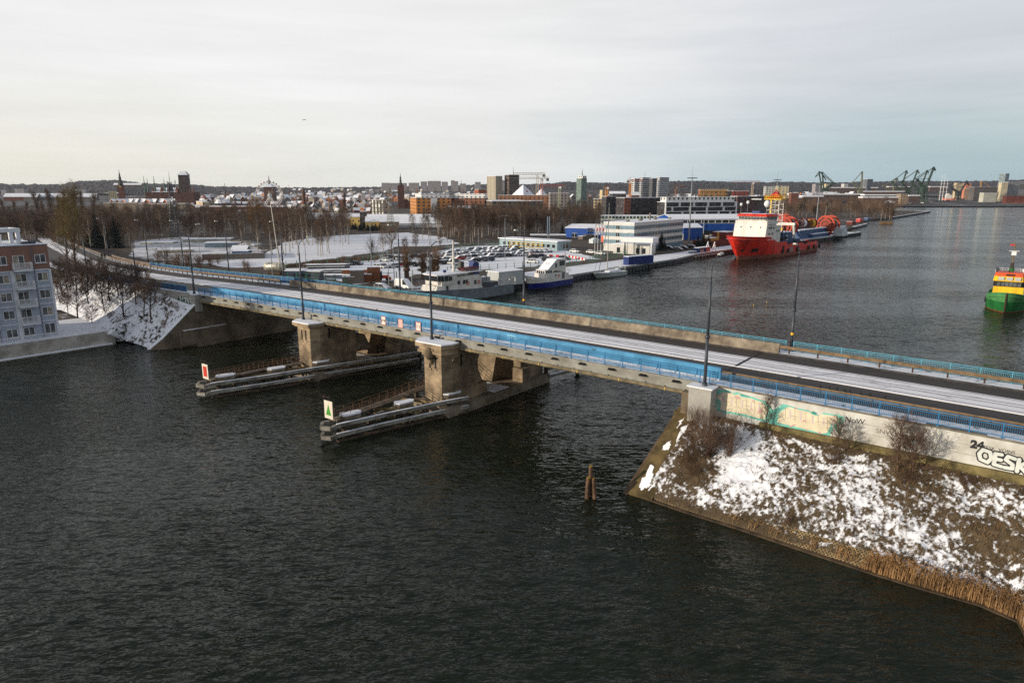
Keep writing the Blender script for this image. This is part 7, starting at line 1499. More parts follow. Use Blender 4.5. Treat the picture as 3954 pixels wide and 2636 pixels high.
t,L,W,h=B_('yellow_house','tall yellow stair tower building with snowy roof','building',1347,1352,1386,825,455,YBF,6,kind='gable',rise=2,minl=6); B_('lift_tower','dark glazed tower between the yellow buildings','tower',1387,1389,1408,817,452,BLKF,4,minl=4); B_('yellow_house','low yellow building with wide snowy roof and shaded gable end','building',1408,1410,1464,838,445,YBF,8,kind='gable',rise=3,minl=12); B_('yellow_house','long ochre brick hall with snowy roof behind the birches','hall',1150,1153,1347,824,500,F('ochre_hall',S(168,122,76),px=6,pz=6,fx=.4,fz=.4),4,kind='gable',rise=4,minl=16)
t,L,W,h=B_('shaded_gable_end','gable end of the low yellow building, its shade put into the grey brown wall colour','hall',1462,1466,1516,838,440,mat('gable_shaded',S(122,108,94),.85,.1,.2),10,kind='gable',rise=3,minl=12)  # gable end of the yellow building, shade painted in as grey brown walls
B_('apartment_block','white two storey building among the bare trees','building',538,560,708,822,520,WHB,14,minl=8); B_('apartment_block','small white block at the right of the lattice mast','building',768,775,802,820,500,WHB,20,minl=6); B_('hall','pale grey box hall left of the willow','hall',884,890,948,814,540,mat('hall_pale',S(158,156,148),.85,.1,.2),10,minl=8)
B_('long_hall','very long dark brick hall with a thin snow rim, below the ferris wheel','hall',768,772,1040,798,700,BRICKD,1,minl=12,th=.8); B_('long_hall','shorter dark brick hall with snowy roof right of the ferris wheel','hall',1040,1042,1092,800,690,BRICKD,1,minl=12,th=1.5)
B_('industrial_block','long tan factory block behind the poplars','factory',392,398,530,783,820,mat('factory_tan',S(132,120,104),.85,.15,.1),4,minl=14); B_('industrial_block','grey brown tenement row right of the tan factory block','building',530,534,640,786,800,F('tenement',S(122,108,104),px=4,pz=3.2,fx=.35,fz=.5),-4,minl=12); B_('industrial_block','olive grey block at the foot of the lattice mast','building',640,644,715,786,790,F('olive_block',S(118,112,92),px=4,pz=3.2,fx=.35,fz=.5),2,minl=12)
B_('cream_block','sunlit cream block with small windows left of the church hall','building',392,418,436,738,1350,CRF,30,minl=14); B_('beige_box','plain beige gable wall block','building',757,782,800,780,900,mat('beige_wall',S(196,176,148),.85,.1,.1),30,minl=8)
t,L,W,h=B_('apartment_block','black apartment block with brick red lit corner','apartment block',2379,2412,2580,764,610,BLKF,19,minl=12); b=MB(); b.box(-.3,6,-.25,0,0,h); b.build('brick_corner',F('brick_corner',S(150,92,70),px=3,pz=3.2,fx=.4,fz=.5),t)
B_('apartment_block','black apartment tower piece behind the yacht mast','apartment block',2340,2342,2380,759,640,BLKF,19,minl=10)
# balcony block with white frames
t,L,W,h=B_('apartment_block','apartment block with staggered white frames round dark balconies','apartment block',2563,2568,2844,781,575,F('balcony_dark',S(52,48,48),px=3.,pz=3.,fx=.7,fz=.6,win=(.04,.045,.05)),20,minl=12)
fz=h/4.; b=MB()
for k in range(5): b.box(0,L,-1.2,0,k*fz-.25,k*fz+.25)
for k in range(4):
    x=[9,16,6,13][k]; 
    while x<L: b.box(x,x+1.5,-1.15,0,k*fz+.25,(k+1)*fz-.25); x+=[15,12,17,14][k%4]
for x in (0,L-1): b.box(x,x+1,-1.25,0,0,h)
b.build('balcony_frames',WHITE,t); b=MB(); b.box(3,L,3,W,h+.3,h+3.9); b.build('top_floor',WHF,t); b=MB(); b.box(2.8,L+.2,2.8,W+.2,h+3.9,h+4.2); b.build('roof_snow',SNOW,t); b=MB()
for k in range(9): b.box(6+k*6,8+k*6,6,8,h+5,h+6)
b.build('roof_vent',GREYU,t)
B_('apartment_block','red brown apartment block rising behind the red ship','apartment block',2844,2848,2924,759,600,RBF,19,minl=10); B_('apartment_block','grey and brown block with balconies right of the ship mast','apartment block',2924,2926,2976,757,640,F('grey_brown',S(96,84,84),px=3.4,pz=3.1,fx=.6,fz=.6),19,minl=10)
t,L,W,h=B_('building_site','orange brick shell of a building wrapped in green scaffolding','building site',2698,2702,2811,733,900,F('brick_shell',S(176,104,62),px=6,pz=5,fx=.5,fz=.6,win=(.1,.08,.06)),-6,minl=10)
b=MB()
for k in range(14): x=L*k/13; b.box(x-.2,x+.2,-1.6,-1.2,0,h+2)
for z in range(0,int(h)+1,4): b.box(0,L,-1.7,-1.2,z,z+.35)
b.build('scaffold',mat('scaffold_green',S(140,140,84),.7,.2,1),t)
B_('apartment_block','dark red brick block right of the scaffolded building','building',2829,2832,2893,738,880,F('red_block',S(112,50,44),px=4,pz=3.4,fx=.4,fz=.5),-4,minl=8); B_('apartment_block','black slab between the scaffolding and the red brick block','building',2811,2812,2829,737,890,BLKF,-4,minl=6)
B_('apartment_block','pale block with orange crane in front, left of the striped towers','building',2318,2326,2348,735,980,CRF,20,minl=8); B_('apartment_block','beige unfinished block beside the bare trees','building site',2292,2296,2340,768,760,F('shell',S(170,150,118),px=3.5,pz=3.2,fx=.6,fz=.6),-4,minl=8); B_('hall','glass fronted hall with snowy roof left of the striped towers','hall',2351,2354,2415,739,900,F('glass_hall',S(120,124,128),px=3,pz=6,fx=.7,fz=.7),-3,kind='gable',rise=3,minl=10); B_('hall','dark low block in front of the snowy glass hall','building',2362,2366,2418,748,800,BLKF,-3,minl=10)
B_('apartment_block','small red roofed house cluster house under the striped towers','house',2433,2440,2470,742,950,BRICK,10,kind='gable',rise=4,minl=8)
B_('apartment_block','bright yellow white office terrace below the far hills','building',3000,3004,3047,719,1500,F('terrace',S(206,190,140),px=8,pz=5,fx=.6,fz=.6,win=(.16,.16,.17)),0,minl=14); B_('apartment_block','white stepped office terrace left of the bright yellow one','building',2955,2958,3000,720,1520,F('terrace2',S(180,180,176),px=6,pz=5,fx=.6,fz=.6,win=(.12,.12,.13)),0,minl=14)
B_('apartment_block','small orange brick house among snowy roofs beyond the trees','house',3053,3056,3085,745,1080,BRICK,6,minl=8)
B_('tower_block','dark glass office block behind the lone green crane','tower block',3330,3350,3362,692,1900,F('office_slab',S(104,110,116),px=5,pz=60,fx=.5,fz=.9,win=(.09,.1,.11)),20,minl=20); B_('tower_block','glass high rise with slanted top above the grey hall','tower block',3864,3884,3892,670,2300,F('glass_rise',S(120,134,140),px=4,pz=4,fx=.7,fz=.6,win=(.13,.16,.17)),25,minl=20)
B_('tower_block','pale cream slab behind the first green crane','tower block',3139,3150,3172,711,2000,PALEF,10,minl=16); B_('tower_block','second pale cream slab right of the first green crane','tower block',3175,3190,3215,711,2050,CRF,10,minl=16); B_('tower_block','small white slab halfway between the two green cranes','tower block',3256,3260,3274,710,2200,WHF,10,minl=14)
B_('grey_hall','huge grey shipyard hall cut off by the right picture edge','hall',3868,3894,4300,703,1650,F('ship_hall',S(120,122,124),px=14,pz=22,fx=.85,fz=.5,win=(.12,.115,.11)),3,minl=20); B_('hall_corner','tall cream corner tower of the huge grey hall','tower',3864,3869,3894,706,1640,mat('cream_wall',S(190,178,150),.85,.15,.1),3,minl=10)
B_('white_store','white box store on the far shore','store',3796,3800,3850,745,1560,mat('store_white',S(178,178,166),.85,.12,.1),2,minl=14); B_('far_block','orange brick block behind the dark harbour crane','building',3726,3730,3752,708,2100,mat('far_orange_brick',S(196,124,96),.85,.1,.1),3,minl=12); B_('far_block','cream and white flats left of the dark harbour crane','building',3690,3694,3718,707,2150,CRF,3,minl=12); B_('far_block','dark grey works behind the white box store','works',3760,3764,3860,722,1800,mat('works_grey',S(92,88,86),.85,.2,.05),2,minl=20); B_('far_block','second dark works left of the white box store','works',3740,3744,3800,728,1900,mat('works_brown',S(104,88,76),.85,.2,.05),2,minl=20)
t=thing('gate_crane','blue gantry posts in front of the grey hall','gantry',PD(3912,756,1630),0); k=1630/FP; t.location.z=2; b=MB(); b.box(-6*k,-.5*k,-4,4,0,20*k); b.box(20*k,27*k,-4,4,0,20*k); b.box(-.5*k,20*k,-3,3,4*k,11*k); b.build('gantry',mat('gantry_blue',S(70,120,170),.6,.1,.1),t)
# church, spires
def gp(px,py,Y,zb=None): p=PD(px,py,Y); return V3(p.x,p.y,gz(p.x,Y) if zb is None else zb)
def M_(Y,px): return px*Y*1.027/FP
Y=1150; k=M_(Y,1); t=thing('church','huge brick church with a massive square tower, snowy nave roof and thin spires','church',gp(718,764,Y),R(8))
H_=lambda y: PD(718,y,Y).z-t.location.z
b=MB(); b.box(-16*k,16*k,-6,6,0,H_(676)); b.box(-16*k,16*k,-7,-6,0,H_(700)); tw=b.build('bell_tower',F('church_brick',S(62,50,46),px=5,pz=14,fx=.3,fz=.6,win=(.02,.018,.018)),t); b=MB(); b.prism([(-18*k,-7),(18*k,-7),(18*k,7),(-18*k,7)],H_(676),H_(661),[(-8*k,-1),(8*k,-1),(8*k,2),(-8*k,2)]); b.build('tower_roof',mat('tower_roof',S(96,74,70),.8,.2,.2,snow=.5),tw)
b=MB(); b.box(-134*k,34*k,-8,26,0,H_(742)); b.build('nave',BRICKD,t); b=MB(); b.yz([(-9,H_(742)),(27,H_(742)),(9,H_(724))],-110*k,-22*k); b.build('nave_roof',SNOW,t); b=MB()
for x in (-108,-82,-56,-30): b.yz([(-9,H_(744)),(5,H_(744)),(-2,H_(724))],x*k,(x+9)*k)
b.build('gable',BRICK,t)
for x,y0,y1 in ((-134,735,679),(-123,735,688),(-100,735,679),(-66,735,690),(-8,740,718),(20,740,717),(33,742,716)):
    b=MB(); r=2.6*k; b.tube((x*k,-6,H_(764)),(x*k,-6,H_(y0-8)),r,r,8); b.tube((x*k,-6,H_(y0-8)),(x*k,-6,H_(y1)),r,.15,8); b.build('spire',COPPER if x<-20 else BRICK,t)
Y=1050; t=thing('town_hall_tower','slender brick town hall tower with an ornate dark green spire','tower',gp(470,750,Y),R(15)); k=M_(Y,1); H_=lambda y: PD(470,y,Y).z-t.location.z
b=MB(); b.box(-9*k,9*k,-9*k,9*k,0,H_(718)); b.build('shaft',BRICK,t); b=MB(); b.box(-3*k,3*k,-9.3*k,-9*k,H_(725),H_(716)); b.build('clock_face',mat('clock_gold',S(196,160,80),.5,0),t); b=MB(); b.lathe((0,0,0),[(10*k,H_(718)),(9*k,H_(708)),(6*k,H_(704)),(6.5*k,H_(698)),(4*k,H_(694)),(4.5*k,H_(686)),(2.6*k,H_(680)),(2.8*k,H_(674)),(1.2*k,H_(668)),(.3*k,H_(655))],8); b.build('spire',DSPIRE,t)
Y=1000; t=thing('church','brick church tower with an onion shaped dark spire left of the orange flats','church',gp(1548,745,Y),R(10)); k=M_(Y,1); H_=lambda y: PD(1548,y,Y).z-t.location.z
b=MB(); b.box(-12*k,12*k,-10*k,10*k,0,H_(716)); b.build('tower',BRICKD,t); b=MB(); b.lathe((0,0,0),[(10*k,H_(717)),(6*k,H_(712)),(5*k,H_(706)),(3*k,H_(701)),(4.6*k,H_(697)),(2.2*k,H_(692)),(3.6*k,H_(687)),(1.4*k,H_(682)),(.3*k,H_(668))],8); b.build('spire',DSPIRE,t); b=MB(); b.xz([(-14*k,0),(40*k,0),(40*k,6),(20*k,14),(-14*k,6)],8*k,40*k); b.build('nave',BRICK,t)
Y=980; t=thing('church','brick church body with a thin dark spire behind the ferris wheel','church',gp(1037,752,Y),R(5)); k=M_(Y,1); H_=lambda y: PD(1037,y,Y).z-t.location.z
b=MB(); b.box(-16*k,16*k,0,20,0,H_(722)); b.build('body',BRICKD,t); b=MB(); b.prism([(-17*k,-1),(17*k,-1),(17*k,21),(-17*k,21)],H_(722),H_(711),[(-6*k,6),(6*k,6),(6*k,14),(-6*k,14)]); b.build('roof',mat('tower_roof',S(96,74,70)),t); b=MB(); b.lathe((0,8,0),[(5*k,H_(712)),(2.5*k,H_(704)),(3.2*k,H_(699)),(1.6*k,H_(692)),(.3*k,H_(677))],8); b.build('spire',DSPIRE,t)
for px,py,yt,Y,w_,lab,m in ((1173,764,735,900,6,'stout square brick tower right of the ferris wheel',BRICKD),(1270,781,745,700,3,'plain round tan chimney above the town roofs',mat('chimney_tan',S(140,112,82),.85,.1,.3)),(1327,806,768,640,9,'round brick water tower with pointed roof and pink flag',BRICKD),(1328,770,750,760,7,'smaller round brick turret behind the round water tower',BRICKD),(871,750,708,1200,3,'thin dark church spire far behind the roofs',DSPIRE),(1117,745,712,1500,1.2,'red and white striped chimney on the skyline',ORGD),(1781,708,694,2300,1.5,'small lattice mast on the skyline left of the beige tower',STEELD),(1610,748,723,850,3,'orange brown chimney behind the orange flats',mat('chimney_orange',S(150,96,52),.85,.1,.3))):
    t=thing('tower',lab,'tower',gp(px,py,Y),0); k=M_(Y,1); h=PD(px,yt,Y).z-t.location.z; b=MB()
    if w_>5: b.lathe((0,0,0),[(w_*k,0),(w_*k,h*.96)],10 if 'round' in lab else 4); b.build('shaft',m,t); b=MB(); b.lathe((0,0,0),[(w_*1.15*k,h*.96),(.2,h+w_*1.3*k)],10 if 'round' in lab else 4); b.build('cap',mat('tower_roof',S(96,74,70)),t)
    else: b.lathe((0,0,0),[(w_*k,0),(w_*.7*k,h*.5),(w_*.25*k,h)],8); b.build('shaft',m,t)
# ferris wheel
Y=930; k=M_(Y,1); c0=PD(1041,754,Y); t=thing('ferris_wheel','white ferris wheel with lit cabins among the snowy roofs','ferris wheel',(c0.x,c0.y,c0.z),R(36)); r=46*k; b=MB(); n=40
for a in (-.8,.8):
    for rr in (r,r*.9): b.path([(rr*math.cos(2*math.pi*i/n),a,rr*math.sin(2*math.pi*i/n)) for i in range(n+1)],.16,4)
b.build('rim',WHITE,t); b=MB()
for i in range(24): q=2*math.pi*i/24; b.tube((0,-.8 if i%2 else .8,0),(r*math.cos(q),0,r*math.sin(q)),.10,n=3)
b.build('spokes',mat('pale_spokes',S(190,186,180),.5,.05,1),t); b=MB(); b.lathe((0,-1.5,0),[(.01,0),(2.2,0),(2.2,3),(.01,3)],14,'y'); b.build('hub',WHITE,t); b=MB()
for s in (-1,1):
    for q in (-2.5,2.5): b.tube((0,q*.5,0),(s*r*.55,q*2,2-c0.z),.5,.6,6)
b.build('support',WHITE,t); cb=MB(); cb.ball((0,0,0),1.15,8,6,1.2); cm=cb.mesh('cabin'); cm.materials.append(mat('cabin_warm',S(210,180,160),.4,.3,.3,dirt=S(80,70,66)))
for i in range(26): q=2*math.pi*i/26; place('cabin',cm,None,t,((r+.9)*math.cos(q),0,(r+.9)*math.sin(q)))
# white pyramid and tents
for xa,xb,ya,yb,Y,l in ((1979,2061,716,753,900,'big white pyramid roof with a red emblem in front of the hill'),(2068,2112,730,754,950,'smaller white pointed roof right of the big pyramid')):
    c0=gp((xa+xb)/2,yb,Y,PD(0,yb,Y).z); w_=M_(Y,(xb-xa)/2); h=M_(Y,yb-ya); t=thing('pyramid_roof',l,'pyramid',c0,R(45)); b=MB(); b.prism([(-w_*.72,-w_*.72),(w_*.72,-w_*.72),(w_*.72,w_*.72),(-w_*.72,w_*.72)],0,h,[(-.1,-.1),(.1,-.1),(.1,.1),(-.1,.1)]); b.build('roof',SNOW,t); b=MB(); b.box(-w_*.7,w_*.7,-w_*.7,w_*.7,-14,-.02); b.build('walls',CONC,t)
    if xa==1979: b=MB(); q=lambda u,v:(-w_*.72*(1-v)+u,-w_*.72*(1-v)-.08,h*v); b.add([(x*(1-v)*w_*.72*.25-w_*.0,-w_*.72*(1-v)-.1,h*v) for x,v in ((-.8,.30),(.9,.25),(1.0,.42),(.1,.5),(.0,.9),(-.25,.9),(-.3,.48))],[tuple(range(7))]); b.build('red_emblem',mat('emblem_red',S(150,50,44),.6,0),t)
for i,x in enumerate((966,982,998)): t=thing('tent_roof',('left','middle','right')[i]+' one of three white pointed tent roofs left of the ferris wheel','tent',gp(x,766,850),R(20),'white tents'); k=M_(850,1); z=PD(x,752,850).z-t.location.z; b=MB(); b.prism([(-9*k,-9*k),(9*k,-9*k),(9*k,9*k),(-9*k,9*k)],z*.5,z,[(-.2,-.2),(.2,-.2),(.2,.2),(-.2,.2)]); b.build('canopy',SNOW,t); b=MB(); b.box(-9*k,9*k,-9*k,9*k,0,z*.5); b.build('side_wall',WHITE,t)
# tower cranes
def tcrane(label,px,yb,yt,Y,xa,xb,yj,m,m2=None,w_=1.6):
    t=thing('tower_crane',label,'tower crane',gp(px,yb,Y),0); k=M_(Y,1); z0=t.location.z; zt=PD(px,yt,Y).z-z0; zj=PD(px,yj,Y).z-z0; xl=(xa-px)*k; xr=(xb-px)*k; b=MB()
    def lat(p,q,w,m_,nm):
        p=Vector(p);q=Vector(q); d=(q-p).normalized(); u=V3(0,1,0); v=d.cross(u).normalized(); b=MB(); L=(q-p).length; n=max(3,int(L/(w*1.6))); offs=[u*w/2+v*w/2,u*w/2-v*w/2,-u*w/2-v*w/2,-u*w/2+v*w/2]
        for o in offs: b.tube(p+o,q+o,w*.09,n=4)
        for i in range(n):
            a=p+(q-p)*(i/n);c=p+(q-p)*((i+1)/n)
            for j in range(4): b.tube(a+offs[j],c+offs[(j+1)%4],w*.055,n=3)
        b.build(nm,m_,t)
    lat((0,0,0),(0,0,zj),w_*1.2,m,'mast'); lat((xl,0,zj+w_*.5),(xr,0,zj+w_*.5),w_,m2 or m,'jib')
    b=MB(); b.tube((0,0,zj),(0,0,zt),.35,.15,5); e=xl if abs(xl)>abs(xr) else xr; s_=xr if e==xl else xl; b.tube((0,0,zt),(e*.7,0,zj+w_),.09,n=3); b.tube((0,0,zt),(s_*.85,0,zj+w_),.09,n=3); b.build('apex',m2 or m,t); b=MB(); b.box(s_*.8-1.5,s_*.8+1.5,-1,1,zj-2.2,zj+.6); b.build('counterweight',CONC,t); b=MB(); b.box(-.2,1.8,-1.6,-.2,zj-2.2,zj); b.build('cab',WHITE,t)
PC=mat('crane_pale',S(176,160,140),.6,.15,.3); RC=mat('crane_red',S(170,70,54),.6,.15,.3); OC=mat('crane_orange',S(206,130,40),.6,.12,.3); GC=mat('crane_pale_green',S(160,170,140),.6,.1,.3)
tcrane('tall pale tower crane with a jib reaching left to the dark brown tower',2074,781,671,760,1984,2104,675,PC,PC,2.0); tcrane('tower crane with red mast and pale jib just right of the tall pale crane',2091,780,688,770,2006,2118,691,RC,PC,1.8); tcrane('smaller pale green tower crane with red jib by the grey concrete block',2159,800,717,690,2102,2181,720,GC,RC,1.4); tcrane('orange tower crane with red jib left of the striped towers',2432,757,684,940,2421,2478,699,OC,RC,2.0); tcrane('short orange crane behind the black apartment tower piece',2340,830,716,700,2332,2348,722,OC,ORGD,1.8); tcrane('small orange crane right of the striped towers',2610,752,714,1100,2600,2640,722,OC,OC,1.6); tcrane('red and white tower crane with long jib below the far hills',2904,745,701,1000,2828,2930,704,PC,RC,1.8)
# lattice mast and power pylons
def lattice(b,zs,ws,r,nseg):
    for (z0,z1),(w0,w1),n in zip(zip(zs,zs[1:]),zip(ws,ws[1:]),nseg):
        for i in range(n):
            a=i/n;c=(i+1)/n; za=z0+(z1-z0)*a; zc=z0+(z1-z0)*c; wa=(w0+(w1-w0)*a)/2; wc=(w0+(w1-w0)*c)/2; ca=[(-wa,-wa,za),(wa,-wa,za),(wa,wa,za),(-wa,wa,za)]; cc=[(-wc,-wc,zc),(wc,-wc,zc),(wc,wc,zc),(-wc,wc,zc)]
            for j in range(4): b.tube(ca[j],cc[j],r,n=4); b.tube(ca[j],cc[(j+1)%4],r*.6,n=3); b.tube(ca[(j+1)%4],cc[j],r*.6,n=3); b.tube(ca[j],ca[(j+1)%4],r*.6,n=3)
q=P(678,922); t=thing('telecom_mast','tall steel lattice telecom mast crowded with antennas among the bare trees','telecom mast',q,R(20)); h=PD(664,664,q.y).z-Z0; b=MB(); lattice(b,[0,h*.62,h*.85],[4.2,1.5,1.3],.11,[12,5]); b.tube((0,0,h*.85),(0,0,h),.16,.05,5); b.build('lattice',STEELD,t)
for i in range(16): a=i*2.399; r_=1.4+(i%3)*.6; z=h*(.68+.018*(i%9)); b=MB(); b.box(r_*math.cos(a)-.15,r_*math.cos(a)+.15,r_*math.sin(a)-.12,r_*math.sin(a)+.12,z,z+1.9); b.tube((0,0,z+.8),(r_*math.cos(a),r_*math.sin(a),z+.8),.05,n=4); b.build('antenna_panel',STEELD if i%3 else GREYU,t)
for i in range(5): a=i*1.3; b=MB(); b.lathe((1.1*math.cos(a),1.1*math.sin(a)-.6,h*(.5+.03*i)),[(.02,0),(.5,.1),(.5,.25)],10,'y'); b.build('dish',WHITE,t)
def pylon(label,px,py,yt,hide=False):
    q=P(px,py); t=thing('power_pylon',label,'power pylon',q,R(35),'lattice power pylons'); h=PD(px,yt,q.y).z-Z0; b=MB(); lattice(b,[0,h*.55,h],[4.6,1.7,.9],.10,[9,9]); b.build('lattice',mat('pylon_steel',S(130,128,116),.6,.1,1),t); b=MB()
    for z,w_ in ((h*.72,7),(h*.86,6)): b.tube((-w_,0,z),(0,0,z+1.2),.09,n=4); b.tube((w_,0,z),(0,0,z+1.2),.09,n=4); b.tube((-w_,0,z),(w_,0,z),.09,n=4)
    b.build('cross_arm',MATS['pylon_steel'],t); return q+V3(0,0,h*.72)
p1=pylon('steel lattice power pylon standing before the snowy field edge',1509,898,725)
for s,e,sag,lab in ((V3(-6,0,0),V3(-330,160,6),9,'power line sagging leftwards from the lattice pylon'),(V3(6,0,0),V3(-318,165,6),10,'second power line sagging leftwards from the lattice pylon'),(V3(0,0,4),V3(-324,162,10),8,'top power line running left from the lattice pylon')):
    b=MB(); b.path([p1+s+(e-s)*(i/16)-V3(0,0,sag*4*(i/16)*(1-i/16)) for i in range(17)],.035,3); tag(b.build('power_line',BLACK),lab,'cable','power lines')
# shipyard
SG=mat('crane_green',S(54,74,62),.7,.2,.1,dirt=S(36,52,46)); SGF=mat('crane_faded',S(104,106,88),.7,.2,.1)
def hcrane(label,px,yb,yt,Y,lean,m,jib,s=1.):
    "level-luffing harbour crane: portal legs, house, leaning jib, counter-jib, nose; px offsets in photo pixels"
    t=thing('harbour_crane',label,'harbour crane',gp(px,yb,Y,2),0,'green shipyard cranes'); k=M_(Y,1); H=PD(px,yt,Y).z-2; b=MB(); w_=8*k*s; z1=H*.3
    for x in (-1,1):
        for y in (-1,1): b.beam((x*w_,y*w_,0),(x*w_*.55,y*w_*.55,z1),2.6*k*s,2.6*k*s)
    b.box(-w_*.8,w_*.8,-w_*.8,w_*.8,z1*.55,z1*.68); b.box(-w_*.8,w_*.8,-w_*.8,w_*.8,z1,z1+3*k); b.build('portal',m,t); b=MB(); b.box(-7*k*s,7*k*s,-6*k*s,6*k*s,z1+3*k,z1+13*k*s); b.build('machine_house',m,t)
    zt=z1+11*k*s; dx=lean*k; sg=1 if lean>0 else -1; ax=(0,0,zt); b=MB()
    for o in (-1.6*k,1.6*k): b.beam((sg*5*k,o,zt-4*k),(dx,o*.4,H),4.2*k*s,3.0*k*s)
    for q in (.2,.4,.6,.8): b.beam((sg*5*k+(dx-sg*5*k)*q,-1.5*k,zt+(H-zt)*q),(sg*5*k+(dx-sg*5*k)*(q+.12),1.5*k,zt+(H-zt)*(q+.12)),1.*k,1.*k)
    b.build('jib',m,t); b=MB(); hx=-sg*30*k*2.5; hz=zt+(H-zt)*.40; b.beam((sg*2*k,0,zt),(hx*.4,0,hz),4*k*s,4*k*s); b.beam((-sg*9*k,0,zt-2*k),(hx*.4,0,hz),2.2*k*s,2.2*k*s); b.beam((hx*.4,0,hz),(dx,0,H),2*k,2*k); b.beam((hx*.4,0,hz),(sg*5*k+(dx-sg*5*k)*.45,0,zt+(H-zt)*.45),1.8*k,1.8*k); b.box(hx*.4-4*k,hx*.4+4*k,-3*k,3*k,hz-5*k,hz+2*k); b.build('counter_arm',m,t)
    b=MB(); nx=dx+jib*k*.7; nz=H-max(10,abs(jib)*1.2)*k; b.beam((dx-jib*k*.25,0,H),(nx,0,nz),3*k*s,3*k*s); b.beam((dx*.8,0,zt+(H-zt)*.8),(nx,0,nz),1.1*k,1.1*k); b.tube((nx,0,nz),(nx,0,nz-12*k),.35*k,n=3); b.build('jib_nose',m,t)
hcrane('green harbour crane with crossing jibs nearest the white slabs',3180,742,662,1500,-24,SG,-16); hcrane('second green harbour crane overlapping the nearest one to the slabs',3186,745,664,1520,-18,SG,24); hcrane('lone faded green crane seen end-on before the dark glass office',3321,737,662,1560,.5,SGF,-.5,1.1); hcrane('faded low crane at the left end of the crane group',3440,742,686,1650,16,SGF,8); hcrane('green crane second in the crane group',3472,740,658,1620,18,SG,7); hcrane('green crane third in the crane group with a long jib',3506,742,656,1600,26,SG,10); hcrane('green crane fourth in the crane group',3545,745,657,1580,24,SG,8); hcrane('tallest green crane standing at the waterside end of the group',3562,778,645,1480,26,SG,10,1.5)
hcrane('dark low harbour crane on the far shore with a drooping jib',3698,765,698,1600,26,mat('crane_black',S(52,56,56),.7,.1,.1),14,1.2); hcrane('thin yellowish crane between the far works',3790,740,699,1900,-6,mat('crane_yellow',S(150,120,80),.7,.1,.1),-4)
for i,(xa,xb,yt,Y,l) in enumerate(((3180,3500,726,1900,'farthest long shipyard shed with snowy roof'),(3330,3517,741,1600,'long shipyard shed with snow roof behind the crane feet'),(3050,3340,752,1400,'long low snowy shed left of the lone crane'),(3337,3480,755,1350,'dark long shed with snowy roof above the dome'),(3330,3470,764,1250,'nearest saw-tooth shed with snowy roof beside the dome'),(3508,3553,757,1400,'snowy roofed brick shed at the crane feet'),(3240,3370,733,2000,'second farthest snowy long shed'),(3590,3660,722,2300,'white rooftops beyond the tall ship masts'),(3430,3520,722,2300,'pale roofs behind the crane group'),(3100,3180,760,1200,'small snowy roofs beyond the wood'),(3030,3100,765,1150,'snowy low roofs left of the small roofs beyond the wood'))):
    B_('shipyard_shed',l,'shed',xa,xa+2,xb,yt,Y,F('yard_shed',S(92,72,64),px=9,pz=9,fx=.6,fz=.3),2,minl=16,group='shipyard sheds',z0=gz(0,Y) if Y>2100 else 2.,th=2.2)
B_('tan_house','tan plastered office building at the end of the saw-tooth shed','building',3477,3479,3506,750,1330,F('tan_plaster',S(150,130,106),px=5,pz=5,fx=.4,fz=.4),2,minl=14)
t=thing('dome','white dome on a round red base on the shipyard shore','dome',gp(3436,787,1230,2),0); k=M_(1230,1); b=MB(); b.lathe((0,0,0),[(20*k,0),(20*k,6*k)],20); b.build('base',BRICK,t); b=MB(); b.ball((0,0,6*k),20*k,20,8,.62,True); b.build('shell',SNOW,t,True)
# ---- houses: rows of gabled town houses, villas on the slope, slabs on the ridge
HM=[mat('house_orange',S(176,116,84),.85,.12,.2),mat('house_red',S(104,66,56),.85,.12,.2),mat('house_cream',S(170,158,138),.85,.1,.2),mat('house_grey',S(112,108,106),.85,.1,.2),mat('house_brown',S(104,78,66),.85,.12,.2)]
RF=[SNOW,mat('patchy_roof',S(104,72,62),.85,.2,.1,snow=.9),SNOW,mat('thin_snow_roof',(.5,.51,.55),.85,.3,.08,dirt=S(120,110,108))]
nm=['orange gabled','red brick gabled','cream','grey','brown']
def house(px,py,Y,wpx,hpx,mi,group,desc,ang=None,rf=None,kind=0):
    k=M_(Y,1); z0=PD(px,py,Y).z; zt=gz(PD(px,py,Y).x,Y); 
    t=thing('house',desc,'house',(PD(px,py,Y).x,Y,min(z0,max(zt,z0-3))),R(rn.uniform(-35,35) if ang is None else ang),group); L=wpx*k; W=L*rn.uniform(.6,.9); h=hpx*k*.55; r=hpx*k*.45
    gable(t,L,W,h,r,HM[mi],rf or rn.choice(RF),rn.choice('xy') if kind==0 else 'x',.3,.5)
for i,(x,m) in enumerate(((424,1),(446,1),(468,0),(491,0),(513,1),(540,0),(562,0),(584,1),(612,1),(628,0),(652,2))):
    house(x,784,1000,22,22,m,'gabled houses below the church',f"{nm[m]} house, {ORD[i]} from the left in the row below the church",-20,SNOW)
for i,(x,w_,Y) in enumerate(((14,40,1100),(52,44,1100),(92,46,1080),(130,48,1090),(172,40,1100),(210,42,1080),(300,46,1100),(335,34,1080))):
    house(x,768,Y,w_,26,1 if i<2 else 3,'long snowy roofs behind the poplars',f"long house with a broad snowy roof, {ORD[i]} from the left behind the poplars",8,SNOW,1)
grid=[]
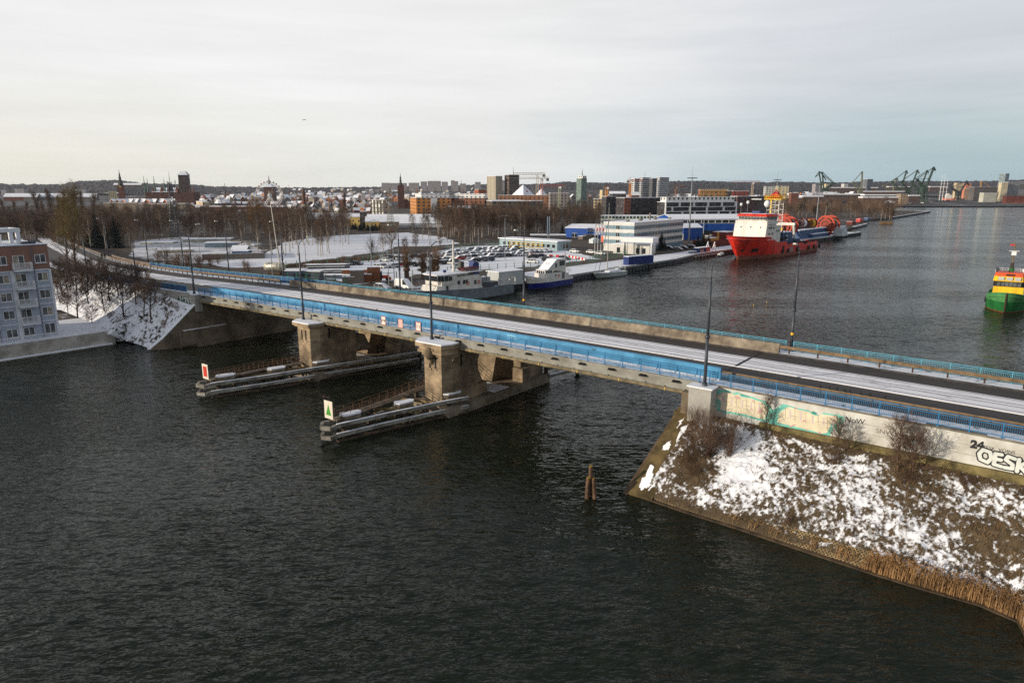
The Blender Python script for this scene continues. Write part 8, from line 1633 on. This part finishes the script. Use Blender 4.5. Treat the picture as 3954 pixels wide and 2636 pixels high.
for j,(y,Y,x0,x1,n) in enumerate(((768,1250,760,1480,44),(776,1120,765,1480,40),(788,960,775,1440,34),(797,860,1100,1500,16),(812,730,1120,1470,12),(760,1400,820,1500,30),(765,1300,2200,2480,12),(770,1150,1480,1560,6),(766,1250,2600,2960,14),(762,1350,3040,3170,9),(758,1450,3080,3300,9),(800,900,600,770,7))):
    for i in range(n):
        x=x0+(x1-x0)*(i+rn.random())/n
        if abs(x-1041)<46 and Y<960: continue
        m=rn.choice((0,1,2,3,3,3,4,4,2)); hp=rn.uniform(15,24); house(x,y+rn.uniform(-2,2),Y+rn.uniform(-30,30),rn.uniform(13,24),hp,m,'dense snowy roofs of the old town',f"small {nm[m]} house among the dense snowy roofs of the old town",None)
for i in range(70):
    x=rn.uniform(960,1900) if i<56 else rn.uniform(1480,1880); Y=rn.uniform(1700,2600); y=738-(gz(0,Y)-26)*FP/Y*1.02; m=rn.choice((2,2,3,4)); house(x,y+1,Y,rn.uniform(7,12),rn.uniform(7,11),m,'villas on the wooded slope',f"tiny {nm[m]} villa with snowy roof on the far slope",None,SNOW)
for xa,xb,yt,l in ((1471,1570,707,'long grey slab block on the ridge behind the onion spire'),(1575,1618,706,'cream grey slab block on the ridge right of the onion spire'),(1621,1648,701,'high grey slab on the ridge'),(1648,1702,699,'highest long grey slab on the ridge'),(1702,1729,702,'grey slab at the right end of the long ridge blocks'),(1738,1752,697,'narrow grey tower slab on the ridge'),(1752,1764,700,'lower narrow slab on the ridge'),(1832,1856,703,'pale slab on the ridge left of the beige tower'),(1936,1944,696,'thin slab between the two office towers'),(1772,1800,709,'low pale block on the ridge'),(1405,1465,732,'grey slab estate on the lower slope'),(1470,1500,706,'small flats at the left end of the ridge blocks'),(52,92,730,'grey slab block behind the long snowy roofs'),(0,22,734,'grey slab at the left picture edge'),(280,330,733,'pale low block below the forest hill')):
    B_('slab_block',l,'apartment block',xa,xa+3,xb,yt,2250,PALEF,4,minl=12,group='slab blocks on the ridge')
t=thing('fortress','long low building with snowy roof on the forest hill','building',gp(438,718,2300,PD(438,718,2300).z),R(3)); k=M_(2300,1); gable(t,100*k,14,4*k,6*k,BRICKD,SNOW)
# plane
q=PD(1176,463,5600); t=thing('airplane','tiny dark airliner in the pale sky above the town','airplane',q,R(160)); b=MB(); b.lathe((-15,0,0),[(.2,0),(1.5,2.5),(2.0,6),(2.0,22),(1.2,28),(.2,31)],10,'x'); b.build('fuselage',CONT,t,True); b=MB(); b.hexa([(-3,0,-.6),(5,0,-.6),(8,15,.6),(6,15,.6),(-3,0,-.2),(5,0,-.2),(8,15,.8),(6,15,.8)]); b.build('wing',CONT,t); b=MB(); b.hexa([(-3,0,-.6),(5,0,-.6),(8,-15,.6),(6,-15,.6),(-3,0,-.2),(5,0,-.2),(8,-15,.8),(6,-15,.8)]); b.build('wing',CONT,t); b=MB(); b.xz([(10,1),(15,1),(17.5,6),(15.5,6)],-.2,.2); b.build('tail_fin',CONT,t); b=MB(); b.box(12,15,-5,5,1,1.3); b.build('tailplane',CONT,t); t.rotation_euler=(0,R(8),R(165))
# ================= trees and shrubs
rt_=random.Random(3)
def rot_dir(d,ang,az):
    t=V3(0,0,1) if abs(d.z)<.9 else V3(1,0,0); x=d.cross(t).normalized(); y=d.cross(x)
    return (d*math.cos(ang)+(x*math.cos(az)+y*math.sin(az))*math.sin(ang)).normalized()
def bare(seed,h,r0,nb,blen,ang,up,droop,tw,twl,clear=.3,leader=True,n2=5,twr=.011):
    "bare tree: trunk with limbs (mesh 1), twigs (mesh 2)"
    r=random.Random(seed); T=MB();C=MB()
    pts=[]; p=V3(0,0,-.3); d=V3(0,0,1)
    for i in range(9):
        pts.append(p.copy()); d=(d+V3(r.gauss(0,.05),r.gauss(0,.05),.1)).normalized(); p=p+d*(h/8.6)
    rad=lambda s: r0*(1-.9*s)+.012
    for i in range(8): T.tube(pts[i],pts[i+1],rad(i/8),rad((i+1)/8),6)
    def at_(s): q=s*8; i=min(7,int(q)); return pts[i].lerp(pts[i+1],q-i)
    def twig(p,d,l,lev):
        e=p+d*l+V3(0,0,-droop*l*l); m=p.lerp(e,.5)+V3(r.gauss(0,.05),r.gauss(0,.05),droop*l*l*.3)*l
        rr=twr*(1.5 if lev==0 else .9); C.tube(p,m,rr,rr*.8,3,False); C.tube(m,e,rr*.8,rr*.35,3,False)
        if lev<2:
            for k in range(tw if lev==0 else 3): q=p.lerp(m,r.uniform(.3,1)) if r.random()<.5 else m.lerp(e,r.random()); twig(q,rot_dir((d+V3(0,0,.15)).normalized(),r.uniform(.35,.85),r.uniform(0,6.28)),l*r.uniform(.4,.62),lev+1)
    for i in range(nb):
        s=clear+(1-clear)*(i+r.random())/nb; p=at_(s); L=blen*(1-.62*((s-clear)/(1-clear))**1.3)*r.uniform(.7,1.15); az=i*2.4+r.uniform(-.5,.5); d=rot_dir(V3(0,0,1),ang*r.uniform(.75,1.2),az); rb=rad(s)*.5
        q=p.copy(); prev=q
        for k in range(4):
            d=(d+V3(r.gauss(0,.12),r.gauss(0,.12),up)).normalized(); q=prev+d*(L/4); T.tube(prev,q,rb*(1-k*.22)+.006,rb*(1-(k+1)*.22)+.006,4,False)
            if k>0:
                for j in range(n2 if k>1 else max(1,n2//2)): twig(prev.lerp(q,r.random()),rot_dir(d,r.uniform(.3,.9),r.uniform(0,6.28)),twl*r.uniform(.6,1.2),0)
            prev=q
        twig(q,d,twl*1.1,0)
    if leader: 
        for j in range(5): twig(at_(.9+.02*j),rot_dir(V3(0,0,1),.4,j*1.3),twl,0)
    return T,C
def shrubm(seed,h,n,spread,twr=.010):
    r=random.Random(seed); C=MB();T=MB()
    def st(p,d,l,lev,rr):
        q=p
        for k in range(3): d=(d+V3(r.gauss(0,.13),r.gauss(0,.13),.06)).normalized(); e=q+d*(l/3); (T if lev==0 and k==0 else C).tube(q,e,rr*(1-k*.2),rr*(1-(k+1)*.2),3,False); q=e
        if lev<2:
            for k in range(4): st(p+(q-p)*r.uniform(.35,1),rot_dir(d,r.uniform(.3,.7),r.uniform(0,6.28)),l*r.uniform(.35,.55),lev+1,rr*.55)
    for i in range(n): a=r.uniform(0,6.28); st(V3(r.gauss(0,.12)*spread,r.gauss(0,.12)*spread,-.1),rot_dir(V3(0,0,1),abs(r.gauss(0,.35))*spread,a),h*r.uniform(.6,1.05),0,twr*1.6)
    return T,C
def spruce(seed,h,w_):
    r=random.Random(seed); T=MB();C=MB(); T.tube((0,0,-.2),(0,0,h*.97),h*.018+.05,.02,6); n=int(h*7)
    for i in range(n):
        s=(i+.5)/n; z=h*(.04+.96*s); L=w_*(1-s)**.85*r.uniform(.75,1.12)+.15
        for k in range(5):
            a=i*1.1+k*1.2566+r.uniform(-.3,.3); d=V3(math.cos(a),math.sin(a),-.28+.25*s).normalized(); sd=V3(-math.sin(a),math.cos(a),0)
            for j in range(4):
                p=V3(0,0,z)+d*L*(.2+.24*j); c=L*.22*(1.15-.2*j); q=p+d*L*.34+V3(0,0,-r.uniform(.02,.16)*L); C.add([tuple(p-sd*c),tuple(p+sd*c+V3(0,0,r.uniform(-.1,.1))),tuple(q)],[(0,1,2)])
    return T,C
def pollard(seed):
    r=random.Random(seed); T=MB();C=MB(); T.tube((0,0,-.2),(.1,0,2.2),.62,.5,8); T.ball((.1,0,2.5),.85,8,6,.8)
    for i in range(7): a=i*.9; d=rot_dir(V3(0,0,1),.6,a); T.tube(V3(.1,0,2.5),V3(.1,0,2.7)+d*1.5,.3,.16,5)
    for i in range(120):
        a=r.uniform(0,6.28); d=rot_dir(V3(0,0,1),abs(r.gauss(.35,.28)),a); p=V3(.1,0,2.7)+d*r.uniform(.5,1.4); q=p+d*r.uniform(2.0,4.2)+V3(r.gauss(0,.2),r.gauss(0,.2),.3); C.tube(p,q,.035,.012,3,False)
        for k in range(2): m=p.lerp(q,r.uniform(.3,.8)); C.tube(m,m+rot_dir(d,.4,r.uniform(0,6.28))*1.2,.014,.006,3,False)
    return T,C
PROT={}
def proto(name,tc,tm,cm,tname='trunk',cname='crown'):
    T,C=tc; a=T.mesh(tname); a.materials.append(tm); c=C.mesh(cname); c.materials.append(cm); PROT[name]=(a,c)
for i in range(4): proto(f'birch{i}',bare(10+i,13,.15,22,3.1,.62,.10,.10,4,1.5,.28,n2=3,twr=.013),BIRCH,TWIG)
for i in range(4): proto(f'broad{i}',bare(20+i,11,.2,20,4.2,.8,.12,.02,4,1.5,.22,n2=4,twr=.014),BARK,TWIG)
for i in range(2): proto(f'redd{i}',bare(30+i,9,.14,20,3.4,.75,.14,.0,4,1.3,.15,n2=4,twr=.014),BARK,TWIGR)
for i in range(3): proto(f'poplar{i}',bare(40+i,22,.32,46,4.2,.34,.10,-.01,4,1.9,.16,n2=3,twr=.018),BARK,TWIG)
for i in range(3): proto(f'dark{i}',bare(50+i,6,.14,18,2.9,.95,.05,.03,4,1.1,.22,n2=4,twr=.010),mat('dark_bark',S(64,54,50),.9,.2,2),TWIGD)
for i in range(2): proto(f'tall{i}',bare(60+i,15,.22,30,3.6,.6,.16,.0,4,1.5,.2,n2=4,twr=.013),BARK,mat('olive_twigs',S(112,96,62),.9,.2,.3))
proto('willow',bare(70,17,.4,36,6.5,.75,.02,.14,6,2.2,.15,n2=5,twr=.016),BARK,mat('willow_twigs',S(128,98,58),.9,.2,.3))
for i in range(2): proto(f'pollard{i}',pollard(80+i),BARK,mat('willow_shoots',S(104,80,60),.9,.2,.5))
for i in range(3): proto(f'shrub{i}',shrubm(90+i,3.0,34,1.3,.013),BARK,TWIGR,'stems','twigs')
proto('nearbush0',shrubm(95,3.1,90,1.25,.011),BARK,mat('bush_twigs',S(98,78,66),.9,.2,.5),'stems','twigs'); proto('nearbush1',shrubm(96,2.4,38,1.3,.009),BARK,mat('bush_russet',S(88,68,54),.9,.2,.5),'stems','twigs')
proto('slim0',bare(97,3.4,.045,16,.9,.55,.1,0,3,.5,.2,n2=3,twr=.006),BARK,MATS['bush_twigs']); proto('slim1',bare(98,3.6,.05,20,1.7,.8,.08,0,4,.7,.12,n2=4,twr=.006),BARK,MATS['bush_twigs']); proto('slim2',bare(99,3.4,.05,18,1.6,.85,.06,0,4,.7,.1,n2=4,twr=.006),BARK,MATS['bush_twigs'])
NEED=mat('spruce_needles',S(42,50,42),.85,.25,.6,dirt=S(24,30,28)); 
for i in range(2): proto(f'spruce{i}',spruce(5+i,13,3.4),BARK,NEED)
proto('cypress',spruce(9,6,.75),BARK,NEED); proto('roundfir',spruce(12,6,2.4),BARK,NEED)
def tree(kind,loc,sc_,label,cat,group=None,name=None):
    name=name or {'bir':'birch','pop':'poplar','wil':'willow','pol':'willow','slm':'sapling','dar':'slope_tree'}.get(kind[:3],'bare_tree')
    a,c=PROT[kind]; t=thing(name or 'tree',label,cat,loc,rt_.uniform(0,6.28),group); s=sc_ if isinstance(sc_,tuple) else (sc_,)*3; t.scale=s
    place(a.name.split('.')[0],a,None,t); place(c.name.split('.')[0],c,None,t); return t
# --- near shrubs on the river bank
def bz(u,n):
    best=min(((q-U(u,n)).to_2d().length,q.z) for r in RR[::3] for q in r[::4]); return best[1]
def onbank(kind,u,n,s,lab,cat='shrub',name='shrub'): tree(kind,U(u,n,bz(u,n)-.05),s,lab,cat,'bare shrubs on the river bank',name)
onbank('nearbush0',33.0,-3.6,(1.15,1.15,1.15),'biggest dense bare bush on the bank near the wing wall'); onbank('nearbush0',34.6,-3.2,(.7,.7,.95),'dense bare bush on the right side of the biggest bush'); onbank('nearbush1',31.6,-4.6,(.95,.95,.9),'russet bush hanging over the mossy wing wall'); onbank('nearbush1',30.8,-2.2,.8,'small bush growing at the foot of the pale pillar'); onbank('nearbush1',32.4,-5.4,(.8,.8,.5),'low russet undergrowth below the biggest bush')
onbank('slim0',36.85,-.7,(1.0,1.0,1.0),'slim dark sapling before the gap between the two cream graffiti','sapling','tree'); onbank('slim1',42.8,-1.2,(.85,.85,.8),'small bare tree in front of the graffiti tags','small tree','tree'); onbank('slim1',47.0,-1.4,(1.05,1.05,1.1),'larger twin stemmed bare tree before the faint letters','small tree','tree'); onbank('slim2',48.0,-1.3,(1.05,1.05,1.05),'spreading bare tree just right of the twin stemmed one','small tree','tree'); onbank('nearbush1',47.6,-2.0,(.9,.7,.35),'low brown scrub at the foot of the twin stemmed tree'); onbank('nearbush1',42.6,-1.9,(.6,.6,.35),'low brown scrub under the small bare tree'); onbank('nearbush1',51.2,-1.2,(.7,.7,.3),'low scrub left of the black outlined graffiti'); onbank('nearbush1',41.0,-7.2,(.4,.4,.3),'small dry tuft at the lattice edge above the water')
# --- dark trees on the left slope
def zslope(x,y): return min(((q-V3(x,y,0)).to_2d().length,q.z) for r in LR[::2] for q in r[::2])[1]
for i,(a,b_,s,k) in enumerate(((880,1080,1.15,0),(1190,1060,.95,1),(1400,1045,1.15,2),(1705,1050,1.0,0),(1630,1045,.85,1),(1045,1140,.6,2),(1540,905,.9,0),(1160,880,.95,1),(1240,870,.95,2),(770,1020,.7,0),(690,960,1.0,1),(1000,800,1.0,2),(1340,800,1.05,0),(1480,800,1.0,1),(1640,790,.85,2),(870,800,1.05,1),(1100,760,.95,0),(1250,740,.95,2),(1395,740,.95,1),(1560,730,.85,0),(760,760,1.05,2),(720,850,1.1,1),(830,700,1.2,0),(930,740,1.1,1),(1040,720,1.1,2),(1180,720,1.0,0),(800,900,1.,2),(1000,900,1.,0),(690,740,1.05,0),(1760,840,.65,1))):
    z=4.
    for _ in range(4): q=P(*D1(a,b_),z); z=zslope(q.x,q.y)
    tree(f'dark{k}',q+V3(0,0,-.1),s*(.92 if b_>900 else .84),f"dark bare tree on the snowy slope, {['lower','middle','upper'][0 if b_>1000 else 1 if b_>850 else 2]} part, {ORD[i%14]} group member by the embankment" if False else 'dark crooked bare tree crowded on the snowy slope below the road','bare tree','dark bare trees on the snowy slope')
for i,(a,b_) in enumerate(((1960,960),(1900,1090),(2010,1000),(1780,1230),(1700,1180),(1860,1180),(1240,1080),(1270,1060),(1000,1110),(1450,1180))):
    z=3.
    for _ in range(4): q=P(*D1(a,b_),z); z=zslope(q.x,q.y)
    tree('nearbush1',q,(.55,.55,.4),'low brown scrub poking through the snow beside the sloping wing wall','shrub','low scrub on the snowy slope','shrub')
for a,b_,k,s,lab in ((775,545,'tall0',1.15,'tall olive bare tree, left of the pair on the slope beside the road'),(862,560,'tall1',1.3,'tall olive bare tree, right of the pair on the slope beside the road')):
    z=5.
    for _ in range(4): q=P(*D1(a,b_),z); z=zslope(q.x,q.y)
    tree(k,q,s,lab,'bare tree','tall bare trees beside the road')
# --- spruces, cypress, firs
for px,py,k,s,lab in ((346,955,'spruce0',.95,'left one of the dark spruces behind the road'),(378,958,'spruce1',1.25,'tallest dark spruce behind the road, in the middle'),(398,956,'spruce0',1.0,'dark spruce just right of the tallest one'),(450,957,'spruce1',1.08,'broad dark spruce standing a little apart on the right'),(2553,966,'spruce0',.62,'dark conical spruce in front of the office long side'),(2566,968,'spruce1',.35,'smaller conifer right of the office spruce'),(2226,862,'spruce1',.75,'dark conifer rising from the wood left of the blue hall'),(2171,915,'spruce0',.6,'dark conifer at the left corner of the blue hall'),(2412,985,'cypress',1.0,'slim dark cypress by the gate house'),(2694,958,'roundfir',.95,'left round dark conifer near the office right end'),(2714,958,'roundfir',1.1,'middle round dark conifer near the office right end'),(2734,957,'roundfir',1.0,'right round dark conifer near the barge')):
    tree(k,P(px,py,1.9),s,lab,'conifer','dark conifers','conifer')
for i in range(9): tree('roundfir',P(1358+i*16+rt_.uniform(-4,4),888+rt_.uniform(-4,3),1.9),(1.0,1.0,.75),'dense dark green shrub in the hedge below the yellow buildings','evergreen shrub','evergreen hedge below the yellow buildings','shrub')
for a,b_,k,s,lab in ((505,1475,0,1.2,'largest pollarded willow, left of the three by the fence'),(685,1462,1,1.0,'slim pollarded willow in the middle of the three'),(838,1440,0,1.15,'pollarded willow right of the middle one by the lamp post'),(797,1442,1,.8,'smaller pollarded willow half behind the right one')): tree(f'pollard{k}',P(*C3(a,b_),1.9),s,lab,'willow','pollarded willows by the car park')
tree('willow',P(*C2(860,960),1.9),1.15,'big golden willow rising above the wood below the ferris wheel','willow')
# birches at the snow field
for a,b_ in ((870,1150),(1160,1180),(1185,1195),(1232,1155),(1322,1190),(1392,1080),(1548,1195),(1582,1205),(1604,1195),(1680,1172),(1446,1075),(1735,1040),(1832,1088),(1900,1072),(1800,1052),(690,1075),(1033,1185),(1265,1115),(1300,1072),(1490,1080),(1655,1150),(1860,1045),(1430,1045)):
    tree(f'birch{rt_.randrange(4)}',P(*C2(a,b_),1.9),rt_.uniform(.95,1.35),'slender pale birch standing in the snow at the edge of the white field','birch','birches at the snow field')
for a,b_ in ((240,1225),(570,1028),(680,1015),(920,1030),(960,1040),(1000,1040),(1225,1060),(1250,1050),(1160,1060),(1480,980),(760,1075)):
    tree(f'birch{rt_.randrange(4)}',P(*C3(a,b_),1.9),rt_.uniform(.8,1.05),'pale trunked birch behind the car park','birch','birches behind the car park')
for a,b_,k,s,lab in ((320,1195,'broad0',.95,'rounded bare tree with many stems at the corner of the snow field'),(1100,1090,'broad1',.8,'wide bare tree behind the car park'),(110,1185,'shrub0',1.8,'low round bare bush at the fence of the snow field'),(600,1140,'redd0',.75,'reddish bare thicket tree behind the parked cars'),(480,1190,'redd1',.7,'reddish bare tree left of the thicket behind the cars'),(880,1110,'redd0',.6,'reddish small tree at the back fence'),(2290+0,0,'','','')):
    if k: tree(k,P(*C3(a,b_),1.9),s,lab,'bare tree')
for i in range(26):
    x=rt_.uniform(1130,1500); tree(f'shrub{i%3}',P(x,1042-(x-1130)*.11+rt_.uniform(-8,8),1.9),rt_.uniform(.45,.8),'low brown scrub along the green fence of the snow field','scrub','scrub along the snow field fence','shrub')
for a,b_,s in ((2030,1330,1.1),(1990,1350,.9),(2260,1330,1.),(1800,1290,1.1),(1900,1300,1.2),(2120,1310,1.1)): tree(f'shrub{rt_.randrange(3)}',P(*C1(a,b_),1.9),s*1.4,'brown bare shrub behind the blue panel screen','shrub','shrubs behind the blue panel screen','shrub')
for a,b_,s in ((720,1360,.9),(760,1375,.8),(330,1310,.9),(200,1320,1.),(90,1300,1.1),(420,1290,.8)): tree(f'shrub{rt_.randrange(3)}',P(*C2(a,b_),1.9),s*1.2,'brown bare shrub between the road and the snow field','shrub','shrubs between the road and the snow field','shrub')
# poplars
for i,(a,b_) in enumerate(((455,440),(600,420),(505,560),(800,430),(870,520),(960,445),(1090,460),(690,500),(200,560),(330,570),(60,540),(740,560))):
    q=P(a*.3406,872+rt_.uniform(-10,14),1.9); h=PD(a*.3406,580+b_*.3406,q.y).z-1.9; tree(f'poplar{i%3}',q,h/23.5,'tall slender bare poplar above the wood on the left side','poplar','tall poplars over the wood')
# the woods: individual trees in front, one mass behind
OCC=[]
def wood(n,xs,ys,kinds,smin,smax,lab,group):
    for i in range(n):
        for _ in range(20):
            x=rt_.uniform(*xs); y=ys(x)[0]+(ys(x)[1]-ys(x)[0])*rt_.random()**.8; q=P(x,y,1.85)
            if all((q-o).length>2.6 for o in OCC[-400:]): break
        OCC.append(q); tree(rt_.choice(kinds),q,rt_.uniform(smin,smax),lab,'bare tree',group)
BR=['broad0','broad1','broad2','broad3','birch0','birch1','birch2','birch3','redd0','redd1']
wood(100,(-10,560),lambda x:(905,962 if x>200 else 945),BR,.8,1.35,'bare brown tree in the dense wood behind the curving road','bare trees behind the road')
wood(60,(560,1120),lambda x:(880,928),BR,.85,1.35,'bare brown tree in the wood behind the low sheds','bare trees behind the low sheds')
wood(26,(960,1330),lambda x:(905,948-(x-960)*.03),BR,.75,1.1,'bare tree in the grove beside the snow field','grove beside the snow field')
wood(90,(1690,2160),lambda x:(885,925-abs(x-1800)*.03),BR[:8]+['birch0','birch1'],.85,1.4,'bare tree in the wide brown wood behind the car park','wide wood behind the car park')
wood(14,(2060,2320),lambda x:(850,880),BR,.75,1.05,'bare tree of the wood left of the blue hall','wood left of the blue hall')
def mass(name,n,region,kinds,smin,smax,keep):
    b=MB(); V=[];Fc=[]
    data={}
    for k in kinds:
        a,c=PROT[k]; vs=[];fs=[]
        for me,frac in ((a,1.),(c,keep)):
            pv=[v.co.copy() for v in me.vertices]; o=len(vs); vs+=pv
            pol=[tuple(x+o for x in p.vertices) for p in me.polygons]
            if frac<1: pol=[p for i,p in enumerate(pol) if (i//3*7919)%100<frac*100]
            fs+=pol
        data[k]=(vs,fs)
    for i in range(n):
        q=region(); vs,fs=data[rt_.choice(kinds)]; s=rt_.uniform(smin,smax); a=rt_.uniform(0,6.28); c_,s_=math.cos(a)*s,math.sin(a)*s
        o=len(V); V+=[(q.x+v.x*c_-v.y*s_,q.y+v.x*s_+v.y*c_,q.z+v.z*s) for v in vs]; Fc+=[tuple(x+o for x in f) for f in fs]
    me=bpy.data.meshes.new(name); me.from_pydata(V,[],Fc); me.materials.append(TWIG); ob=bpy.data.objects.new(name,me); sc.collection.objects.link(ob); struct(ob,'stuff'); return ob
def reg(polys):
    def f():
        x0,x1,y0,y1=rt_.choices(polys,[abs((p[1]-p[0])*(p[3]-p[2])) for p in polys])[0]; return P(rt_.uniform(x0,x1),rt_.uniform(y0,y1),1.8)
    return f
mass('bare_woods',620,reg([(-60,620,862,905),(560,1180,850,880),(1000,1340,868,905),(1640,2330,852,888),(1900,2340,838,858)]),['broad0','broad1','birch0','birch2','redd0'],.8,1.15,.45)
mass('bare_woods',210,reg([(2990,3420,822,842),(3100,3460,806,824),(3300,3480,800,815),(3020,3200,812,826)]),['broad2','birch1','redd1','broad3'],.8,1.25,.45)
for i in range(34): 
    x=rt_.uniform(3010,3440); tree(rt_.choice(BR),P(x,838+rt_.uniform(-3,4) if x<3400 else 832,1.9),rt_.uniform(.6,1.5),'bare brown tree in the thicket behind the quay of the red ship','bare tree','thicket behind the ship quay')
for i in range(12): x=rt_.uniform(3400,3452); tree(rt_.choice(BR),P(x,850-(x-3400)*.15+rt_.uniform(-4,2),1.9),rt_.uniform(.8,1.1),'bare tree at the waterside tip of the thicket','bare tree','thicket at the waterside')
for i in range(26): tree(rt_.choice(BR),P(rt_.uniform(2140,2350),rt_.uniform(800,835),1.9),rt_.uniform(.9,1.3),'bare tree between the grey block and the black apartments','bare tree','trees before the black apartments')
mass('distant_scrub',150,lambda:PD(rt_.uniform(960,1980) if rt_.random()<.6 else rt_.uniform(2560,3950),1,1) and (lambda x,Y:V3((x-1977)/FP*Y*1.027,Y,gz((x-1977)/FP*Y,Y)-.5))(rt_.uniform(750,3050),rt_.uniform(1150,2100)),['broad0','redd0'],1.2,1.8,.3)
b=MB()
for i in range(1400):
    x=rt_.uniform(3395,3412); 
    p=P(3395+rt_.random()*50,864+rt_.uniform(-3,3),.3); h=rt_.uniform(.8,1.8); a=rt_.uniform(0,6.28); sd=V3(.06*math.cos(a),.06*math.sin(a),0); b.add([tuple(p-sd),tuple(p+sd),(p.x+rt_.uniform(-.5,.5),p.y,p.z+h)],[(0,1,2)])
struct(b.build('reeds',VEGG),'stuff')
b=MB()
for i in range(5000):
    s=rt_.random(); q=P(*C2(1180,1330),1.9).lerp(P(*C2(2349,1225),1.9),s)+V3(rt_.uniform(-1,1),rt_.uniform(-1.5,2.5),0); h=rt_.uniform(.6,1.5); sd=V3(.04,.02,0); b.add([tuple(q-sd),tuple(q+sd),(q.x+rt_.uniform(-.2,.2),q.y,q.z+h)],[(0,1,2)])
struct(b.build('dry_grass',VEGG),'stuff')

# ================= thin winter air
b=MB(); b.box(-4200,5200,-650,4600,-2.5,118); hz=struct(b.build('haze',bpy.data.materials.new('haze_air')),'stuff'); m=hz.data.materials[0]; m.use_nodes=True; nt=m.node_tree; nt.nodes.remove(nt.nodes['Principled BSDF']); v=nt.nodes.new('ShaderNodeVolumePrincipled'); v.inputs['Density'].default_value=.000035; v.inputs['Color'].default_value=(.78,.86,1,1); v.inputs['Anisotropy'].default_value=.2; nt.links.new(v.outputs[0],nt.nodes['Material Output'].inputs['Volume'])
